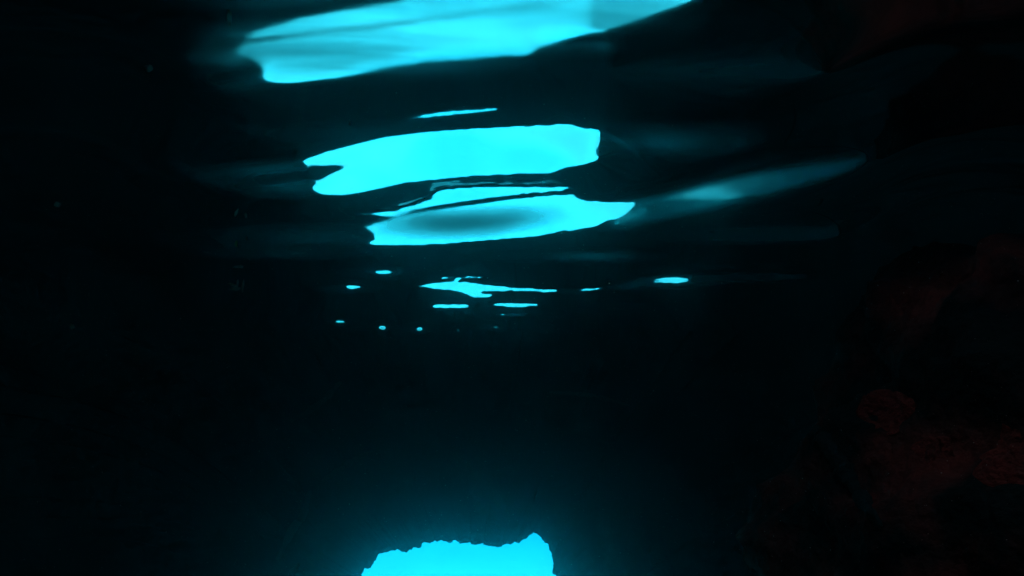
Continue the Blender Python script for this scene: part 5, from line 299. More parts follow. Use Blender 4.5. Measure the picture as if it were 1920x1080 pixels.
0,0,1,2,1,0,-1,-3,-7,-10,-16,-21,-26,-30,-33,-31,-24,-9,19,58,74,68,56,43,32,21,11,1,-9,-18,-26,-29,-29,-29,-29,-28,-27,-26,-23,-17,-12,-8,-4,-2,-1,1,3,2,1,1,0,0,2,5,6,6,6,5,4,1,0,-2,-3,-4,-7,-8,-14,-17,-8,16,43,43,23,13,8,5,4,2,1,1,1,2,2,1,0,-1,-9,-17,-13,-1,7,-11,-16,-5,8,20,22,19,14,11,8,8,7,6,6,6,8,6,8,8,12,14,16,18,16,14,8,7,9,8,5,6,5,1,-2,-6,-8,-6,-4,-4,-4,-7,-12,-19,-23,-24,-27,-27,-24,-18,-13,-11,-11,-14,-16,-17,-17,-18,-16,-17,-17,-16,-15,-17,-19,-22,-23,-24,-25,-23,-22,-19,-13,-5,5,20,34,50,60,65,63,60,54,48,39,31,19,9,-3,-15,-30,-44,-59,-72,-78,-62,-22,7,24,32,33,31,27,22,16,12,7,3,1,0,-1,-2,-1,0,
0,0,1,2,1,1,0,-3,-6,-11,-15,-20,-26,-31,-34,-32,-26,-10,18,58,75,68,57,44,33,22,11,2,-9,-19,-27,-29,-30,-30,-31,-31,-34,-35,-33,-26,-14,-2,1,2,-3,-4,-1,1,1,0,-1,1,3,6,8,8,7,7,6,3,2,3,2,-1,-7,-12,-14,4,19,23,31,34,23,14,7,5,3,3,1,1,2,2,2,0,0,-3,-9,-14,-11,-10,-22,-13,-7,-6,6,19,19,17,14,11,8,8,6,6,6,7,7,8,8,9,12,13,15,18,21,20,18,18,14,11,8,9,6,4,1,-6,-10,-5,-4,-7,-6,-8,-13,-20,-21,-25,-27,-29,-24,-19,-12,-11,-12,-14,-16,-17,-18,-17,-17,-17,-16,-16,-15,-17,-19,-21,-23,-23,-24,-23,-22,-17,-13,-5,6,19,33,47,58,60,59,55,50,46,38,30,19,9,-2,-15,-29,-43,-59,-72,-78,-62,-22,8,25,32,34,31,27,21,15,11,6,3,1,-1,-1,-2,-1,0,
0,0,1,2,2,1,-1,-2,-5,-10,-14,-20,-26,-32,-34,-34,-28,-12,17,59,75,70,57,45,34,22,12,2,-10,-19,-27,-30,-30,-31,-32,-33,-38,-42,-47,-44,-27,5,2,-4,-2,0,4,2,2,1,0,3,7,9,10,10,10,10,6,5,5,5,0,-1,-5,6,15,11,11,18,28,31,23,13,7,4,4,3,2,2,2,1,2,0,-1,-3,-9,-12,-9,-11,-21,-28,-20,-13,1,20,21,16,12,8,8,7,6,5,6,6,7,8,8,9,11,13,15,18,22,21,19,17,15,14,15,11,8,5,2,-1,3,0,-3,-5,-1,-6,-14,-21,-23,-26,-27,-29,-26,-18,-11,-11,-12,-15,-16,-17,-17,-17,-16,-17,-15,-16,-15,-17,-18,-20,-23,-23,-23,-23,-21,-17,-12,-4,6,18,32,46,54,55,55,51,47,42,37,29,19,9,-2,-15,-29,-42,-59,-72,-79,-62,-20,10,26,33,34,31,26,20,15,10,5,3,0,-1,-1,-2,-1,0,
0,0,1,2,2,1,0,-1,-5,-9,-14,-19,-26,-32,-35,-36,-30,-14,16,58,77,71,58,46,35,23,12,1,-9,-21,-28,-30,-30,-31,-32,-34,-39,-46,-52,-60,-57,-17,7,7,8,7,4,4,2,-2,4,8,9,12,12,12,13,10,10,7,7,10,10,11,15,10,8,8,12,18,25,26,22,13,8,4,4,3,3,2,3,2,1,0,-2,-4,-8,-10,-10,-12,-18,-21,-17,-13,-8,-6,6,14,15,8,8,6,5,4,5,5,6,7,7,8,9,11,12,14,16,16,20,18,16,15,13,13,10,9,7,1,-1,-1,-2,-1,0,0,3,-2,-12,-22,-30,-34,-28,-16,-10,-10,-13,-14,-15,-17,-16,-17,-16,-16,-15,-15,-15,-16,-18,-20,-22,-23,-23,-22,-20,-16,-12,-3,6,18,31,43,51,52,49,47,44,40,35,28,18,9,-3,-15,-28,-43,-58,-72,-80,-61,-19,11,28,34,35,31,25,20,14,9,5,2,0,-1,-2,-2,-1,0,
0,0,1,2,2,2,0,-1,-4,-8,-13,-19,-26,-32,-37,-37,-32,-16,14,59,77,72,60,47,35,24,13,1,-11,-22,-28,-31,-31,-30,-31,-34,-39,-44,-50,-51,-48,-33,-13,-9,-6,6,7,6,13,13,9,10,11,12,13,13,13,12,17,16,12,12,13,11,11,9,9,9,11,17,22,25,20,13,8,4,4,4,4,3,3,2,1,-1,-2,-5,-7,-9,-9,-13,-18,-20,-17,-12,-6,-2,0,-4,-1,4,6,6,6,6,4,6,7,5,6,7,8,8,10,11,10,7,8,12,14,13,11,11,11,9,8,6,3,2,0,-1,0,1,2,3,1,-7,-16,-30,-20,-7,-6,-10,-12,-14,-15,-16,-15,-16,-16,-15,-15,-15,-14,-16,-17,-20,-21,-23,-23,-21,-20,-16,-10,-3,7,18,30,41,47,48,45,43,41,37,33,27,17,8,-3,-15,-29,-42,-58,-73,-80,-62,-17,14,30,35,36,31,25,19,13,8,4,2,-1,-1,-2,-2,-1,0,
0,0,1,2,2,2,1,-1,-3,-8,-12,-18,-26,-32,-38,-39,-35,-18,12,59,80,73,61,48,36,24,13,0,-12,-22,-30,-31,-30,-30,-30,-32,-37,-41,-46,-46,-42,-27,-14,-8,-4,3,7,8,11,13,11,9,11,11,11,12,12,13,13,13,11,11,12,12,12,11,9,10,11,16,20,22,20,13,7,5,4,5,5,4,3,2,0,-1,-3,-5,-6,-8,-10,-12,-17,-18,-16,-12,-8,-5,-1,-1,-1,-1,-3,0,1,0,4,5,4,6,7,7,8,7,8,10,10,6,1,2,4,5,6,6,7,7,5,7,5,2,4,4,3,3,6,4,5,-6,-26,-14,19,11,-5,-11,-11,-13,-14,-15,-15,-15,-15,-14,-15,-14,-14,-16,-17,-19,-21,-22,-23,-21,-19,-15,-10,-2,7,18,29,39,44,43,42,39,37,36,31,25,17,7,-4,-16,-28,-43,-58,-73,-81,-62,-15,16,32,38,36,31,24,18,13,7,3,1,-1,-1,-2,-2,-1,0,
0,0,1,2,2,2,1,0,-3,-6,-11,-18,-25,-32,-39,-42,-37,-22,10,60,81,75,62,50,37,24,13,-1,-13,-24,-31,-31,-30,-28,-29,-30,-33,-39,-42,-43,-39,-26,-14,-8,-3,3,6,8,10,12,10,10,10,11,10,11,12,12,12,12,10,12,13,13,13,11,11,9,12,15,19,20,19,13,7,5,5,6,5,5,4,1,0,-3,-3,-5,-6,-7,-9,-12,-16,-16,-16,-12,-8,-6,-3,-3,-2,0,-1,0,1,1,2,1,0,2,3,2,4,7,7,7,7,5,2,1,2,0,1,0,0,3,2,1,8,0,1,3,3,2,2,4,9,4,10,20,17,7,-4,-9,-11,-12,-13,-13,-15,-14,-14,-14,-14,-14,-14,-15,-17,-18,-21,-23,-22,-22,-18,-14,-9,-1,7,18,29,37,40,39,37,36,35,33,31,24,15,6,-5,-16,-28,-43,-59,-73,-82,-62,-14,19,34,40,37,31,24,17,11,6,3,0,-1,-1,-2,-2,-1,0,
0,0,1,2,2,2,1,1,-2,-6,-10,-17,-24,-33,-40,-43,-41,-25,8,61,83,76,64,50,38,25,12,-1,-15,-26,-31,-31,-30,-27,-26,-27,-31,-35,-39,-41,-36,-24,-15,-7,-3,2,5,8,10,11,10,10,9,10,9,10,11,11,11,10,9,12,14,14,14,13,12,10,11,15,18,19,17,13,7,5,5,7,6,5,4,2,-1,-4,-5,-5,-5,-6,-8,-12,-14,-15,-14,-12,-9,-7,-5,-4,-2,-1,0,0,1,2,2,3,1,2,3,2,3,5,4,3,3,3,1,-3,-6,-2,1,1,1,2,2,1,-3,1,8,6,4,5,9,19,14,7,12,12,13,8,-2,-8,-10,-11,-11,-13,-13,-14,-13,-13,-14,-13,-14,-15,-17,-18,-21,-23,-22,-21,-18,-13,-8,0,8,18,28,35,35,35,33,33,33,32,29,23,15,4,-5,-16,-29,-43,-59,-75,-83,-63,-11,21,37,41,38,32,23,16,10,6,2,0,-2,-2,-1,-2,-1,0,
0,0,1,1,2,3,1,1,-1,-5,-9,-16,-24,-32,-41,-46,-44,-28,6,62,85,78,65,51,38,25,12,-2,-16,-27,-33,-31,-29,-25,-24,-24,-28,-32,-37,-39,-33,-24,-14,-8,-3,2,4,8,9,10,10,8,9,9,8,9,10,10,9,9,9,12,15,16,15,15,12,11,12,14,17,18,17,12,7,4,5,7,7,6,4,1,-2,-5,-6,-4,-5,-5,-7,-11,-12,-14,-13,-11,-9,-8,-6,-5,-3,-1,1,1,1,2,2,3,1,3,2,3,3,4,4,3,3,2,0,-2,-4,-2,0,0,1,2,3,2,-2,4,7,6,5,6,9,12,12,9,10,13,14,7,-1,-7,-9,-10,-11,-11,-13,-12,-13,-13,-12,-14,-13,-15,-16,-18,-21,-23,-22,-21,-17,-13,-6,0,10,18,27,32,31,30,30,30,31,31,29,23,13,4,-6,-17,-30,-43,-59,-76,-85,-64,-9,24,40,43,39,31,23,15,10,4,1,0,-2,-2,-2,-1,-1,0,
0,0,1,1,2,2,2,1,0,-4,-8,-15,-23,-33,-42,-47,-47,-32,4,63,87,80,66,52,38,25,11,-3,-17,-29,-33,-31,-27,-24,-21,-22,-25,-30,-34,-36,-32,-23,-14,-8,-4,1,4,7,8,9,9,8,8,8,7,8,8,9,9,8,8,11,17,18,17,17,15,12,11,14,16,16,14,11,6,4,6,8,7,5,4,1,-3,-6,-7,-4,-4,-4,-6,-9,-11,-12,-11,-10,-9,-9,-8,-6,-3,0,0,2,2,2,3,2,2,3,2,2,3,4,3,3,2,1,0,-3,-4,-2,-1,0,1,2,2,2,1,3,6,7,5,7,10,13,12,10,10,13,11,7,0,-6,-8,-9,-10,-11,-11,-12,-12,-12,-12,-13,-13,-14,-16,-18,-21,-22,-23,-20,-16,-12,-6,1,11,19,26,27,27,26,26,28,29,32,29,22,13,3,-7,-18,-30,-44,-60,-77,-86,-66,-7,28,43,44,40,31,22,15,8,4,1,-1,-2,-2,-2,-1,-1,0,
0,0,1,1,2,2,2,2,0,-3,-8,-14,-23,-33,-42,-49,-49,-35,2,64,89,81,67,53,39,24,11,-5,-18,-30,-34,-31,-26,-22,-19,-19,-23,-27,-31,-34,-30,-22,-15,-9,-4,0,3,6,8,8,8,8,6,7,6,7,7,8,8,7,7,12,19,21,17,17,17,12,11,15,14,14,15,16,3,-2,5,8,7,7,4,0,-4,-8,-7,-4,-2,-3,-4,-8,-9,-10,-10,-9,-9,-9,-9,-7,-4,0,2,2,2,2,3,3,2,2,2,2,3,3,3,2,2,1,-1,-3,-3,-3,-1,0,1,2,3,2,2,4,7,6,6,7,10,12,11,10,11,11,11,6,0,-5,-8,-8,-9,-10,-11,-11,-11,-11,-11,-12,-13,-14,-14,-18,-21,-22,-23,-20,-16,-11,-5,3,11,19,24,24,23,22,23,25,29,31,29,23,13,3,-8,-19,-31,-46,-61,-78,-88,-66,-5,31,45,47,40,31,22,14,8,3,0,-1,-2,-2,-2,-1,-1,0,
0,0,1,1,2,2,2,2,0,-2,-7,-14,-22,-33,-43,-50,-51,-37,1,64,91,82,68,53,39,24,9,-5,-20,-31,-34,-31,-24,-20,-18,-17,-19,-25,-29,-31,-29,-22,-15,-9,-5,-1,2,5,7,8,7,7,6,5,6,5,7,7,8,6,6,12,20,21,24,26,20,12,10,12,16,10,7,-1,4,8,10,8,6,1,4,3,-6,-10,-8,-4,0,-1,-3,-5,-7,-9,-8,-8,-9,-10,-10,-8,-4,0,2,2,2,3,3,3,2,2,2,2,2,3,2,3,1,1,-1,-3,-3,-3,-2,0,1,3,3,3,3,5,6,6,6,8,10,11,11,10,10,10,9,6,0,-5,-7,-8,-8,-9,-10,-10,-10,-10,-10,-12,-12,-13,-14,-17,-20,-23,-22,-20,-15,-11,-4,3,12,19,22,20,20,18,20,23,27,31,31,23,13,3,-9,-20,-33,-47,-63,-79,-89,-66,-3,33,48,49,41,32,22,13,7,3,0,-2,-2,-2,-2,-1,-1,0,
0,0,1,1,1,3,2,2,1,-2,-7,-13,-22,-32,-44,-52,-52,-38,-1,66,91,84,69,53,39,23,8,-7,-22,-31,-34,-30,-24,-18,-15,-15,-17,-22,-26,-30,-27,-22,-16,-10,-5,-2,2,4,6,7,7,6,5,5,4,5,5,7,8,6,4,11,28,32,13,2,4,12,9,9,21,9,14,-16,4,13,6,14,26,21,-1,-2,-5,-11,-9,-3,2,1,-1,-4,-5,-6,-7,-7,-8,-11,-12,-10,-4,0,2,2,3,2,3,3,2,2,2,1,3,2,2,2,2,0,-1,-2,-3,-3,-1,-1,2,2,4,5,4,5,5,7,6,7,10,10,11,9,9,9,7,5,0,-4,-7,-7,-8,-8,-9,-9,-9,-9,-9,-10,-12,-12,-13,-16,-20,-23,-23,-19,-15,-10,-5,4,12,19,20,18,16,15,17,21,26,31,31,25,14,2,-9,-22,-34,-49,-65,-80,-91,-65,-1,37,50,51,43,32,21,13,6,2,0,-2,-2,-3,-1,-1,-1,0,
0,0,1,1,1,2,3,2,1,-2,-5,-13,-21,-33,-43,-53,-54,-40,-1,66,92,85,70,53,38,22,7,-9,-22,-33,-33,-29,-23,-17,-13,-13,-15,-19,-24,-27,-27,-22,-16,-10,-6,-2,1,3,6,6,6,6,4,4,4,4,5,7,7,6,5,12,21,7,-1,5,9,10,6,7,20,2,1,-1,4,13,10,15,21,31,34,9,-17,-14,-8,-1,4,3,0,-1,-3,-4,-6,-6,-8,-13,-14,-12,-5,1,2,2,2,2,3,3,2,1,2,1,2,3,2,2,1,1,-1,-2,-3,-2,-1,-1,2,3,4,5,5,6,5,6,6,8,9,10,9,9,7,8,6,4,0,-5,-6,-6,-7,-7,-8,-8,-8,-7,-9,-9,-11,-11,-12,-15,-21,-24,-22,-20,-15,-10,-4,3,11,19,19,17,13,12,15,19,24,31,31,27,15,3,-10,-23,-37,-51,-67,-82,-91,-64,1,40,54,53,44,32,22,12,5,2,-1,-2,-3,-2,-1,-1,-1,0,
0,0,0,1,2,2,2,3,1,-1,-5,-12,-20,-32,-44,-53,-56,-42,-3,67,94,85,71,53,37,21,5,-10,-24,-32,-33,-28,-21,-16,-12,-11,-13,-17,-21,-26,-25,-22,-17,-11,-6,-3,1,4,5,5,6,5,4,4,3,3,5,7,7,8,3,-4,-3,7,2,2,3,6,7,-4,1,7,0,0,17,13,11,18,29,31,32,32,15,-21,-14,2,8,5,2,0,-1,-2,-5,-5,-9,-14,-18,-14,-5,0,2,2,1,2,2,3,1,2,1,1,2,2,3,2,1,1,-1,-1,-2,-2,-2,0,2,3,5,6,6,5,6,6,6,7,9,9,9,7,7,6,5,3,-1,-4,-5,-6,-6,-6,-7,-7,-7,-6,-7,-9,-10,-10,-11,-15,-21,-25,-23,-20,-15,-11,-5,3,10,18,19,16,11,11,12,18,23,30,32,27,17,3,-10,-25,-38,-53,-69,-84,-91,-64,5,45,57,55,44,32,21,11,5,1,-1,-3,-2,-2,-2,-1,0,0,
0,0,0,1,2,2,2,2,2,-1,-5,-10,-19,-31,-42,-53,-57,-45,-7,65,96,88,71,53,36,20,3,-11,-25,-33,-32,-27,-20,-15,-10,-10,-10,-15,-20,-23,-25,-22,-17,-11,-7,-3,1,4,4,6,5,5,4,3,3,3,5,6,9,8,4,-16,-31,6,5,1,-1,1,1,-1,-11,4,-2,8,16,11,13,17,27,38,41,28,28,15,-15,0,11,8,3,2,1,-1,-4,-4,-9,-18,-22,-16,-6,0,1,1,0,2,1,2,2,1,1,1,2,2,2,2,1,1,0,-1,-2,-1,-2,0,2,3,6,7,7,6,5,6,6,7,9,8,9,7,6,5,4,2,-1,-4,-5,-5,-4,-5,-7,-6,-6,-5,-6,-9,-10,-10,-10,-14,-23,-25,-24,-20,-17,-11,-5,1,10,16,19,15,11,9,12,16,23,28,33,28,18,4,-11,-25,-40,-54,-71,-86,-94,-61,11,50,60,55,44,31,20,10,5,0,-2,-2,-2,-2,-2,-1,0,0,
0,0,0,1,1,2,2,3,1,0,-4,-9,-18,-28,-41,-51,-56,-47,-14,59,99,90,71,53,35,19,2,-13,-25,-33,-32,-26,-19,-13,-9,-8,-10,-13,-17,-23,-24,-22,-16,-12,-6,-3,1,4,4,6,5,5,4,3,2,3,5,7,9,9,3,-10,-32,-33,-5,-1,1,8,-2,-5,-3,0,-2,4,13,12,12,16,27,33,45,39,26,21,10,11,13,9,4,4,3,0,-5,-5,-9,-21,-27,-19,-6,-1,0,0,-1,1,1,1,1,1,0,1,2,2,2,1,2,1,0,-1,-1,-2,-1,0,1,5,6,8,8,6,6,6,6,8,9,8,8,8,5,4,3,1,0,-4,-5,-4,-4,-4,-5,-7,-5,-4,-5,-8,-11,-9,-9,-15,-24,-29,-25,-20,-16,-12,-9,0,10,17,18,14,11,10,11,16,22,28,32,29,19,4,-11,-25,-40,-55,-73,-89,-97,-53,19,53,61,54,42,29,19,9,4,0,-2,-2,-3,-2,-1,-1,0,0,
0,0,0,1,1,2,2,2,2,0,-4,-8,-16,-26,-38,-47,-53,-45,-15,46,95,90,71,53,34,17,2,-14,-26,-32,-31,-25,-18,-12,-9,-7,-8,-11,-17,-21,-23,-21,-17,-11,-6,-2,1,4,5,5,6,4,4,3,3,3,4,8,10,9,3,-11,-22,-20,-13,-11,-11,-16,-3,-4,-6,-3,-2,6,12,11,11,16,22,30,45,44,30,13,41,30,13,11,6,4,6,-1,-5,-1,-8,-28,-36,-21,-6,-2,-1,-2,-1,-1,1,1,0,0,0,0,1,2,1,2,1,1,0,0,-2,-1,-1,0,1,5,8,9,9,7,7,6,7,8,9,9,9,7,6,3,3,2,-1,-3,-5,-4,-2,-3,-6,-6,-6,-4,-6,-10,-13,-10,-8,-15,-25,-28,-24,-20,-23,-30,-15,8,21,22,17,14,10,11,11,16,21,27,32,30,19,5,-10,-24,-40,-56,-73,-90,-94,-41,22,51,58,51,40,27,17,8,3,0,-2,-2,-2,-2,-1,-1,0,0,
0,0,0,1,1,1,2,2,2,0,-2,-8,-14,-24,-35,-44,-49,-43,-17,37,89,88,71,52,34,16,1,-14,-26,-32,-30,-24,-17,-12,-7,-6,-7,-11,-15,-19,-23,-20,-16,-11,-5,-2,2,4,5,5,6,4,4,4,2,3,5,8,10,10,4,-10,-20,-18,-10,-5,-6,-10,-7,-6,-7,-7,-4,3,8,10,10,11,12,24,35,44,37,38,47,27,17,15,3,3,12,2,-13,-7,-9,-31,-42,-21,-6,-2,-3,-3,-3,-2,0,0,0,-1,-1,0,1,1,1,1,1,1,0,-1,-1,-1,-1,-1,2,5,9,11,10,9,8,7,8,9,11,11,9,9,5,1,1,0,-1,-2,-5,-3,-2,-4,-6,-7,-5,-1,-3,-7,-13,-11,-3,-16,-31,-38,-40,-31,-40,-61,1,39,40,27,17,13,11,10,11,15,20,27,32,30,20,7,-9,-23,-39,-55,-74,-89,-88,-34,23,49,54,48,37,25,15,8,2,0,-2,-2,-2,-2,-1,-1,0,0,
0,0,0,1,1,1,2,2,1,1,-2,-7,-13,-21,-33,-42,-47,-43,-21,33,85,86,70,52,33,16,1,-14,-26,-31,-30,-23,-16,-11,-7,-5,-6,-9,-14,-19,-21,-19,-16,-9,-5,-1,3,4,5,5,6,4,5,3,3,2,5,9,11,11,3,-8,-16,-15,-9,-6,-7,-10,-8,-8,-8,-8,-6,2,8,11,10,12,17,25,39,52,41,14,45,25,19,23,5,4,11,-3,-15,26,6,-60,-69,-17,-4,-4,-4,-5,-4,-3,-1,0,-1,-2,-2,-1,1,0,0,0,1,0,0,-1,-1,0,-2,0,2,6,10,13,12,11,10,9,8,10,12,11,8,9,8,-1,8,5,1,-3,-7,-3,1,-3,-7,-8,-8,-6,-18,-22,-25,-33,-34,-41,-34,-36,-41,-50,-59,-33,73,78,47,27,17,13,10,9,10,14,19,27,31,31,21,8,-7,-22,-37,-54,-73,-88,-87,-31,24,48,52,46,34,23,14,7,2,-1,-2,-2,-2,-1,-1,-1,0,0,
0,0,0,1,0,2,1,2,2,1,-2,-5,-12,-20,-31,-41,-48,-44,-23,30,82,85,69,51,33,16,1,-13,-25,-30,-29,-23,-16,-10,-6,-4,-6,-8,-13,-17,-19,-19,-14,-8,-4,0,3,4,5,5,6,4,5,3,3,3,5,8,12,11,4,-6,-14,-12,-8,-4,-6,-8,-10,-9,-9,-10,-7,0,8,11,10,11,17,25,31,84,96,-78,104,16,7,51,-30,-13,56,10,-36,-56,-36,-26,-22,-14,-7,-5,-5,-6,-6,-3,-2,-1,-2,-2,-3,-2,0,0,-1,-1,0,0,0,-1,-1,0,-1,-1,2,7,12,16,15,12,9,9,10,16,18,13,12,13,10,-9,-4,-20,-35,-25,2,-10,-7,-9,-9,-13,-16,-19,-25,-27,-28,-30,-34,-38,-40,-45,-49,-38,-5,53,79,65,47,29,18,12,8,7,8,13,18,26,32,31,23,9,-5,-19,-36,-53,-72,-88,-86,-32,25,48,51,43,33,22,12,6,1,-1,-1,-2,-2,-2,0,-1,0,0,
0,0,0,0,1,1,2,2,2,1,-1,-5,-11,-19,-30,-41,-48,-46,-26,28,81,83,69,51,33,17,1,-12,-24,-30,-28,-22,-16,-9,-6,-4,-4,-7,-11,-15,-18,-17,-13,-7,-3,0,3,5,5,5,5,4,5,3,3,3,5,9,12,11,5,-5,-11,-11,-6,-3,-4,-7,-11,-11,-9,-11,-10,-1,9,12,9,11,19,27,32,48,-2,27,21,8,27,35,85,-10,-13,-37,-55,-38,-8,34,-3,-16,-8,-6,-6,-7,-6,-5,-2,-1,-3,-3,-4,-3,-1,-1,-1,-2,0,0,-1,-1,0,0,-1,0,2,7,15,19,15,14,19,18,10,7,8,14,2,-10,7,-19,-22,-30,-31,-33,-44,0,-11,-4,-13,-15,-18,-24,-24,-27,-29,-38,-40,-35,-24,-19,8,12,11,36,62,65,49,31,18,10,6,4,6,11,17,26,31,32,24,11,-2,-18,-33,-52,-71,-88,-88,-32,25,47,50,43,31,20,12,5,1,-1,-2,-2,-2,-1,-1,0,0,0,
0,0,0,0,1,1,2,1,2,2,-1,-4,-10,-19,-29,-41,-49,-48,-28,26,80,83,68,51,33,17,3,-11,-22,-29,-28,-22,-15,-10,-5,-2,-4,-5,-9,-13,-17,-15,-11,-7,-2,1,3,4,4,5,5,4,5,4,3,2,5,9,12,11,5,-3,-8,-8,-4,-2,-4,-9,-11,-7,-15,-12,-11,-1,10,12,10,7,15,32,44,36,-23,35,9,20,18,3,29,8,-19,3,-19,29,-15,-9,-7,-12,-7,-6,-6,-9,-8,-5,-2,-2,-3,-4,-5,-3,-1,-2,-2,-2,-1,0,-1,-1,1,0,0,0,3,9,16,19,24,25,-3,-19,-13,-2,-1,2,26,-11,-29,-27,-28,-33,-40,-38,-20,3,-16,-12,-15,-13,-22,-17,-13,-22,-25,-14,3,-1,-7,-12,-3,1,9,38,61,62,48,32,18,8,3,2,4,9,15,25,31,32,26,13,0,-15,-32,-50,-71,-88,-88,-34,24,47,49,42,30,20,10,5,1,-1,-2,-2,-2,-1,-1,0,0,0,
0,0,0,0,1,1,1,2,2,2,0,-4,-9,-19,-29,-41,-50,-50,-30,24,80,82,69,50,34,18,4,-9,-21,-29,-27,-22,-15,-8,-4,-2,-2,-3,-8,-11,-15,-13,-10,-6,-2,1,3,3,5,4,4,5,4,4,3,2,4,9,13,12,5,-4,-6,-5,-9,1,8,-2,-17,-13,-6,-12,-26,-3,12,14,8,4,26,46,-17,0,-34,13,46,-22,35,18,21,58,54,-28,32,-3,-56,-3,0,-9,-8,-7,-7,-9,-8,-6,-2,-2,-2,-6,-6,-3,-1,-2,-4,-2,0,0,-1,0,1,2,0,1,3,7,18,36,16,-25,-24,-12,-17,-15,-7,-16,-8,-22,-8,-30,-21,-32,-24,-15,-31,-20,4,11,19,8,-10,-10,-11,-20,-20,-12,-6,-9,-13,-10,-1,5,15,35,56,59,48,30,17,6,2,-1,2,7,15,22,31,33,27,15,2,-13,-30,-50,-69,-88,-90,-33,23,46,49,41,29,19,10,4,0,-1,-2,-2,-1,-1,-1,0,0,0,
0,0,0,0,1,1,1,2,2,2,0,-3,-9,-18,-29,-41,-51,-52,-31,22,80,82,69,51,34,19,5,-8,-20,-28,-27,-22,-14,-7,-2,0,0,-3,-6,-10,-13,-12,-8,-5,-2,1,2,3,3,4,4,4,5,4,3,2,3,8,13,11,6,2,2,-12,16,1,-19,-16,-61,-12,0,14,5,-9,11,14,10,1,-34,-14,7,-9,-14,-4,34,28,9,27,5,30,21,42,40,25,28,-31,-16,-7,-1,-5,-5,-13,-11,-5,-3,-1,-3,-6,-6,-3,-1,-1,-4,-2,1,1,0,-1,3,3,0,1,5,7,28,13,-32,-15,-15,-29,-40,-26,-13,-5,-9,-14,-16,-20,-28,-29,-20,-5,11,13,6,10,11,3,-10,-13,-14,-19,-19,-12,-5,-6,-9,-8,-2,5,15,34,53,57,46,29,15,6,-1,-2,1,4,13,21,29,34,28,17,4,-12,-29,-48,-69,-88,-89,-34,24,46,48,40,28,18,9,4,0,-1,-2,-2,-1,-1,-1,0,0,0,
0,0,0,0,1,0,2,2,2,2,0,-3,-8,-17,-29,-41,-52,-53,-33,22,79,83,69,51,35,19,6,-7,-19,-27,-27,-21,-12,-5,0,2,0,-2,-5,-9,-11,-11,-7,-5,-2,0,1,3,2,4,3,5,4,5,3,1,2,9,13,15,10,-14,-28,-45,-24,-17,-17,-9,10,-5,2,7,21,22,15,12,8,-2,-20,-6,-6,-28,-48,-11,20,-22,35,7,33,32,21,37,25,31,28,42,21,-11,-3,-21,-6,-8,-7,-4,-2,-1,-1,-8,-9,-3,2,-1,-5,-4,3,3,0,-1,4,7,1,-1,5,8,6,-21,-16,-24,-41,-43,-42,-28,-8,-8,-11,-16,-10,-13,-4,8,3,-2,2,3,4,9,10,4,-7,-11,-14,-16,-17,-11,-7,-7,-9,-7,-1,5,17,33,49,54,45,28,15,4,-1,-4,-2,3,11,19,28,33,29,18,5,-11,-27,-47,-68,-88,-88,-33,24,46,47,39,28,17,9,3,0,-2,-2,-1,-2,0,-1,0,0,0,
0,0,0,0,0,1,2,1,3,1,1,-2,-8,-17,-28,-41,-53,-53,-34,21,80,84,69,51,35,20,6,-6,-19,-27,-26,-19,-9,-3,2,2,1,-2,-4,-8,-10,-9,-8,-5,-2,-1,1,1,2,3,4,4,5,5,4,0,0,6,12,-3,-21,-41,-42,-33,-32,-19,27,0,-2,-5,4,7,44,48,17,10,6,-5,-16,-11,-9,-20,-24,-6,4,2,-15,-48,9,7,53,28,34,33,25,8,35,49,12,35,1,-40,-19,-7,-4,2,3,-6,-8,2,3,1,-3,-2,6,5,0,0,6,7,-3,-7,29,-2,-43,-17,-36,-49,-43,-37,-28,-2,13,-5,-13,-8,-2,-9,-6,-2,-5,-2,3,5,6,9,9,3,-6,-10,-13,-16,-15,-10,-7,-6,-8,-6,-2,5,17,31,46,51,44,28,14,5,-2,-5,-4,1,8,18,26,32,29,19,6,-10,-27,-46,-67,-86,-87,-32,25,46,47,38,27,16,8,3,0,-2,-2,-2,-1,-1,0,0,0,0,
0,0,0,0,0,1,1,2,2,2,1,-2,-7,-16,-28,-41,-52,-54,-35,21,81,85,69,52,35,19,6,-6,-19,-27,-24,-16,-6,0,1,2,0,-1,-4,-6,-9,-9,-8,-5,-3,-2,0,0,2,3,4,5,5,6,4,1,-8,-17,-9,-19,-46,-42,-35,-24,-9,-6,7,2,7,9,18,37,43,35,19,9,4,-5,-13,-11,-13,-21,-22,-8,2,2,-6,-12,-16,-45,-26,63,29,31,30,-2,-12,47,25,36,48,34,21,-5,-2,1,4,-8,-28,5,6,0,-7,-12,11,4,2,0,1,20,15,-20,8,-48,-32,-38,-49,-45,-33,-10,10,7,0,-6,-13,-12,-10,-10,-6,-2,-2,-1,2,5,6,8,9,4,-4,-9,-12,-14,-14,-10,-6,-7,-7,-6,-2,5,16,30,42,49,42,28,14,5,-2,-5,-5,-1,6,15,25,31,29,18,6,-10,-26,-45,-66,-84,-86,-30,26,47,46,38,26,15,8,2,-1,-1,-2,-2,-1,-1,0,0,0,0,
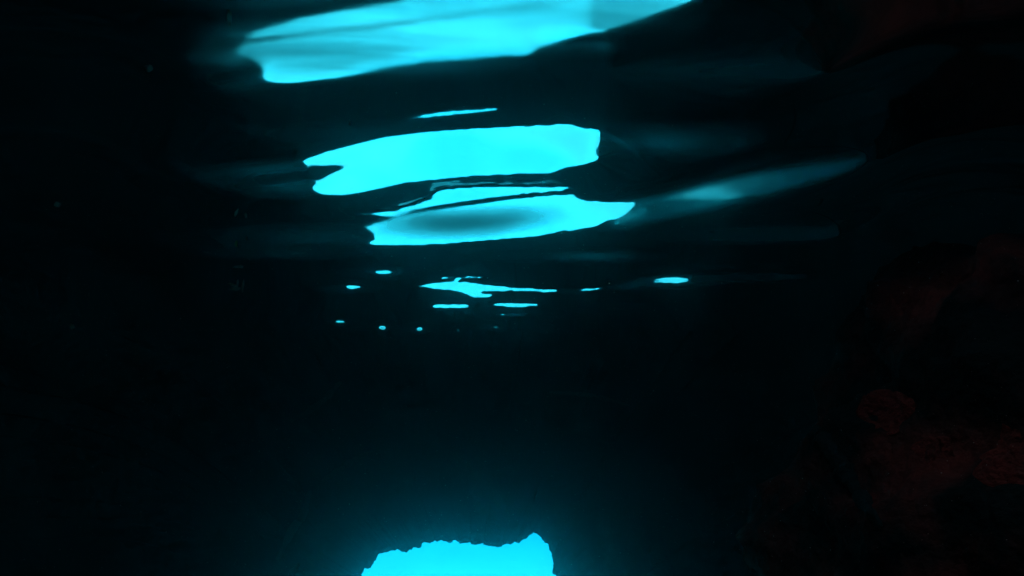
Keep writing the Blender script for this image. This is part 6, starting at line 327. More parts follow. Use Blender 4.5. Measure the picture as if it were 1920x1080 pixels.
0,0,0,0,0,1,1,2,2,2,1,-2,-7,-15,-27,-40,-52,-54,-36,22,82,85,70,52,35,19,5,-7,-19,-26,-22,-13,-4,0,1,1,0,0,-3,-6,-8,-9,-8,-6,-4,-3,-1,0,2,3,5,5,6,6,4,2,-11,-40,-63,-31,-34,-22,-8,-14,1,16,8,5,7,13,15,26,34,34,20,9,2,-6,-12,-12,-13,-18,-16,-7,2,1,-9,-15,-11,-18,-62,-44,55,32,40,38,44,-21,17,-9,9,30,35,13,12,6,1,6,5,-2,21,16,9,-4,38,2,-2,-5,21,4,-43,-31,-54,-26,16,-53,-43,-17,4,0,-4,-2,-1,-7,-13,-12,-10,-9,-7,-3,-3,0,2,5,7,8,9,4,-3,-7,-11,-13,-12,-9,-7,-7,-7,-6,-2,5,15,28,40,45,41,28,14,5,-2,-4,-6,-3,5,14,23,29,27,18,5,-10,-26,-44,-65,-83,-83,-28,28,47,47,37,25,14,7,2,-1,-2,-1,-2,-1,-1,0,0,0,0,
0,0,0,0,0,1,1,1,2,3,1,-2,-6,-14,-27,-39,-52,-54,-35,22,83,87,70,52,34,19,4,-9,-20,-25,-19,-10,-3,-2,0,1,1,-1,-2,-6,-8,-9,-8,-7,-5,-4,-1,0,2,4,5,6,6,6,5,0,-13,-35,-55,-38,-20,-20,-11,-10,-3,6,6,5,6,10,17,25,32,30,20,9,1,-6,-11,-12,-13,-16,-13,-5,2,0,-5,-10,-16,-23,-29,-72,-54,45,7,35,38,27,116,12,3,-4,-12,7,-1,1,5,-6,-3,-26,-9,18,21,15,58,36,19,16,-22,-36,-48,-24,0,-4,-25,-24,0,-2,-10,-7,-2,-1,-4,-8,-13,-14,-11,-10,-7,-3,-1,0,2,5,7,9,8,4,-1,-7,-10,-11,-11,-9,-7,-6,-7,-6,-2,5,14,26,38,42,39,28,15,5,-1,-5,-5,-4,3,11,21,28,26,16,4,-10,-27,-44,-63,-82,-82,-24,30,48,47,36,25,13,7,1,-1,-2,-2,-1,-1,-1,0,0,0,0,
0,0,0,0,0,1,1,1,2,2,2,-1,-6,-14,-25,-39,-51,-53,-36,23,84,88,71,52,34,17,3,-11,-21,-23,-17,-9,-5,-3,0,0,1,0,-2,-5,-9,-9,-9,-8,-6,-4,-2,1,2,5,5,7,7,6,4,-1,-15,-36,-46,-36,-25,-19,-13,-8,-1,6,6,6,6,11,15,23,28,27,19,9,2,-6,-10,-11,-13,-13,-9,-3,2,0,-4,-9,-14,-23,-38,-42,-22,13,7,-20,2,82,104,23,4,7,6,6,0,-2,1,4,2,-5,-2,-1,-19,-10,-1,17,20,22,-16,-8,22,-1,-28,-24,-4,-5,-12,-10,-7,-5,-4,-4,-4,-9,-13,-13,-12,-9,-7,-3,-1,0,3,4,8,8,8,4,-1,-5,-9,-10,-10,-8,-7,-6,-6,-6,-1,4,13,25,35,40,38,27,15,6,-1,-5,-5,-5,1,10,19,26,24,14,3,-12,-27,-44,-63,-81,-80,-21,33,50,47,36,24,13,5,1,-1,-2,-2,-2,0,-1,0,0,0,0,
0,0,0,0,0,0,1,2,2,2,1,0,-6,-13,-24,-37,-50,-54,-35,23,86,88,72,52,33,16,2,-12,-22,-22,-17,-11,-6,-3,-1,0,1,1,-3,-5,-9,-10,-10,-9,-7,-4,-1,1,3,6,6,7,7,6,4,-3,-17,-34,-43,-35,-24,-17,-12,-7,-2,4,6,5,7,9,15,21,26,25,19,9,2,-4,-9,-11,-11,-10,-7,0,2,1,-3,-8,-14,-22,-35,-43,-27,4,11,7,22,59,67,36,7,2,2,3,2,1,2,2,-3,-9,-4,2,-1,0,3,-3,-2,14,16,14,0,-9,-16,-15,-12,-11,-10,-7,-7,-6,-4,-4,-5,-9,-12,-13,-11,-10,-6,-3,-1,0,3,4,7,8,7,4,0,-5,-8,-9,-9,-7,-6,-6,-5,-5,-1,4,13,24,33,37,36,26,15,6,0,-4,-6,-4,-2,7,17,24,23,13,0,-13,-28,-44,-63,-80,-78,-18,35,52,48,36,23,12,4,1,-2,-2,-1,-2,-1,0,0,0,0,0,
0,0,0,0,0,0,1,1,2,2,2,0,-5,-12,-23,-37,-49,-53,-35,23,87,89,72,52,32,16,1,-14,-22,-24,-18,-12,-8,-3,-1,0,2,0,-3,-6,-9,-11,-11,-9,-7,-4,0,2,4,6,7,7,7,5,3,-5,-18,-34,-39,-33,-24,-16,-12,-7,-1,4,5,5,7,9,14,20,24,23,19,10,3,-4,-7,-9,-10,-8,-3,1,3,2,-3,-7,-14,-22,-33,-37,-24,-3,5,6,25,55,59,35,10,5,4,3,2,1,3,1,-2,-6,-4,-3,-3,-3,2,3,7,10,8,7,3,-6,-15,-16,-10,-9,-8,-8,-6,-5,-4,-3,-5,-8,-12,-12,-11,-10,-6,-3,0,0,2,4,7,7,6,4,0,-5,-7,-8,-7,-7,-5,-5,-4,-4,-1,5,12,22,31,35,34,25,15,5,0,-4,-5,-4,-2,4,15,22,22,11,-1,-15,-29,-46,-63,-79,-76,-15,38,53,49,35,22,12,4,0,-2,-2,-2,-1,-1,0,0,0,0,0,
0,0,0,0,0,0,1,1,2,2,2,0,-4,-12,-22,-36,-48,-52,-36,24,87,90,72,52,31,15,-1,-15,-24,-25,-19,-13,-8,-4,-1,1,1,0,-3,-7,-10,-12,-11,-9,-6,-3,0,3,5,7,7,7,6,4,1,-6,-20,-32,-37,-31,-23,-16,-11,-6,-1,3,4,6,6,9,14,19,23,22,18,11,4,-2,-6,-8,-9,-5,-1,4,3,2,-3,-7,-13,-21,-31,-36,-26,-9,6,14,30,48,49,32,13,5,4,3,2,2,2,0,-3,-7,-6,-3,-2,-1,1,2,4,9,10,7,2,-6,-13,-12,-10,-9,-7,-6,-5,-4,-3,-2,-5,-7,-10,-12,-11,-9,-6,-2,-1,0,2,4,5,7,6,3,0,-4,-6,-7,-7,-5,-5,-4,-4,-3,0,5,11,21,28,33,31,24,14,6,-1,-3,-5,-4,-2,4,13,21,20,10,-3,-16,-30,-47,-63,-78,-75,-14,41,55,48,36,21,10,4,0,-2,-2,-2,-1,-1,0,0,0,0,0,
0,0,0,0,0,0,1,1,2,2,1,1,-4,-10,-22,-34,-48,-52,-35,23,88,91,72,50,30,12,-2,-16,-25,-26,-20,-14,-8,-4,-1,1,1,0,-4,-7,-10,-12,-11,-9,-5,-2,1,4,6,7,7,6,4,3,-1,-8,-20,-31,-35,-29,-22,-16,-10,-5,-1,2,5,5,6,10,13,18,22,22,18,11,5,0,-5,-8,-8,-3,1,5,4,1,-2,-7,-14,-20,-28,-35,-28,-11,4,18,34,45,43,29,14,6,5,3,2,2,2,-1,-5,-8,-7,-4,-3,-2,1,2,6,7,9,6,1,-5,-10,-11,-9,-6,-6,-5,-4,-3,-2,-2,-3,-7,-9,-11,-11,-9,-5,-2,0,0,2,3,5,6,5,3,0,-3,-6,-6,-6,-5,-4,-3,-4,-2,0,4,11,19,26,31,28,23,13,5,0,-3,-4,-3,-1,3,12,20,20,9,-4,-17,-31,-47,-63,-78,-75,-12,42,55,49,35,20,10,3,0,-2,-3,-1,-1,-1,0,0,0,0,0,
0,0,0,0,0,0,1,1,1,2,2,1,-3,-10,-20,-34,-47,-52,-36,24,88,92,70,48,29,11,-3,-17,-26,-27,-20,-14,-8,-4,-1,1,1,-1,-4,-7,-11,-12,-10,-8,-4,-1,3,5,6,7,6,4,3,1,-2,-10,-21,-30,-32,-28,-21,-14,-9,-5,-1,2,4,5,7,9,14,18,20,21,18,12,6,0,-4,-8,-8,-3,4,6,4,0,-2,-6,-13,-19,-25,-34,-32,-14,5,23,38,44,38,25,14,8,5,2,1,2,2,-1,-7,-11,-9,-5,-3,-1,0,2,5,7,8,6,1,-4,-8,-9,-7,-6,-5,-4,-2,-2,-2,-1,-3,-6,-9,-10,-11,-8,-5,-1,1,1,2,3,5,5,5,3,0,-4,-5,-6,-5,-5,-4,-3,-4,-2,0,4,10,17,24,28,27,21,12,5,0,-2,-3,-2,1,5,12,19,19,10,-5,-17,-32,-46,-63,-79,-75,-13,42,56,49,34,19,10,2,-1,-2,-2,-1,-2,0,0,0,0,0,0,
0,0,0,0,0,0,0,1,2,2,2,0,-2,-9,-19,-33,-46,-52,-36,23,90,90,70,46,27,10,-4,-18,-27,-26,-21,-14,-8,-4,0,1,1,-1,-4,-8,-11,-11,-9,-6,-3,1,3,6,6,5,5,3,1,0,-5,-11,-21,-28,-30,-26,-19,-14,-8,-5,0,2,4,5,7,9,14,17,20,20,17,12,6,1,-5,-8,-9,-3,6,8,3,-1,-2,-7,-13,-16,-22,-34,-34,-16,7,27,44,43,33,21,12,10,7,1,0,2,2,-3,-9,-13,-10,-6,-3,-2,0,3,5,7,7,5,1,-3,-7,-7,-7,-5,-4,-3,-2,-1,-1,-2,-3,-5,-8,-10,-10,-8,-3,0,2,2,3,4,4,5,5,2,0,-3,-6,-6,-6,-5,-4,-4,-4,-2,-1,4,9,16,22,26,25,20,12,5,1,-2,-1,0,3,7,13,19,20,9,-4,-18,-31,-46,-64,-79,-77,-14,42,56,47,33,19,9,2,-1,-2,-2,-2,-1,0,0,0,0,0,0,
0,0,0,0,0,0,0,1,1,2,2,1,-2,-8,-18,-31,-46,-52,-36,23,90,89,68,44,26,9,-5,-18,-27,-26,-21,-14,-8,-3,0,1,1,-1,-5,-7,-10,-10,-8,-5,-1,2,4,6,5,4,3,2,-1,-2,-6,-12,-20,-26,-28,-23,-18,-13,-7,-4,0,2,4,5,7,9,14,16,19,19,17,11,5,0,-5,-9,-11,-4,8,9,2,-2,2,-3,-13,-14,-15,-36,-43,-18,9,32,51,44,29,19,11,11,5,-1,-3,2,3,-4,-11,-16,-13,-6,-3,-2,0,4,5,7,6,5,1,-3,-5,-7,-6,-5,-3,-3,-2,-2,-1,-1,-3,-5,-7,-10,-10,-7,-1,2,3,4,3,5,5,5,4,2,-1,-4,-5,-7,-7,-6,-5,-5,-4,-3,-1,3,9,15,21,25,24,19,12,6,2,-1,1,1,5,10,15,20,20,10,-4,-17,-32,-46,-65,-81,-80,-15,42,55,47,32,18,8,2,-1,-3,-2,-1,-1,0,0,0,0,0,0,
0,0,0,0,0,0,0,1,1,2,2,1,-1,-8,-17,-30,-45,-52,-37,23,91,88,65,43,24,9,-5,-18,-27,-27,-20,-14,-7,-3,0,2,0,-1,-4,-8,-8,-9,-6,-3,0,3,4,5,4,3,1,0,-2,-4,-6,-12,-19,-24,-25,-21,-17,-10,-7,-3,0,2,4,5,7,10,12,16,18,18,14,10,4,-1,-6,-11,-14,-4,14,13,1,-7,0,-6,-20,-11,-1,-40,-46,-10,10,27,71,39,16,16,-3,21,11,-1,-3,1,3,-6,-12,-18,-14,-5,-3,-1,0,4,6,7,6,4,0,-2,-5,-5,-6,-5,-4,-4,-2,-1,-1,-2,-3,-5,-6,-9,-10,-6,0,4,5,5,5,5,5,5,4,1,-1,-5,-6,-8,-8,-7,-6,-6,-4,-4,-1,4,8,15,21,24,23,20,12,7,3,1,1,3,7,11,17,22,22,10,-3,-18,-32,-48,-66,-83,-83,-16,42,55,46,31,17,7,2,-2,-2,-2,-1,-1,0,0,0,0,0,0,
0,0,0,0,0,0,0,1,1,2,2,1,-1,-7,-15,-30,-44,-51,-38,23,90,86,63,42,23,9,-5,-18,-27,-27,-20,-14,-7,-2,0,2,1,-1,-4,-6,-8,-7,-4,-2,1,3,4,4,3,1,-1,-2,-2,-4,-7,-11,-17,-22,-22,-19,-15,-9,-6,-2,0,2,4,5,7,10,12,15,16,16,13,8,3,-3,-7,-12,-17,-10,14,12,6,-10,21,23,-18,-14,10,-32,-104,-9,14,32,93,34,27,17,3,17,-9,-9,-17,4,16,-12,-13,-32,-16,-1,-3,-2,2,5,6,7,5,3,1,-3,-3,-6,-6,-5,-4,-4,-2,-2,-1,-3,-3,-4,-6,-9,-10,-5,2,6,7,5,6,5,5,5,3,1,-2,-5,-7,-9,-8,-8,-7,-7,-5,-3,-1,4,9,15,21,24,24,19,14,7,3,2,2,4,8,12,18,24,23,12,-3,-18,-33,-49,-68,-86,-85,-17,42,55,46,30,16,7,0,-1,-2,-2,-1,-1,0,0,0,0,0,0,
0,0,0,0,0,0,0,0,2,1,2,2,-1,-5,-15,-28,-43,-52,-38,22,89,84,61,40,23,9,-5,-18,-27,-26,-21,-13,-7,-1,1,2,2,-1,-4,-5,-6,-5,-4,0,1,3,3,2,1,0,-2,-3,-3,-3,-6,-10,-16,-19,-19,-17,-13,-8,-5,-1,0,2,4,5,8,9,11,14,14,14,10,7,1,-5,-8,-12,-20,-21,59,27,-10,-8,-43,-46,-21,-7,-58,-10,33,15,14,22,-48,27,27,29,29,20,38,26,1,10,-19,-5,0,-29,-14,0,-3,-1,2,6,7,7,6,2,0,-2,-3,-5,-6,-5,-5,-3,-3,-2,-1,-3,-3,-4,-5,-10,-11,-6,4,8,7,6,5,6,5,4,3,0,-3,-5,-8,-8,-9,-9,-7,-6,-5,-3,0,5,9,16,21,24,24,20,14,8,3,2,3,4,7,13,18,25,24,13,-2,-17,-34,-51,-70,-88,-87,-17,43,56,45,29,15,6,0,-2,-2,-1,-2,0,0,0,0,0,0,0,
0,0,0,0,0,0,0,0,1,2,2,1,0,-4,-14,-27,-42,-52,-39,20,88,82,59,39,23,9,-4,-18,-27,-27,-20,-12,-6,-1,2,2,2,0,-3,-4,-5,-4,-2,0,1,2,2,0,0,-2,-3,-3,-3,-3,-4,-9,-13,-17,-17,-15,-11,-7,-4,-1,1,2,4,5,7,9,11,12,12,11,9,4,0,-5,-10,-12,-16,-31,-35,15,-54,-34,-14,-32,-4,-8,-10,53,63,10,10,20,-2,-29,-39,21,-27,16,-4,34,9,-1,-3,4,-21,100,34,-8,-4,-1,4,6,9,7,5,2,0,-2,-1,-4,-5,-5,-4,-3,-3,-1,-2,-3,-4,-4,-6,-10,-14,-7,5,9,8,5,5,5,4,4,2,0,-3,-5,-7,-9,-8,-8,-7,-5,-5,-2,1,5,11,16,21,23,24,20,14,8,4,1,2,3,7,12,19,25,25,14,0,-17,-34,-51,-71,-90,-89,-17,44,56,45,28,14,5,0,-2,-2,-2,-1,0,0,0,0,0,0,0,
0,0,0,0,0,0,0,0,1,1,2,2,0,-4,-12,-26,-41,-52,-41,19,86,79,58,38,23,10,-4,-17,-27,-27,-20,-12,-5,0,3,3,2,1,-2,-4,-4,-3,-1,0,0,1,0,-1,-3,-2,-3,-3,-2,-2,-3,-7,-11,-15,-15,-13,-10,-6,-3,-1,1,3,3,5,7,8,9,11,10,9,7,3,-2,-6,-9,-13,-12,-31,-123,-29,14,-11,0,38,-5,-9,12,22,32,18,12,6,-5,-10,-1,11,-14,-4,9,-24,-38,51,50,-14,9,42,21,0,-4,-2,4,9,10,10,6,1,0,0,0,-3,-5,-4,-3,-2,-3,-1,-1,-3,-5,-4,-6,-12,-19,-11,5,10,6,5,3,4,4,3,2,0,-2,-5,-6,-7,-7,-7,-5,-5,-3,-2,2,5,11,16,20,23,23,19,13,8,3,1,1,2,6,12,18,25,26,16,2,-16,-32,-51,-71,-91,-91,-17,45,56,44,27,13,4,-1,-2,-2,-1,-1,0,0,0,0,0,0,0,
0,0,0,0,0,0,0,0,1,1,2,2,0,-3,-11,-25,-40,-53,-43,17,83,77,57,39,24,10,-3,-17,-28,-26,-20,-11,-4,1,4,4,3,0,-1,-3,-3,-2,-2,-1,0,-1,-2,-3,-3,-3,-3,-2,0,-1,-2,-6,-10,-13,-14,-12,-8,-6,-2,0,1,2,4,4,6,7,8,9,9,7,5,2,-2,-6,-9,-10,-17,-36,-54,-33,-5,-5,-4,5,-2,-4,6,26,31,19,9,5,-4,-10,-5,1,-7,-3,3,-4,-7,12,17,2,13,35,26,4,-5,-2,7,10,9,10,5,2,-1,1,8,0,-4,-2,-2,-2,-2,-2,-1,-7,-10,-5,-8,-14,-22,-12,9,9,4,3,2,3,3,3,2,0,-1,-3,-4,-6,-5,-5,-4,-4,-2,-1,1,6,9,15,19,22,21,18,13,7,3,0,0,2,5,11,18,25,27,18,4,-13,-30,-49,-71,-90,-93,-18,45,55,42,26,12,4,-1,-2,-2,-1,-1,0,0,0,0,0,0,0,
0,0,0,0,0,0,0,0,1,1,2,2,1,-3,-11,-24,-40,-52,-45,14,80,77,56,39,25,12,-3,-18,-28,-26,-19,-10,-2,2,5,5,3,1,-2,-2,-3,-2,-2,-2,-2,-3,-3,-4,-4,-2,-2,-1,1,0,-1,-5,-9,-13,-13,-11,-8,-4,-2,0,1,2,3,4,5,6,7,7,7,6,4,1,-2,-5,-8,-9,-17,-37,-49,-30,-5,-2,2,7,2,-1,7,19,23,17,9,2,-4,-4,4,1,-6,-5,-2,-8,-8,8,15,9,14,26,21,5,-3,-5,5,15,17,23,6,4,1,1,7,-3,-3,0,-1,-2,-1,-3,1,-3,-3,-11,-9,-8,-45,-31,12,8,2,1,2,1,3,2,3,1,0,-1,-3,-3,-4,-3,-3,-3,-2,-1,2,4,9,13,17,19,20,17,12,7,2,1,-1,1,5,10,18,25,29,20,6,-9,-27,-47,-69,-89,-93,-20,43,52,41,25,11,3,0,-2,-2,-1,-1,0,0,0,0,0,0,0,
0,0,0,0,0,0,0,0,1,1,2,2,1,-3,-10,-23,-40,-53,-46,12,78,75,57,40,26,13,-3,-18,-28,-26,-17,-9,-1,4,5,5,4,0,-1,-2,-3,-3,-3,-3,-4,-4,-4,-4,-4,-2,-1,1,1,1,-1,-4,-9,-12,-12,-11,-8,-3,-2,1,1,1,2,3,4,5,5,6,6,4,3,1,-2,-4,-5,-9,-17,-31,-37,-24,-8,-2,1,3,1,0,8,16,20,15,8,1,-4,0,7,2,-8,-6,-2,-3,-6,-2,8,11,17,22,19,6,-3,-8,19,24,-12,-15,3,2,-1,0,-11,-8,-4,-1,-3,-5,-5,-6,-9,-5,16,4,-15,-40,-24,49,22,1,1,0,1,1,2,2,3,2,1,0,-1,-1,-2,-3,-2,-2,-2,-1,1,3,7,11,15,18,17,16,11,7,3,1,0,1,4,10,18,25,29,22,9,-6,-24,-44,-66,-87,-91,-22,39,50,39,23,11,3,-1,-1,-2,-1,-1,0,0,0,0,0,0,0,
0,0,0,0,0,0,0,0,1,1,1,2,2,-3,-10,-22,-39,-53,-47,9,77,74,58,41,28,13,-3,-18,-28,-25,-17,-6,0,5,6,5,3,0,-1,-3,-3,-4,-4,-4,-5,-5,-5,-4,-3,-1,1,1,2,1,-1,-5,-9,-12,-12,-10,-7,-3,-1,1,1,0,1,2,2,4,4,5,4,4,2,1,-1,-3,-5,-8,-16,-27,-30,-22,-9,-1,1,2,2,1,7,14,17,14,8,0,-6,5,21,8,-11,-9,-2,0,-8,-14,0,15,18,20,16,6,-1,-5,-27,-29,-7,-6,5,7,-4,-2,-4,-8,-19,-9,-5,-6,-8,-7,-7,-5,-10,3,-2,3,45,50,14,3,1,-1,0,1,2,2,3,3,1,1,0,-1,-1,-2,-1,-2,-2,-1,0,2,6,9,13,16,16,14,11,7,4,1,1,1,5,9,17,25,29,23,11,-4,-20,-41,-62,-85,-90,-23,37,47,37,23,10,3,-1,-2,-1,-1,-1,0,0,0,0,0,0,0,
0,0,0,0,0,0,0,0,0,2,1,2,2,-3,-9,-22,-39,-53,-47,8,75,75,59,42,29,13,-3,-19,-28,-24,-15,-4,2,6,6,4,2,0,-2,-4,-4,-4,-5,-6,-5,-6,-4,-4,-1,0,1,3,2,0,-2,-6,-9,-12,-12,-9,-6,-3,1,0,1,0,-1,0,2,2,3,3,3,3,2,1,0,-2,-4,-7,-15,-23,-26,-19,-9,-2,0,1,2,2,7,12,15,13,8,1,-6,2,29,-1,-18,-3,-1,-5,1,-20,5,18,19,19,14,6,-1,-6,-26,-34,-11,-8,-20,-18,-1,-4,-8,-9,17,8,-5,-4,-5,-4,4,10,-2,-2,-2,8,23,29,18,6,0,0,0,0,2,2,3,2,2,1,0,-1,-1,-1,-2,-1,-2,-2,0,2,5,8,11,15,14,14,11,7,4,2,1,2,4,8,16,24,29,23,11,-2,-18,-37,-59,-82,-87,-22,35,45,36,21,10,3,-1,-2,-1,-1,-1,0,0,0,0,0,0,0,
0,0,0,0,0,0,0,0,0,1,2,2,1,-1,-10,-21,-38,-52,-47,7,74,75,60,44,29,12,-4,-19,-28,-23,-12,-3,3,6,6,4,0,-1,-3,-4,-5,-5,-6,-6,-6,-5,-4,-2,0,1,2,2,2,-1,-3,-6,-10,-12,-11,-8,-5,-1,1,1,0,-1,-2,-2,0,1,2,3,2,3,2,1,0,-1,-4,-7,-14,-21,-22,-17,-9,-3,-1,1,2,3,7,11,13,13,8,2,-10,-4,97,5,-19,-11,-3,8,8,-86,-7,24,22,19,13,6,-2,-10,-23,-23,-12,-7,-11,-12,-4,-5,-6,-4,5,1,-4,-6,-7,-5,-2,0,-2,-2,0,9,23,28,18,7,2,0,0,1,2,2,2,1,1,0,0,-1,-1,-1,-2,-1,-1,-1,0,2,4,8,10,13,13,13,10,7,4,2,1,2,4,8,14,22,27,22,11,-1,-16,-35,-56,-78,-83,-21,36,44,34,21,9,2,0,-2,-2,-1,0,0,0,0,0,0,0,0,
0,0,0,0,0,0,0,0,0,1,2,2,1,-1,-9,-21,-37,-51,-47,7,74,75,60,45,29,11,-5,-20,-26,-22,-10,-1,4,5,5,2,-1,-2,-4,-5,-5,-6,-6,-7,-5,-5,-2,-1,1,2,2,2,0,-1,-5,-7,-9,-11,-10,-7,-3,0,3,1,-1,-2,-4,-3,-2,1,1,2,2,2,2,1,1,-1,-4,-7,-13,-18,-20,-16,-9,-4,-1,1,2,4,6,11,13,11,8,2,-2,-10,-34,-15,-51,-19,2,17,-34,98,39,13,22,21,12,5,-1,-12,-23,-22,-12,-8,-11,-11,-7,-6,-7,-4,2,0,-4,-7,-6,-4,-1,1,0,0,2,10,20,24,18,9,3,1,2,1,1,1,2,0,0,0,-2,-1,-1,-1,-1,-1,-1,0,1,2,5,7,9,12,12,11,8,7,3,2,2,1,3,7,13,20,25,20,11,-2,-15,-32,-54,-75,-79,-18,37,44,34,20,8,2,-1,-1,-2,-1,0,0,0,0,0,0,0,0,
0,0,0,0,0,0,0,0,0,1,2,2,1,-1,-9,-20,-36,-50,-45,7,72,75,61,45,28,11,-7,-20,-26,-19,-9,0,4,5,3,0,-2,-4,-5,-5,-6,-6,-6,-6,-5,-3,-2,0,2,2,2,1,-1,-3,-4,-7,-9,-10,-8,-6,-1,2,4,1,-1,-4,-6,-4,-3,0,1,2,2,2,2,1,1,-1,-3,-7,-13,-16,-18,-14,-9,-4,-1,1,2,4,7,10,11,11,7,3,2,-21,-130,-43,69,5,-2,1,-9,73,37,18,28,25,12,4,-2,-15,-26,-21,-11,-8,-10,-10,-9,-7,-7,-5,-2,-2,-5,-6,-6,-4,-1,1,1,1,4,12,19,23,18,10,5,3,1,2,1,1,1,0,-1,-1,-1,-2,-2,-1,-1,0,0,1,1,3,5,6,9,10,10,10,7,5,3,1,1,2,3,6,11,19,23,18,9,-2,-15,-31,-51,-71,-76,-15,38,44,33,19,8,2,-1,-1,-2,-1,0,0,0,0,0,0,0,0,
0,0,0,0,0,0,0,0,0,1,2,2,1,-2,-8,-19,-36,-48,-44,7,72,74,61,45,26,10,-8,-20,-24,-18,-7,1,3,3,1,-2,-4,-5,-5,-5,-6,-6,-6,-6,-4,-2,-1,1,2,2,1,-1,-1,-4,-5,-6,-8,-8,-6,-4,0,4,5,2,-3,-6,-7,-5,-3,0,1,3,2,2,2,1,1,-1,-3,-6,-12,-15,-15,-13,-8,-4,-1,1,3,4,6,9,10,10,6,3,-5,-29,-63,-34,13,5,0,0,12,38,33,22,32,25,4,2,1,-9,-31,-18,-8,-9,-10,-10,-10,-8,-7,-6,-3,-3,-5,-5,-5,-3,0,1,2,3,7,12,18,21,18,11,6,4,3,2,2,1,1,-1,0,-2,-2,-2,-1,-2,0,-1,1,1,1,3,5,6,8,8,9,8,5,4,2,1,1,2,3,6,11,18,21,17,7,-3,-15,-30,-49,-69,-72,-12,38,43,33,18,8,1,-1,-1,-2,-1,0,0,0,0,0,0,0,0,
0,0,0,0,0,0,0,0,0,1,2,1,2,-2,-7,-19,-35,-47,-44,7,71,75,60,43,26,7,-8,-19,-23,-16,-6,1,2,0,-1,-4,-5,-6,-5,-5,-6,-6,-5,-5,-3,-2,0,2,1,1,-1,-1,-3,-3,-5,-5,-6,-6,-5,-3,2,5,6,2,-3,-8,-9,-6,-3,1,2,3,3,3,2,1,1,0,-3,-5,-10,-13,-13,-12,-7,-3,-1,1,3,4,5,8,8,8,5,2,-9,-33,-56,-33,9,9,1,2,14,30,26,20,59,54,1,-1,6,-27,-66,-18,-4,-9,-10,-10,-9,-9,-7,-5,-4,-3,-4,-4,-4,-2,0,2,3,4,7,12,17,19,17,12,7,5,4,3,2,2,2,0,0,-2,-1,-2,-2,-2,-1,-1,0,0,2,2,4,6,7,7,8,6,5,3,1,1,1,2,4,7,12,17,21,15,6,-4,-17,-30,-47,-66,-69,-11,37,43,31,17,8,1,-1,-2,-1,-1,0,0,0,0,0,0,0,0,
0,0,0,0,0,0,0,0,0,1,2,1,2,-2,-7,-18,-34,-47,-43,6,71,74,59,42,24,7,-8,-19,-21,-14,-6,0,0,-2,-4,-6,-6,-5,-5,-5,-6,-5,-6,-4,-2,-1,0,1,1,-1,-1,-3,-2,-4,-3,-4,-4,-5,-4,-2,3,6,7,2,-4,-10,-11,-6,-2,2,3,5,3,3,2,2,1,1,-2,-4,-8,-11,-11,-10,-6,-3,0,1,2,3,4,6,6,7,4,-1,-11,-29,-40,-28,-5,4,2,5,14,24,25,17,-13,-14,9,2,-7,-6,31,7,-8,-9,-9,-10,-8,-8,-6,-5,-3,-2,-3,-3,-3,-1,1,1,3,4,7,12,15,17,15,12,8,5,5,4,3,4,2,1,1,-1,-2,-2,-2,-3,-2,-2,-1,0,0,2,4,5,7,7,7,6,4,3,1,1,2,3,4,8,13,17,20,15,4,-6,-17,-31,-47,-63,-66,-11,37,41,30,17,7,1,-1,-2,-1,-1,0,0,0,0,0,0,0,0,
0,0,0,0,0,0,0,0,0,1,1,2,2,-2,-7,-18,-33,-46,-43,6,70,73,59,41,22,6,-8,-18,-19,-13,-6,-2,-3,-4,-7,-6,-6,-5,-5,-5,-5,-5,-5,-3,-2,-1,0,0,0,-2,-2,-3,-3,-3,-2,-2,-3,-4,-4,-2,3,7,9,3,-6,-12,-12,-7,-1,4,5,5,5,3,2,2,2,1,0,-3,-6,-9,-9,-8,-6,-2,-1,1,1,2,3,4,5,5,3,-1,-12,-26,-33,-26,-8,2,3,5,13,20,23,14,-28,-45,-4,1,-3,23,52,10,-8,-8,-8,-8,-7,-7,-4,-4,-2,-2,-2,-2,-2,0,0,1,3,3,6,10,13,15,13,11,8,6,6,5,4,4,4,2,1,0,-2,-2,-3,-3,-4,-2,-3,-1,0,1,4,5,7,7,7,7,4,3,1,2,1,4,5,9,13,18,20,14,3,-8,-19,-32,-46,-62,-63,-9,36,40,29,16,7,1,-1,-2,-1,-1,0,0,0,0,0,0,0,0,
0,0,0,0,0,0,0,0,0,1,1,2,1,-1,-6,-18,-32,-46,-42,5,69,73,57,40,21,5,-7,-17,-18,-13,-6,-5,-5,-8,-7,-7,-6,-4,-4,-5,-5,-4,-5,-3,-2,0,-1,-1,-1,-3,-3,-3,-2,-1,-2,-1,-2,-3,-4,-4,2,9,11,4,-7,-15,-13,-7,1,5,7,6,5,3,2,2,3,2,1,-1,-5,-7,-8,-7,-6,-2,-1,-1,1,0,1,3,4,5,5,-1,-11,-22,-28,-22,-10,-1,3,6,12,17,18,7,-12,-19,-8,-3,2,13,20,9,-2,-7,-7,-6,-6,-4,-4,-2,-1,-1,-2,-1,-2,-1,0,1,1,3,5,8,11,12,12,10,7,7,5,5,5,5,4,2,2,0,-1,-3,-3,-3,-4,-4,-3,-2,0,1,4,6,7,8,8,7,5,3,2,1,1,3,5,9,13,18,20,14,2,-9,-21,-32,-47,-61,-60,-6,37,40,28,16,6,1,-1,-2,-1,-1,0,0,0,0,0,0,0,0,
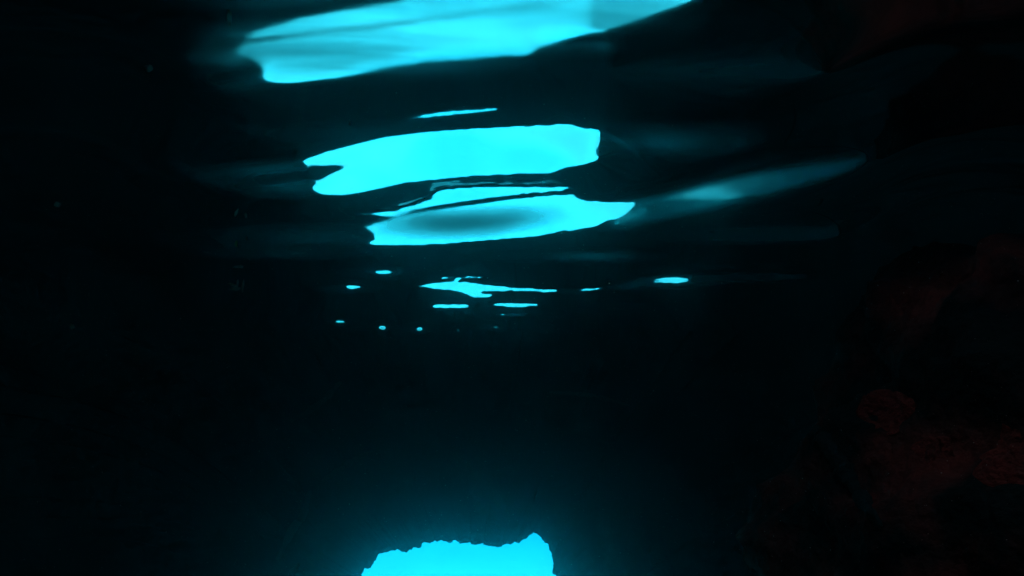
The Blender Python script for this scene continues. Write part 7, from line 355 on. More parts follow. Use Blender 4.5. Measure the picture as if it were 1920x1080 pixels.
0,0,0,0,0,0,0,0,0,1,1,2,1,-1,-6,-17,-31,-45,-41,5,68,71,57,38,20,5,-8,-15,-18,-13,-9,-7,-8,-9,-9,-6,-5,-3,-4,-4,-5,-4,-4,-3,-2,-1,-1,-1,-3,-3,-2,-3,-1,-1,0,0,-2,-3,-6,-6,1,11,16,7,-9,-18,-16,-6,2,7,9,7,4,3,1,2,2,3,3,0,-4,-6,-8,-8,-5,-4,-2,-1,0,-1,1,2,4,6,7,2,-8,-18,-24,-20,-11,-3,2,7,11,14,14,4,-10,-15,-11,-4,2,12,15,9,-1,-5,-5,-5,-5,-3,-2,-2,-1,-1,-1,-1,-2,-1,0,0,0,2,4,7,9,10,10,9,6,6,4,5,5,4,3,3,2,0,-1,-2,-2,-3,-4,-3,-3,-1,0,2,4,6,8,9,8,8,5,3,1,1,0,2,4,8,12,18,20,14,2,-9,-22,-34,-47,-60,-57,-2,38,41,28,15,6,1,-1,-2,-1,-1,0,0,0,0,0,0,0,0,
0,0,0,0,0,0,0,0,0,1,1,2,1,-1,-6,-16,-30,-43,-40,6,66,70,54,37,19,4,-7,-15,-18,-15,-11,-10,-10,-10,-9,-5,-4,-2,-3,-4,-5,-4,-4,-2,-2,-1,-1,-2,-3,-3,-2,-2,0,1,0,0,-2,-4,-8,-8,-2,15,23,11,-11,-22,-19,-5,4,9,9,8,4,1,0,1,2,4,3,1,-3,-7,-9,-9,-7,-4,-3,-1,-1,-1,0,2,6,9,10,6,-3,-15,-22,-19,-11,-4,1,6,9,12,11,3,-5,-11,-9,-5,1,7,9,6,1,-4,-4,-4,-4,-3,-2,-1,-1,-1,-1,-2,-1,-1,0,0,0,2,4,5,8,8,8,7,5,4,3,3,3,3,3,2,2,1,0,-1,-1,-2,-1,-2,-1,-1,1,2,5,6,8,9,8,8,5,3,0,-1,-1,0,3,7,12,18,20,15,2,-10,-22,-35,-47,-59,-54,1,41,42,28,15,5,1,-2,-1,-1,-1,0,0,0,0,0,0,0,0,
0,0,0,0,0,0,0,0,0,1,1,1,2,-1,-6,-15,-29,-40,-39,7,64,67,52,35,18,3,-7,-16,-19,-16,-14,-12,-12,-10,-8,-4,-2,-2,-2,-4,-5,-4,-3,-2,-1,-1,-1,-2,-3,-2,-2,0,1,1,0,-1,-2,-6,-8,-12,-4,21,41,19,-15,-35,-24,-5,6,11,10,8,3,-1,-2,-1,2,4,4,1,-4,-8,-11,-11,-8,-5,-3,-2,-1,-1,1,4,8,12,15,12,2,-13,-22,-19,-13,-6,1,4,8,10,9,3,-3,-7,-8,-5,-1,4,6,4,1,-3,-4,-4,-3,-3,-2,-1,-2,-1,-1,-1,0,-1,0,1,1,2,3,5,6,7,6,4,3,2,1,2,1,1,2,2,2,1,2,1,1,0,1,0,1,1,2,2,5,6,7,8,8,6,5,2,0,-1,-2,-2,2,6,11,18,21,15,4,-9,-22,-36,-49,-58,-53,5,43,43,29,15,5,0,-2,-1,-1,-1,0,0,0,0,0,0,0,0,
0,0,0,0,0,0,0,0,0,1,1,1,1,0,-5,-15,-27,-39,-36,6,61,64,50,33,16,3,-9,-16,-21,-18,-16,-15,-12,-9,-5,-3,-1,-1,-2,-4,-4,-4,-2,-1,-1,-1,-1,-2,-2,-2,0,0,1,2,0,-2,-3,-7,-8,-13,-11,19,61,7,-8,-37,-24,-1,8,12,12,8,2,-4,-5,-3,1,4,5,1,-4,-11,-14,-13,-10,-6,-2,-1,0,0,2,4,11,16,21,20,7,-13,-25,-22,-16,-7,-2,4,6,9,7,5,0,-4,-5,-6,-3,1,3,2,0,-2,-4,-3,-4,-2,-3,-1,-2,-1,0,0,0,0,1,2,1,3,3,4,5,5,3,3,1,0,-1,0,-1,0,1,2,2,2,3,3,3,3,3,2,2,2,3,2,4,5,6,7,6,6,5,2,0,-1,-3,-1,1,5,11,18,21,17,5,-8,-22,-36,-50,-60,-51,6,46,43,29,15,5,0,-2,-1,-1,-1,0,0,0,0,0,0,0,0,
0,0,0,0,0,0,0,0,0,1,1,1,1,0,-5,-14,-25,-38,-35,5,58,60,47,31,15,1,-9,-18,-22,-21,-18,-15,-11,-7,-3,-1,1,-1,-3,-4,-3,-3,-1,-1,0,0,-2,-1,-2,-1,1,1,1,1,0,-3,-4,-7,-8,-14,-18,30,140,-9,14,-95,-52,3,12,14,14,9,0,-8,-8,-6,0,5,6,3,-6,-14,-18,-15,-11,-5,-1,1,2,1,2,5,13,21,28,28,9,-14,-29,-28,-20,-11,-3,2,5,8,8,6,4,-1,-3,-6,-6,-2,0,1,-1,-2,-3,-3,-3,-3,-2,-1,-1,0,0,1,1,1,2,1,3,2,3,3,4,3,2,1,-1,-1,-2,-2,-1,-1,0,2,2,3,4,4,4,5,4,4,3,2,3,2,3,4,4,6,6,6,4,3,1,0,-1,-1,0,5,11,17,22,18,6,-7,-21,-37,-51,-62,-51,7,47,44,30,14,5,0,-2,-1,-1,-1,0,0,0,0,0,0,0,0,
0,0,0,0,0,0,0,0,0,1,1,1,1,0,-5,-13,-25,-36,-35,2,53,57,45,29,13,0,-10,-20,-23,-22,-18,-14,-9,-5,0,1,1,-1,-3,-3,-3,-1,0,0,0,0,-1,-2,-1,0,0,2,1,0,-2,-3,-5,-6,-7,-7,-15,-53,-60,25,-9,103,28,0,7,15,19,11,-2,-12,-14,-8,-2,6,10,6,-7,-18,-22,-17,-11,-4,1,5,4,1,2,5,14,26,36,32,8,-15,-32,-35,-26,-15,-6,1,5,7,8,9,8,4,-2,-8,-8,-5,-3,-1,-1,-1,-2,-3,-2,-1,-2,0,0,0,1,2,1,2,2,1,2,2,2,2,3,1,2,0,-1,-2,-2,-2,-2,0,0,1,2,3,3,4,5,4,5,4,3,3,2,2,3,3,4,5,6,6,5,5,2,2,0,0,1,4,10,17,21,18,8,-6,-21,-37,-52,-63,-53,9,47,45,30,15,4,0,-2,-1,-1,-1,0,0,0,0,0,0,0,0,
0,0,0,0,0,0,0,0,0,1,0,2,1,0,-4,-13,-24,-37,-38,-1,49,54,43,28,11,-1,-11,-20,-24,-21,-18,-12,-6,-1,1,3,1,-1,-3,-3,-1,0,1,1,0,-1,-1,-2,-1,0,1,0,1,-1,-3,-3,-5,-5,-6,-5,-14,-52,-84,-1,10,105,50,6,7,19,25,17,-6,-19,-20,-11,-2,8,15,13,-6,-26,-27,-19,-11,-1,5,8,7,2,-1,2,15,34,48,33,6,-18,-38,-42,-33,-21,-9,0,4,8,9,12,13,10,-1,-12,-13,-8,-5,-2,0,-1,-1,-1,0,0,0,0,1,1,1,2,1,1,2,0,1,1,1,2,1,2,1,0,-1,-1,-1,-1,-1,0,0,1,1,2,2,2,3,3,4,3,3,3,3,3,2,4,4,6,6,6,7,5,5,3,1,1,2,4,8,15,20,18,8,-5,-20,-36,-53,-64,-53,10,49,46,29,15,4,0,-2,-1,-1,-1,0,0,0,0,0,0,0,0,
0,0,0,0,0,0,0,0,0,0,1,2,1,1,-5,-12,-25,-39,-40,-7,45,53,42,27,11,-2,-12,-20,-23,-20,-15,-9,-3,1,4,3,0,-1,-2,-2,0,1,1,1,0,-1,-2,-1,-2,0,0,0,-1,-2,-2,-4,-4,-4,-4,-7,-18,-38,-45,-15,26,55,37,13,10,26,38,25,-11,-31,-29,-16,-2,12,25,24,-6,-35,-34,-23,-9,1,10,14,11,1,-6,-3,13,40,56,32,4,-18,-37,-40,-48,-31,-11,-1,5,7,11,15,20,17,0,-18,-20,-13,-6,-3,0,1,1,1,1,2,1,1,1,1,1,1,1,0,0,0,0,0,0,1,2,1,2,1,1,0,1,0,0,0,0,1,0,-1,1,0,1,1,2,3,2,3,4,3,4,5,5,6,6,7,7,6,6,4,2,2,1,3,7,14,18,16,8,-3,-18,-34,-52,-63,-52,10,50,46,30,14,5,-1,-2,-1,-1,-1,0,0,0,0,0,0,0,0,
0,0,0,0,0,0,0,0,0,0,1,2,2,0,-4,-12,-26,-42,-45,-11,42,52,42,26,11,-2,-11,-19,-22,-18,-12,-5,0,3,5,3,0,-1,-2,0,1,1,2,0,-1,-2,-3,-2,-1,-1,-1,-1,-1,-3,-3,-3,-3,-3,-3,-8,-19,-32,-36,-15,22,40,30,14,12,32,53,26,-11,-38,-39,-21,-1,18,35,32,-4,-41,-43,-26,-9,4,16,22,19,-1,-16,-13,8,56,92,26,4,-18,-73,-44,-57,-36,-10,0,4,7,12,21,27,23,0,-23,-27,-19,-10,-2,1,2,2,3,2,3,2,2,0,1,0,0,0,0,-1,-1,-2,0,0,2,2,2,3,2,3,1,2,1,1,1,0,0,-1,-1,-2,-2,-1,0,0,2,3,3,4,4,5,6,6,6,7,7,6,6,5,4,3,2,1,3,6,11,17,15,8,-2,-16,-31,-48,-61,-51,12,49,46,29,14,5,-1,-2,-1,-2,0,0,0,0,0,0,0,0,0,
0,0,0,0,0,0,0,0,0,0,1,2,2,1,-4,-12,-27,-44,-50,-17,40,53,42,27,11,-2,-10,-17,-20,-15,-9,-2,2,5,5,2,0,-2,0,0,2,1,1,-1,-2,-3,-3,-3,-1,-1,-2,-2,-2,-3,-2,-3,-2,-2,-4,-9,-18,-26,-26,-10,13,25,23,11,10,40,102,17,-14,-43,-70,-28,1,27,50,45,-2,-51,-57,-33,-10,9,22,34,30,-4,-31,-24,0,40,54,-6,2,19,32,-15,-135,-49,-4,2,2,6,16,28,38,26,-1,-24,-39,-28,-13,-3,2,3,3,3,4,3,2,1,0,-1,0,-1,0,-1,-1,-1,-1,0,1,2,4,3,4,3,3,3,2,2,2,1,1,0,-1,-3,-2,-3,-2,-1,0,1,2,3,4,5,5,6,6,7,6,5,6,4,5,3,3,2,2,3,6,10,15,14,8,-1,-13,-27,-45,-58,-47,12,49,45,28,13,4,-1,-2,-2,-1,0,0,0,0,0,0,0,0,0,
0,0,0,0,0,0,0,0,0,0,1,2,2,1,-3,-11,-27,-46,-56,-25,42,54,43,27,11,-1,-9,-15,-17,-13,-6,1,4,5,4,1,-1,-1,-1,2,1,1,-1,-2,-4,-4,-3,-2,-2,-1,-2,-3,-2,-3,-2,-1,-2,-3,-5,-10,-17,-23,-21,-9,8,19,18,12,9,20,62,55,-51,8,-62,-30,0,34,65,46,-1,-51,-71,-41,-9,14,31,45,40,-8,-40,-34,-25,-56,-102,6,7,-2,25,16,45,18,3,-4,-3,4,21,39,50,29,-1,-26,-51,-41,-18,-1,4,1,2,3,4,4,2,-1,-2,-1,0,0,0,0,0,0,0,0,2,4,5,4,4,3,4,3,2,2,2,3,2,0,0,-1,-2,-3,-2,-1,-1,0,1,2,3,4,5,6,5,6,5,5,4,4,3,4,3,2,3,4,6,10,15,13,8,-1,-11,-25,-41,-54,-46,16,49,42,26,11,3,-1,-1,-2,-1,0,0,0,0,0,0,0,0,0,
0,0,0,0,0,0,0,0,0,0,1,2,2,1,-2,-10,-25,-43,-56,-34,34,56,44,26,11,1,-8,-13,-15,-10,-3,1,5,4,2,0,-1,-1,0,1,1,-1,-3,-4,-5,-4,-2,-2,-1,-2,-2,-3,-3,-2,-1,-1,-2,-3,-7,-11,-16,-21,-19,-8,6,15,17,14,13,-12,-107,-98,-14,161,76,-7,-12,35,118,72,14,-91,-127,-49,-2,20,43,63,53,-11,-60,-58,-46,-36,-2,33,7,-51,-102,-13,91,51,11,-10,-11,2,28,57,82,26,-9,-6,-92,-63,-21,4,9,-2,-3,3,5,5,5,-3,-6,-1,1,2,1,2,4,2,0,1,3,6,6,5,3,2,3,3,2,2,3,4,3,3,2,0,-1,-1,-1,-1,-1,-1,0,0,0,2,4,4,5,5,4,5,3,3,4,3,3,4,4,5,7,11,14,12,7,-1,-10,-23,-38,-51,-38,23,45,36,22,10,2,-1,-2,-1,-1,0,0,0,0,0,0,0,0,0,
0,0,0,0,0,0,0,0,0,0,1,1,2,2,-2,-8,-22,-39,-52,-39,21,55,45,26,11,1,-6,-12,-13,-8,-2,2,3,3,0,-1,-2,-1,0,1,-1,-3,-4,-6,-5,-4,-1,-1,-1,-1,-3,-4,-2,-2,-1,-1,-2,-4,-8,-11,-17,-19,-19,-11,6,20,18,8,0,-12,-38,-70,0,84,42,-2,-16,0,21,10,19,-33,-33,-15,5,20,55,80,61,-12,-78,-78,-43,-5,10,-1,1,11,-19,-13,9,3,-5,-6,-3,0,15,58,117,31,-9,-13,-133,-62,-12,7,15,13,-1,-11,-14,1,10,-6,-9,1,3,2,2,4,11,5,-3,0,6,9,9,5,1,1,3,3,1,1,4,6,6,5,4,2,1,0,-1,-1,-1,-1,-2,-2,-2,0,1,3,4,5,4,5,4,3,3,3,4,4,5,7,8,12,13,12,6,-2,-11,-22,-36,-47,-25,27,40,31,18,8,1,-1,-1,-1,-1,0,0,0,0,0,0,0,0,0,
0,0,0,0,0,0,0,0,0,0,1,1,2,1,0,-8,-19,-36,-51,-43,16,52,44,25,11,2,-5,-10,-12,-7,-3,1,2,1,-2,-2,-2,-1,0,-1,-3,-4,-7,-6,-4,-3,0,1,0,-2,-4,-5,-3,-1,0,-1,-2,-6,-9,-13,-16,-19,-20,-13,6,26,21,-1,-15,-9,4,8,17,2,0,-7,-16,-35,-90,-76,28,59,87,35,2,5,43,110,127,-17,-166,-81,-10,14,10,-2,-5,-2,10,4,-8,-15,-9,6,16,-3,-14,-20,-54,-57,6,3,70,37,10,-1,-1,4,-2,-7,-10,-7,-5,-3,11,12,-14,-16,-2,4,14,7,-13,-3,5,11,17,4,-5,1,6,5,-2,0,6,8,9,8,5,3,2,0,1,0,-1,-1,-3,-4,-4,-2,0,2,3,5,4,5,5,3,3,3,3,5,5,8,9,12,15,11,5,-3,-12,-21,-34,-42,-18,30,39,29,15,6,1,-1,-1,-1,-1,0,0,0,0,0,0,0,0,0,
0,0,0,0,0,0,0,0,0,0,1,1,2,1,0,-6,-18,-35,-51,-43,13,47,41,24,11,3,-4,-9,-12,-7,-3,-1,0,-1,-2,-3,-2,-1,-2,-2,-5,-7,-7,-5,-3,-1,2,2,1,-3,-6,-7,-4,0,1,-1,-5,-6,-12,-16,-12,-4,0,6,1,3,14,0,-4,1,6,10,-4,6,3,-5,-3,-19,-42,-29,5,35,50,30,7,-6,-16,-26,-40,-2,36,34,26,10,-7,-12,-6,0,6,9,4,-9,-6,6,8,-1,-12,-40,-68,-44,-1,17,74,56,19,-6,-14,-12,-5,-1,4,-5,-9,1,5,2,-8,-6,-2,2,0,1,-4,-4,-6,-1,5,3,-5,12,7,-9,-15,-1,9,11,13,12,6,2,3,1,1,1,1,0,-3,-4,-5,-3,-1,1,3,4,5,6,4,4,2,2,2,4,5,8,10,14,15,12,4,-3,-12,-22,-32,-35,-12,32,39,27,15,5,0,-1,-2,-1,0,0,0,0,0,0,0,0,0,0,
0,0,0,0,0,0,0,0,0,0,1,1,1,2,0,-6,-17,-34,-49,-43,9,43,37,23,11,4,-3,-10,-11,-9,-4,-2,-2,-2,-3,-3,-3,-1,-3,-4,-7,-7,-7,-4,-1,2,3,3,1,-3,-10,-12,-9,3,7,-5,-12,-3,0,-3,2,8,11,11,0,-6,1,8,10,6,-3,-2,-5,1,3,8,9,1,-4,-3,2,11,18,15,4,-17,-54,-101,-108,13,121,94,44,6,-14,-15,-2,4,6,2,0,3,1,-8,-11,5,5,-16,-28,-21,-3,16,31,28,13,-4,-14,-17,-6,4,6,-1,-5,-3,-9,-9,5,5,0,-2,-8,-4,14,4,-11,-12,-6,-3,-1,3,3,-15,-10,1,2,-8,2,17,3,0,4,2,2,3,6,3,-1,-5,-5,-3,-1,2,2,3,5,5,4,3,2,1,1,2,5,7,11,15,16,14,5,-4,-12,-22,-29,-30,-6,35,39,27,13,5,0,-1,-2,-1,0,0,0,0,0,0,0,0,0,0,
0,0,0,0,0,0,0,0,0,0,0,2,1,2,0,-5,-17,-33,-48,-43,7,36,34,21,12,4,-3,-10,-13,-9,-6,-4,-2,-4,-3,-3,-2,-3,-4,-5,-8,-8,-6,-2,2,4,4,3,2,-4,-16,-23,-12,5,12,-4,-4,10,16,1,3,5,10,6,8,9,-2,9,15,12,-2,-7,-8,-7,4,15,14,8,5,6,5,3,1,-1,-4,-15,-41,-62,-48,7,58,60,35,8,-8,-9,-1,4,1,-7,-6,3,8,1,-4,2,3,-1,-5,-4,-1,6,7,6,1,-2,-5,-11,-5,4,4,2,-3,-4,-8,-5,2,3,0,0,-9,-6,0,3,-4,-8,-12,-7,-1,-6,-4,-2,9,6,-3,-17,-21,3,8,-13,-14,2,3,1,12,13,1,-7,-6,-1,1,1,1,3,4,4,4,3,1,0,1,1,4,7,11,16,18,15,6,-3,-13,-23,-28,-25,0,38,41,28,13,4,0,-1,-2,-1,0,0,0,0,0,0,0,0,0,0,
0,0,0,0,0,0,0,0,0,0,0,1,2,2,0,-5,-15,-32,-47,-43,3,30,29,20,13,4,-4,-12,-14,-10,-7,-5,-3,-4,-3,-3,-3,-4,-5,-6,-7,-8,-6,0,4,5,4,1,3,-1,-16,-5,8,1,-3,7,9,3,6,4,3,8,9,12,17,10,2,5,-1,-3,2,6,3,-2,3,10,10,7,6,5,4,1,-2,-4,-6,-11,-18,-20,-11,2,16,21,15,6,-1,-2,-1,1,-1,-3,-2,1,3,2,0,1,1,3,2,2,1,0,-2,-2,-1,-2,-2,-3,-2,1,2,1,-2,-2,-3,-2,-1,0,-1,-4,-3,-7,-16,-11,5,9,-4,-8,-6,-10,-8,4,-2,-2,-4,-10,-8,-13,-2,-10,-9,-7,-7,-2,5,14,0,-12,-7,3,6,2,1,3,4,6,4,2,2,0,0,1,3,7,10,16,18,16,7,-3,-15,-23,-29,-21,6,44,44,29,14,4,0,-2,-2,-1,0,0,0,0,0,0,0,0,0,0,
0,0,0,0,0,0,0,0,0,0,0,1,2,2,0,-4,-14,-30,-46,-44,-3,22,25,20,12,4,-6,-13,-15,-12,-7,-6,-4,-4,-2,-3,-3,-6,-7,-6,-8,-9,-8,3,7,6,5,8,9,6,4,17,20,-3,-15,3,9,1,-1,8,11,10,9,10,12,8,4,0,-5,-6,0,8,7,2,3,4,4,4,3,3,1,1,-2,-3,-4,-4,-3,-2,1,0,1,1,3,3,1,0,0,0,-1,-1,0,1,0,1,0,1,1,2,3,2,1,-1,-3,-3,-1,-1,-1,0,0,0,0,0,0,-1,0,-1,0,-1,-3,-2,-2,-5,-9,-7,1,5,0,-4,-7,-9,-8,-3,-10,-14,-6,-2,2,-12,-12,-1,2,-1,2,3,-16,-11,-11,-8,-3,-11,-5,-2,-1,6,9,10,6,3,2,1,0,1,2,5,9,14,18,16,7,-4,-16,-26,-29,-19,14,52,49,31,14,4,-1,-2,-2,-1,0,0,0,0,0,0,0,0,0,0,
0,0,0,0,0,0,0,0,0,0,0,1,2,1,1,-3,-13,-27,-45,-46,-10,14,21,18,12,2,-8,-15,-16,-12,-8,-6,-6,-4,-3,-2,-6,-11,-10,-7,-1,0,7,12,15,13,11,8,6,7,14,10,2,3,10,4,6,4,2,6,9,8,7,6,6,4,2,-2,-3,-3,0,4,4,3,2,1,1,1,1,1,0,0,-1,-2,-1,0,2,3,2,0,-2,-3,-2,0,1,0,1,-1,0,0,1,0,-1,1,0,0,1,1,1,1,1,-1,-1,-2,-1,-1,1,0,0,0,0,0,0,0,0,0,0,-1,-1,-1,-2,-2,-3,-2,0,0,1,-2,-4,-4,-6,-6,-11,-13,-8,3,1,-9,-11,-1,4,1,-1,-7,-11,-14,-5,10,4,-21,-25,-17,-13,-9,0,9,10,9,4,1,1,1,2,3,7,12,16,15,8,-4,-17,-27,-30,-16,22,61,54,32,14,3,-2,-2,-2,-1,0,0,0,0,0,0,0,0,0,0,
0,0,0,0,0,0,0,0,0,0,0,1,1,2,1,-2,-10,-24,-43,-52,-27,6,17,18,11,0,-11,-17,-17,-12,-10,-7,-7,-5,-4,-3,-3,-1,5,10,14,20,19,12,9,8,6,3,4,10,11,3,-4,9,17,11,7,4,3,3,4,4,3,2,1,1,0,-1,-1,-1,0,1,2,1,1,0,0,-1,0,0,0,0,-1,0,1,1,2,2,2,-1,-1,-3,-2,-1,0,1,0,0,0,0,0,0,0,0,0,0,0,1,0,0,0,0,0,-1,0,0,0,0,0,0,0,0,0,1,0,0,0,0,-1,0,0,-1,0,0,0,0,-1,0,-1,-1,-3,-5,-7,-8,-5,1,1,-4,-5,-1,-4,-14,-16,-8,4,0,-3,-9,-9,1,-2,-10,-10,-13,-19,-20,-9,-1,2,2,2,1,1,3,5,11,15,15,9,-2,-16,-27,-32,-12,37,71,56,31,13,2,-2,-2,-2,-1,0,0,0,0,0,0,0,0,0,0,
0,0,0,0,0,0,0,0,0,0,0,1,1,1,2,-1,-7,-20,-37,-49,-39,-9,11,16,9,-1,-11,-15,-14,-11,-8,-7,-6,-5,-3,2,14,23,21,13,13,21,18,7,0,3,1,-1,4,11,10,3,1,9,13,13,8,4,2,0,-1,-1,0,-1,-1,-2,0,-1,0,1,0,-1,0,-1,0,0,-1,-1,-1,0,-1,0,1,0,1,1,2,0,1,0,-1,-1,-1,-1,0,0,0,0,0,0,0,0,0,0,0,0,0,-1,0,0,0,0,0,0,0,1,0,0,0,0,0,0,0,0,0,0,1,0,0,1,0,1,1,1,0,0,0,0,1,0,0,-1,-2,-1,-2,0,0,-1,0,-3,-8,-14,-16,-7,-1,-2,-6,-13,-10,5,13,3,-3,-4,-13,-25,-30,-27,-15,-4,1,2,0,2,3,8,12,13,8,0,-14,-24,-24,1,45,64,50,27,11,2,-2,-2,-2,-1,0,0,0,0,0,0,0,0,0,0,
], dtype=float).reshape(NR, NT)
CQ = np.cumsum(CQ, axis=1)                 # swell solved from reflection outlines traced in image pixels, written as steps from one column to the next
def elev(v): return PITCH + np.arctan((540 - v) / FPX)
def rows(v): return HC / np.tan(elev(v))
SA, SB, KT, ST = 10.0, 1.2, math.radians(18), math.radians(.32)
SL = (SA - SB) / (VB - VA)
def wv(v): return np.log(SA / (SA - SL * (v - VA))) / SL
def vw(w): return VA + SA / SL * (1 - np.exp(-SL * w))
def wt(t): return (np.arcsinh(t / KT) + np.arcsinh(TH / KT)) * KT / ST
def tw(w): return KT * np.sinh(w * ST / KT - np.arcsinh(TH / KT))
KR = (NR - 3) / wv(VB); KTT = (NT - 3) / wt(TH)
cw = (np.arange(NR) - 1) / KR
CS = np.abs(rows(vw(cw + .5 / KR)) - rows(vw(cw - .5 / KR)))[:, None]
COEF = CQ * 0.0033333333333333335 * CS
def bs(n, x):
    i = np.clip(np.floor(x).astype(int), 0, n - 4); f = x - i
    B = np.zeros((len(x), n)); r = np.arange(len(x))
    for k, w in enumerate([(1 - f)**3 / 6, (3 * f**3 - 6 * f**2 + 4) / 6, (-3 * f**3 + 3 * f**2 + 3 * f + 1) / 6, f**3 / 6]):
        B[r, i + k] = w
    return B
def ripples(x, y):
    rng = np.random.default_rng(4); h = np.zeros_like(x)
    for k in range(14):
        lam = rng.uniform(.9, 3.2); a = rng.normal(np.pi / 2, .45); ph = rng.uniform(0, 6.28)
        h += .0022 * lam * np.sin(2 * np.pi / lam * (x * np.cos(a) + y * np.sin(a)) + ph) / 1.6
    return h
tv = vw(np.linspace(0, wv(VB), 520))
ra, rb = rows(tv[0]), rows(tv[-1])
r_in = np.linspace(0.02, ra, 26)[:-1]; r_out = rb + np.cumsum(np.linspace(.12, 2.4, 40)); r_out = r_out[r_out < 60]
R_ = np.concatenate([r_in, rows(tv), r_out])
th_f = tw(np.linspace(0, wt(TH), 620)); th_c = np.linspace(TH, 2 * np.pi - TH, 150)[1:-1]
T_ = np.concatenate([th_f, th_c])
Br = bs(NR, wv(np.concatenate([np.full(len(r_in), VA), tv, np.full(len(r_out), VB)])) * KR)
Bt = bs(NT, wt(th_f) * KTT)
Hh = np.zeros((len(R_), len(T_)))
Hh[:, :len(th_f)] = Br @ COEF @ Bt.T
fall = np.concatenate([np.clip((r_in - 0.6) / (ra - 0.6), 0, 1)**2, np.ones(len(tv)), np.exp(-((r_out - rb) / 1.2)**2)])
Hh *= fall[:, None]
RR, TT = np.meshgrid(R_, T_, indexing='ij')
XX, YY = RR * np.sin(TT), RR * np.cos(TT)
Hh += ripples(XX, YY)
make_obj('water_surface', np.stack([XX, YY, Hh], -1), grid_faces(len(R_), len(T_), True), WATER, kind='structure')

# ------------------------------------------------------------------ the cave: mouth, walls, roof, floor, outer cliff
D = 18.0
HX, HY = 1.8, 1.3                            # centre of a long slit added in the roof to let sun in
def in_slit(x, y):
    u, w = -.77 * (x - HX) + .64 * (y - HY), .64 * (x - HX) + .77 * (y - HY)
    return (u / 2.85)**2 + (w / 1.15)**2 < 1
MOUTH = np.array([(-3.573, -5.755), (-3.452, -5.611), (-3.328, -5.563), (-3.232, -5.395), (-3.123, -5.238), (-2.96, -5.202), (-2.709, -5.178), (-2.482, -5.202), (-2.332, -5.141), (-2.194, -5.093), (-2.12, -5.02), (-1.981, -4.996), (-1.767, -4.972), (-1.666, -4.947), (-1.54, -4.984), (-1.476, -5.008), (-1.414, -4.959), (-1.262, -4.996), (-1.136, -5.008), (-1.01, -4.996), (-0.883, -5.044), (-0.757, -5.032), (-0.694, -5.02), (-0.605, -5.081), (-0.479, -5.081), (-0.378, -5.105), (-0.189, -5.056), (0.0, -5.044), (0.189, -4.972), (0.341, -4.911), (0.442, -4.838), (0.569, -4.777), (0.657, -4.862), (0.782, -5.008), (0.87, -5.117), (0.907, -5.214), (0.956, -5.395), (0.929, -5.575), (0.978, -5.683), (1.041, -5.755), (1.276, -5.97), (1.548, -6.232), (1.842, -6.587), (2.008, -7.057), (2.222, -7.523), (2.359, -8.101), (2.472, -8.536), (2.5, -9.464), (-5.583, -9.464), (-5.405, -8.616), (-5.301, -8.216), (-5.119, -7.639), (-4.951, -7.232), (-4.571, -6.823), (-4.212, -6.445), (-3.899, -6.113)], dtype=float)     # rim of the sea mouth in metres (x, z) at y = 18
def resample(p, n):
    q = np.vstack([p, p[:1]]); d = np.r_[0, np.cumsum(np.hypot(*np.diff(q, axis=0).T))]
    s = np.linspace(0, d[-1], n + 1)[:-1]
    return np.stack([np.interp(s, d, q[:, 0]), np.interp(s, d, q[:, 1])], -1)
M = 1200
rim = resample(MOUTH, M)
for j in range(M):                          # broken, crumbly rock edge
    x, z = rim[j]
    e = Vector((x * 8.0, z * 8.0, 2.0))
    k = 0.05 if z > -8.3 else 0.0
    rim[j] += k * np.array([noise.fractal(e, 0.7, 2.3, 4), noise.fractal(e + Vector((9, 4, 1)), 0.7, 2.3, 4)])
mc = np.array([-0.9, -6.9])
phi = np.unwrap(np.arctan2(rim[:, 1] - mc[1], rim[:, 0] - mc[0]))
def section(phi, a_left, a_right, top, bot, n=3.2):
    """rounded cave cross-section reached from (0, -3.4) in direction phi"""
    c, s = np.cos(phi), np.sin(phi)
    a = np.where(c > 0, a_right, a_left); b = np.where(s > 0, top + 3.4, 3.4 - bot)
    r = (np.abs(c / a)**n + np.abs(s / b)**n)**(-1 / n)
    return np.stack([r * c, -3.4 + r * s], -1)
sec = section(phi, 10.5, 8.2, 2.3, -9.9)
rings = []
for k, (y, g) in enumerate([(19.6, 1.75), (19.0, 1.60), (18.5, 1.40), (18.25, 1.22), (18.08, 1.06), (18.0, 1.0)]):
    rings.append(np.column_stack([mc[0] + (rim[:, 0] - mc[0]) * g, np.full(M, y), mc[1] + (rim[:, 1] - mc[1]) * g]))
for s in np.linspace(0, 1, 61)[1:]:
    p = rim * (1 - s) + sec * s
    rings.append(np.column_stack([p[:, 0], np.full(M, 18 + 1.1 * math.sin(math.pi * s**0.8) - 5.5 * s**8), p[:, 1]]))
for y in np.linspace(12.5, -11, 62)[1:]:
    rings.append(np.column_stack([sec[:, 0], np.full(M, y), sec[:, 1]]))
for g in (0.7, 0.4, 0.1):
    rings.append(np.column_stack([sec[:, 0] * g, np.full(M, -11.5 - (1 - g)), -3.4 + (sec[:, 1] + 3.4) * g]))
G = np.array(rings)
nrm_c = np.array([-0.5, 9.0, -4.0])
for i in range(G.shape[0]):
    amp = 0.0 if i < 4 else (0.05 if i < 6 else min(1.0, 0.06 + (i - 5) / 22.0))
    if amp == 0: continue
    for j in range(M):
        p = Vector(G[i, j])
        q = Vector((p.x * 0.42, p.y * 0.30, p.z * 0.42))
        d = noise.fractal(q, 1.0, 2.1, 5) * 0.42 + (noise.ridged_multi_fractal(q * 1.7 + Vector((7, 3, 1)), 1.0, 2.2, 5, 1.0, 2.0) - 1.0) * 0.22
        d += noise.fractal(p * 2.6, 0.9, 2.0, 4) * 0.09
        if i >= 6:
            c = Vector((nrm_c[0], min(p.y, 9.0) if p.y < 12 else 9.0, nrm_c[2])); n = (c - p)
        else:
            n = Vector((mc[0] - p.x, 0, mc[1] - p.z))
        n.normalize()
        p = p + n * d * amp
        G[i, j] = p
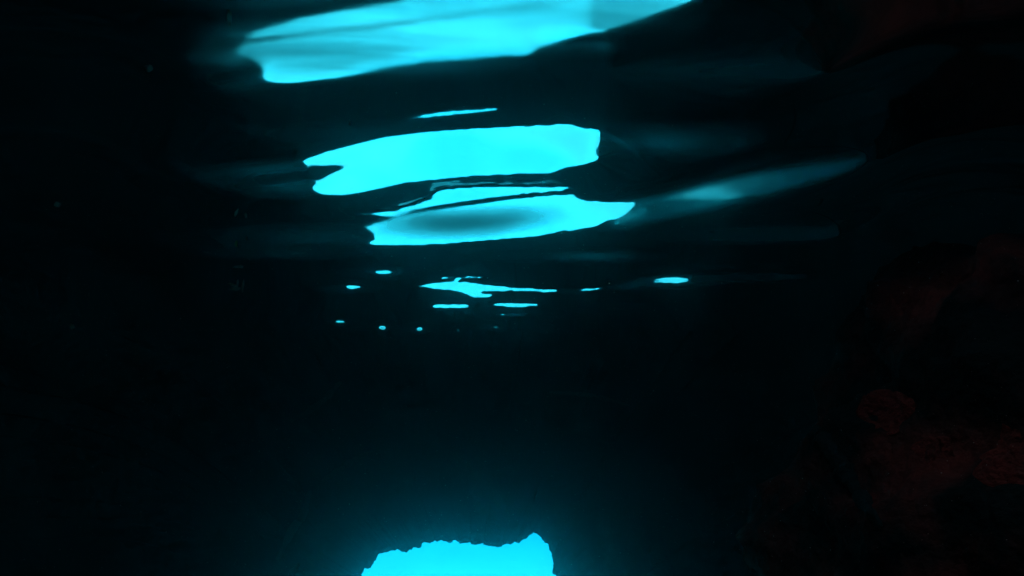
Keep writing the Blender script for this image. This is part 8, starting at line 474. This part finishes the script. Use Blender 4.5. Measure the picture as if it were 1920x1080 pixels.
F = grid_faces(len(G), M, True)
V = G.reshape(-1, 3)
cen = V[F].mean(1)
is_floor = (cen[:, 2] < -8.2) & (cen[:, 1] < 17.9)
hole = in_slit(cen[:, 0], cen[:, 1])         # roof faces opened for the added sun slit
is_ceil = (cen[:, 2] > 1.3) & (cen[:, 1] < 17.9) & ~is_floor
is_far = (cen[:, 1] > 13.5) & ~is_floor & ~is_ceil
def sub(name, mask, mat, **pr):
    f = F[mask]; u, inv = np.unique(f, return_inverse=True)
    return make_obj(name, V[u], inv.reshape(f.shape), mat, **pr)
sub('cave_floor', is_floor, FLOOR, kind='structure')
sub('cave_ceiling', is_ceil & ~(hole & (cen[:, 2] > 0)), ROCK, kind='structure')
sub('cave_mouth_wall', is_far, ROCK, kind='structure')
sub('cave_side_wall', ~is_floor & ~is_ceil & ~is_far & (cen[:, 0] < 0), ROCK, kind='structure')
sub('cave_side_wall', ~is_floor & ~is_ceil & ~is_far & (cen[:, 0] >= 0), ROCK, kind='structure')
# outer cliff: from the outer rim of the mouth to a slab that holds the cave
outer = G[0]
ang = np.arctan2(outer[:, 2] - mc[1], outer[:, 0] - mc[0])
bx = section(ang, 50, 50, 3.1, -11.2, 12)
c0 = outer; c1 = outer * 1.0; c1 = np.column_stack([mc[0] + (outer[:, 0] - mc[0]) * 1.4, np.full(M, 20.4), np.clip(mc[1] + (outer[:, 2] - mc[1]) * 1.4, -11.0, 3.0)])
c2 = np.column_stack([bx[:, 0], np.full(M, 20.6), bx[:, 1]])
CL = [c0, c1, c2]
for y in np.concatenate([np.linspace(19, 5, 8), np.linspace(4.7, -1.5, 36), np.linspace(-3, -30, 12)]):
    CL.append(np.column_stack([bx[:, 0], np.full(M, y), bx[:, 1]]))
CL.append(np.column_stack([bx[:, 0] * .1, np.full(M, -31.0), -4 + (bx[:, 1] + 4) * .1]))
CL = np.array(CL).reshape(-1, 3); CF = grid_faces(len(CL) // M, M, True)[:, ::-1]
cc = CL[CF].mean(1)
CF = CF[~(in_slit(cc[:, 0], cc[:, 1]) & (cc[:, 2] > 2))]
make_obj('cliff', CL, CF, ROCK, kind='structure')
# seabed outside: pale sand
gx = np.linspace(-64, 64, 129); gy = np.concatenate([np.linspace(16.7, 24, 32), np.linspace(24.8, 94, 80)])
SX, SY = np.meshgrid(gx, gy)
SZ = -9.25 + 0.18 * np.sin(SX * .31 + 1) * np.cos(SY * .23) + 0.05 * np.sin(SX * 1.3 + SY * .9) - np.clip(SY - 30, 0, 60) * .02
make_obj('seabed', np.stack([SX, SY, SZ], -1), grid_faces(len(gy), 129), SAND, kind='structure')
# ------------------------------------------------------------------ added unseen roof slit and pale slab that bounce sunlight onto the boulder
from mathutils.bvhtree import BVHTree
nn = 48
ra_ = np.linspace(0, 2 * np.pi, nn + 1)[:-1]
e1 = 3.25 * np.cos(ra_); e2 = 1.5 * np.sin(ra_)
ch = [np.stack([HX - .77 * e1 + .64 * e2, HY + .64 * e1 + .77 * e2, np.full(nn, z)], -1) for z in (1.5, 2.0, 2.6, 3.16)]
make_obj('added_light_slit', np.array(ch), grid_faces(4, nn, True), ROCK, kind='structure')  # unseen collar closing the sides of the added slit
ln_ = Vector((.62, .74, .26)).normalized(); lt = Vector((-.77, .64, 0)).normalized(); lb = ln_.cross(lt).normalized()
if lb.z < 0: lb = -lb
lc = Vector((HX - .49, HY - .63, 1.6)); lv = []
for a in np.linspace(-4.0, 4.0, 30):
    for b in np.linspace(-1.44, 2.2, 30):
        q = lc + lt * float(a) + lb * float(b)
        lv.append(q + ln_ * (0.10 * noise.fractal(q * 1.2, .9, 2, 4)))
nb = len(lv)
lv += [v - ln_ * .5 for v in lv]
lf = grid_faces(30, 30); edge = [i for i in range(30)] + [i * 30 + 29 for i in range(1, 30)] + [29 * 30 + i for i in range(28, -1, -1)] + [i * 30 for i in range(28, 0, -1)]
sd = [(edge[i], edge[(i + 1) % len(edge)], edge[(i + 1) % len(edge)] + nb, edge[i] + nb) for i in range(len(edge))]
make_obj('added_bounce_slab', lv, np.vstack([lf, lf[:, ::-1] + nb, np.array(sd)]), BOUNCE_PALE, kind='structure')  # unseen slab added to reflect the sun down into the water

# big rock that juts from the right wall beside the diver
BUT_N, BUT_M = 90, 130
bv_ = []
for i in range(BUT_N):
    th = math.pi * (i + .5) / BUT_N
    for k_ in range(BUT_M):
        a = 2 * math.pi * k_ / BUT_M
        d = Vector((math.sin(th) * math.cos(a), math.sin(th) * math.sin(a), math.cos(th)))
        d = Vector([math.copysign(abs(c) ** .7, c) for c in d])
        p = Vector((4.5 + d.x * 2.75, 4.4 + d.y * 1.5, -3.2 + d.z * 2.6))
        r = .30 * noise.fractal(p * .8, .9, 2.1, 5) + .14 * noise.ridged_multi_fractal(p * 1.4, .9, 2.1, 4, 1.0, 2.0) - .1
        bv_.append(p + d * r)
BF = grid_faces(BUT_N, BUT_M, True)
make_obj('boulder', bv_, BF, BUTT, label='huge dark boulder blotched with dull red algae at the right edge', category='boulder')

# ------------------------------------------------------------------ things on the rock wall
bvh = BVHTree.FromPolygons([Vector(v) for v in V] + bv_, [tuple(f) for f in F.tolist()] + [tuple(f) for f in (BF + len(V)).tolist()])
def on_wall(x, z):  # ribs and crusts are set along camera rays through image pixels
    """where the camera ray, taken from image pixels, through (x, 18.3, z) meets the rock"""
    o = Vector((0, 0, -HC)); hit = bvh.ray_cast(o, (Vector((x, 18.3, z)) - o).normalized())
    if hit[0] is None: return None
    n = hit[1]
    if n.dot(o - hit[0]) < 0: n = -n
    return hit[0], n
def catmull(p, n):
    p = np.array(p, float); q = np.vstack([2 * p[0] - p[1], p, 2 * p[-1] - p[-2]]); out = []
    for i in range(len(p) - 1):
        a, b, c, d = q[i:i + 4]
        for t in np.linspace(0, 1, n, endpoint=False):
            out.append(.5 * (2 * b + (c - a) * t + (2 * a - 5 * b + 4 * c - d) * t * t + (3 * b - a - 3 * c + d) * t**3))
    out.append(p[-1]); return np.array(out)
def ridge(path, width, label, group, seed, mat=None):
    """a knobbly rib of rock standing out of the wall along a path of (x, z) metres worked from image pixels"""
    pts = catmull(path, 12); rows_ = []
    hits = [on_wall(x, z) for x, z in pts]
    hits = [h for h in hits if h]
    k = len(hits)
    for i, (p, n) in enumerate(hits):
        t = (hits[min(i + 1, k - 1)][0] - hits[max(i - 1, 0)][0]).normalized()
        b = t.cross(n).normalized()
        w = width * (0.25 + 0.75 * math.sin(math.pi * (i + .5) / k)**.6) * (0.8 + 0.5 * noise.noise(Vector((i * .35, seed, 0))))
        ring = []
        for a in np.linspace(0, 2 * np.pi, 13)[:-1]:
            q = p + b * (w * math.cos(a)) + n * (w * 0.85 * math.sin(a))
            q += (q - p) * (0.35 * noise.fractal(q * 5.0 + Vector((seed, 0, 0)), .8, 2.0, 3))
            ring.append(q)
        rows_.append(ring)
    nr = len(rows_)
    vs = [v for r in rows_ for v in r]
    fs = grid_faces(nr, 12, True)
    o = make_obj('rock_ledge', vs, fs, mat or LEDGE, label=label, category='rock ledge', group=group)
    return o
GRP = 'ribs of rock on the cave wall'
ridge([(-4.24, -1.21), (-4.75, -1.73), (-5.45, -2.19)], .11, 'short slanting rock rib high on the left wall, below the left end of the glints', GRP, 1.0)
ridge([(-3.4, -2.89), (-3.97, -3.19), (-4.67, -3.66)], .10, 'rock rib on the left wall halfway between the surface line and the opening', GRP, 2.0)
ridge([(-4.9, -3.84), (-5.06, -4.41), (-5.33, -4.84), (-5.63, -5.46)], .14, 'long curved rock rib running down the wall left of the bright opening', GRP, 3.0)
ridge([(-5.09, -5.52), (-5.35, -5.89)], .12, 'stubby rock rib at the bottom edge, nearest the opening on its left', GRP, 4.0)
ridge([(7.18, -1.93), (7.6, -2.57), (8.01, -3.24), (8.42, -3.91), (8.88, -4.72)], .06, 'long thin diagonal rock rib descending on the right, beside the huge boulder', GRP, 5.0, SHADE_ROCK)
ridge([(0.93, -1.47), (1.98, -1.56), (2.9, -1.8)], .07, 'faint level rock rib just under the surface line above the opening', GRP, 6.0)

def crust(x, z, r, label, seed):
    """a knobbly red crust that follows the wall"""
    rings_, n_r, n_a = [], 9, 26
    base = on_wall(x, z)
    p, n = base
    t = n.cross(Vector((0, 0, 1))).normalized(); b = n.cross(t).normalized()
    vs = []
    for i in range(n_r):
        for a in np.linspace(0, 2 * np.pi, n_a + 1)[:-1]:
            rr = r * i / (n_r - 1) * (1 + .35 * noise.noise(Vector((math.cos(a) * 1.3, math.sin(a) * 1.3, seed))))
            q = p + t * (rr * math.cos(a)) + b * (rr * .8 * math.sin(a))
            h = bvh.ray_cast(q + n * 1.6, -n)
            s = h[0] if h[0] is not None else q
            vs.append(s + n * ((.06 + .05 * noise.fractal(q * 6, .8, 2, 3)) * (1 - (i / (n_r - 1))**4) * .5 - .008))
    return make_obj('algae_crust', vs, grid_faces(n_r, n_a, True), RED, label=label, category='algae', group='red algae crusts on the boulder')
crust(9.2, -1.95, .17, 'dull red algae crust high on the boulder, farthest from the frame edge', 1.0)
crust(10.35, -2.85, .11, 'smallest dull red algae crust, between the other two on the boulder', 2.0)
crust(12.1, -3.15, .2, 'dull red algae crust low on the boulder beside the frame edge', 3.0)

# ------------------------------------------------------------------ specks drifting in the water near the camera
SPK, nt, N, L = new_mat('pale_speck')
N['Principled BSDF'].inputs['Base Color'].default_value = (.92, .92, .88, 1)
N['Principled BSDF'].inputs['Roughness'].default_value = .8
tl = N.new('ShaderNodeBsdfTranslucent'); tl.inputs['Color'].default_value = (.92, .92, .88, 1)
mx_ = N.new('ShaderNodeMixShader'); mx_.inputs[0].default_value = .8
L.new(N['Principled BSDF'].outputs[0], mx_.inputs[1]); L.new(tl.outputs[0], mx_.inputs[2]); L.new(mx_.outputs[0], N['Material Output'].inputs['Surface'])
GRN = SPK.copy(); GRN.name = 'green_speck'
for nd in GRN.node_tree.nodes:
    if nd.type == 'BSDF_PRINCIPLED': nd.inputs['Base Color'].default_value = (.25, .8, .5, 1)
    if nd.type == 'BSDF_TRANSLUCENT': nd.inputs['Color'].default_value = (.25, .8, .5, 1)
def speck(loc, size, tilt, label, seed, mat=None):
    nr_, na_ = 7, 10; vs = []
    R2 = np.array([[math.cos(tilt), -math.sin(tilt)], [math.sin(tilt), math.cos(tilt)]])
    for i in range(nr_):
        th = math.pi * (i + .15) / (nr_ - .7)
        for a in np.linspace(0, 2 * np.pi, na_ + 1)[:-1]:
            d = Vector((math.sin(th) * math.cos(a), math.sin(th) * math.sin(a), math.cos(th)))
            k = 1 + .55 * noise.fractal(d * 1.6 + Vector((seed * 3.7, 0, 0)), .8, 2, 3)
            q = Vector((d.x * size[0] * k, d.y * size[0] * k, d.z * size[1] * k))
            x, z = R2 @ np.array([q.x, q.z])
            vs.append((x, q.y, z))
    o = make_obj('drifting_speck', vs, grid_faces(nr_, na_, True), mat or SPK, label=label, category='speck', group='pale specks drifting in the water')
    o.location = loc
    return o
mm_ = .001
for loc, size, tilt, label, mat in [((-0.662, 1.6, -0.721), (5, 14), 3, 'tall blurry pale speck left of the top reflection, largest of the specks', 0), ((-0.788, 1.5, -0.893), (6, 5), 30, 'ragged round speck in the dark well left of the top reflection', 0), ((-0.372, 1.6, -0.978), (2, 5), 0, 'faint upright speck just below the top reflection', 0), ((-0.542, 1.4, -1.24), (2, 6), -20, 'leaning pale speck, left one of the pair level with the long right-hand streak', 0), ((-0.523, 1.4, -1.246), (2, 4), 15, 'fainter speck beside the leaning pale one', 0), ((-0.5, 1.3, -1.324), (2.2, 4.5), 0, 'green-tinted speck left of the lower large reflection', 1), ((-0.482, 1.3, -1.315), (1.3, 3), 0, 'tiny bright speck up and right of the green-tinted one', 0), ((-0.494, 1.3, -1.367), (7, 1.3), 5, 'flat faint flake between the green speck and the cluster of slivers', 0), ((-0.502, 1.3, -1.4), (7, 1.7), -20, 'upper lying sliver of the small cluster', 0), ((-0.494, 1.3, -1.396), (1.7, 4.5), 0, 'short upright sliver in the middle of the small cluster', 0), ((-0.484, 1.3, -1.401), (1.8, 8), -3, 'longest upright sliver on the right of the small cluster', 0), ((-0.498, 1.3, -1.407), (7.5, 1.7), 4, 'lowest lying sliver of the small cluster', 0), ((-0.831, 1.3, -1.252), (4, 4), 40, 'lone round speck nearest the left edge, well above the surface line', 0), ((-0.785, 1.3, -1.475), (3, 4), 20, 'lone faint speck low on the left, level with the surface line', 0)]:
    speck(loc, (size[0] * 1.25 * mm_, size[1] * 1.25 * mm_), math.radians(tilt), label, loc[0] * 7 + loc[2] * 3, GRN if mat else None)

# ------------------------------------------------------------------ fine silt hanging in the water
rng = np.random.default_rng(11)
NS = 3600
sy = 1.0 + 7.0 * rng.random(NS)**1.3
sx = sy * rng.uniform(-.72, .72, NS); sz = -1.6 + (sy * rng.uniform(-.30, .45, NS))
keep = (sz < -.35) & (sz > -8) & (np.hypot(sx, sy) > .9)
sx, sy, sz = sx[keep], sy[keep], sz[keep]
sr = rng.uniform(.0005, .0015, len(sx)) * np.clip(sy / 2.2, .6, 1.6)
OCT = np.array([(1, 0, 0), (-1, 0, 0), (0, 1, 0), (0, -1, 0), (0, 0, 1), (0, 0, -1)], float)
OF = np.array([(0, 2, 4), (2, 1, 4), (1, 3, 4), (3, 0, 4), (2, 0, 5), (1, 2, 5), (3, 1, 5), (0, 3, 5)])
OV = np.stack([sx, sy, sz], -1)[:, None] + OCT[None] * sr[:, None, None] * rng.uniform(.6, 1.5, (len(sx), 1, 3))
make_obj('silt', OV.reshape(-1, 3), (OF[None] + 6 * np.arange(len(sx))[:, None, None]).reshape(-1, 3), SPK, kind='stuff')
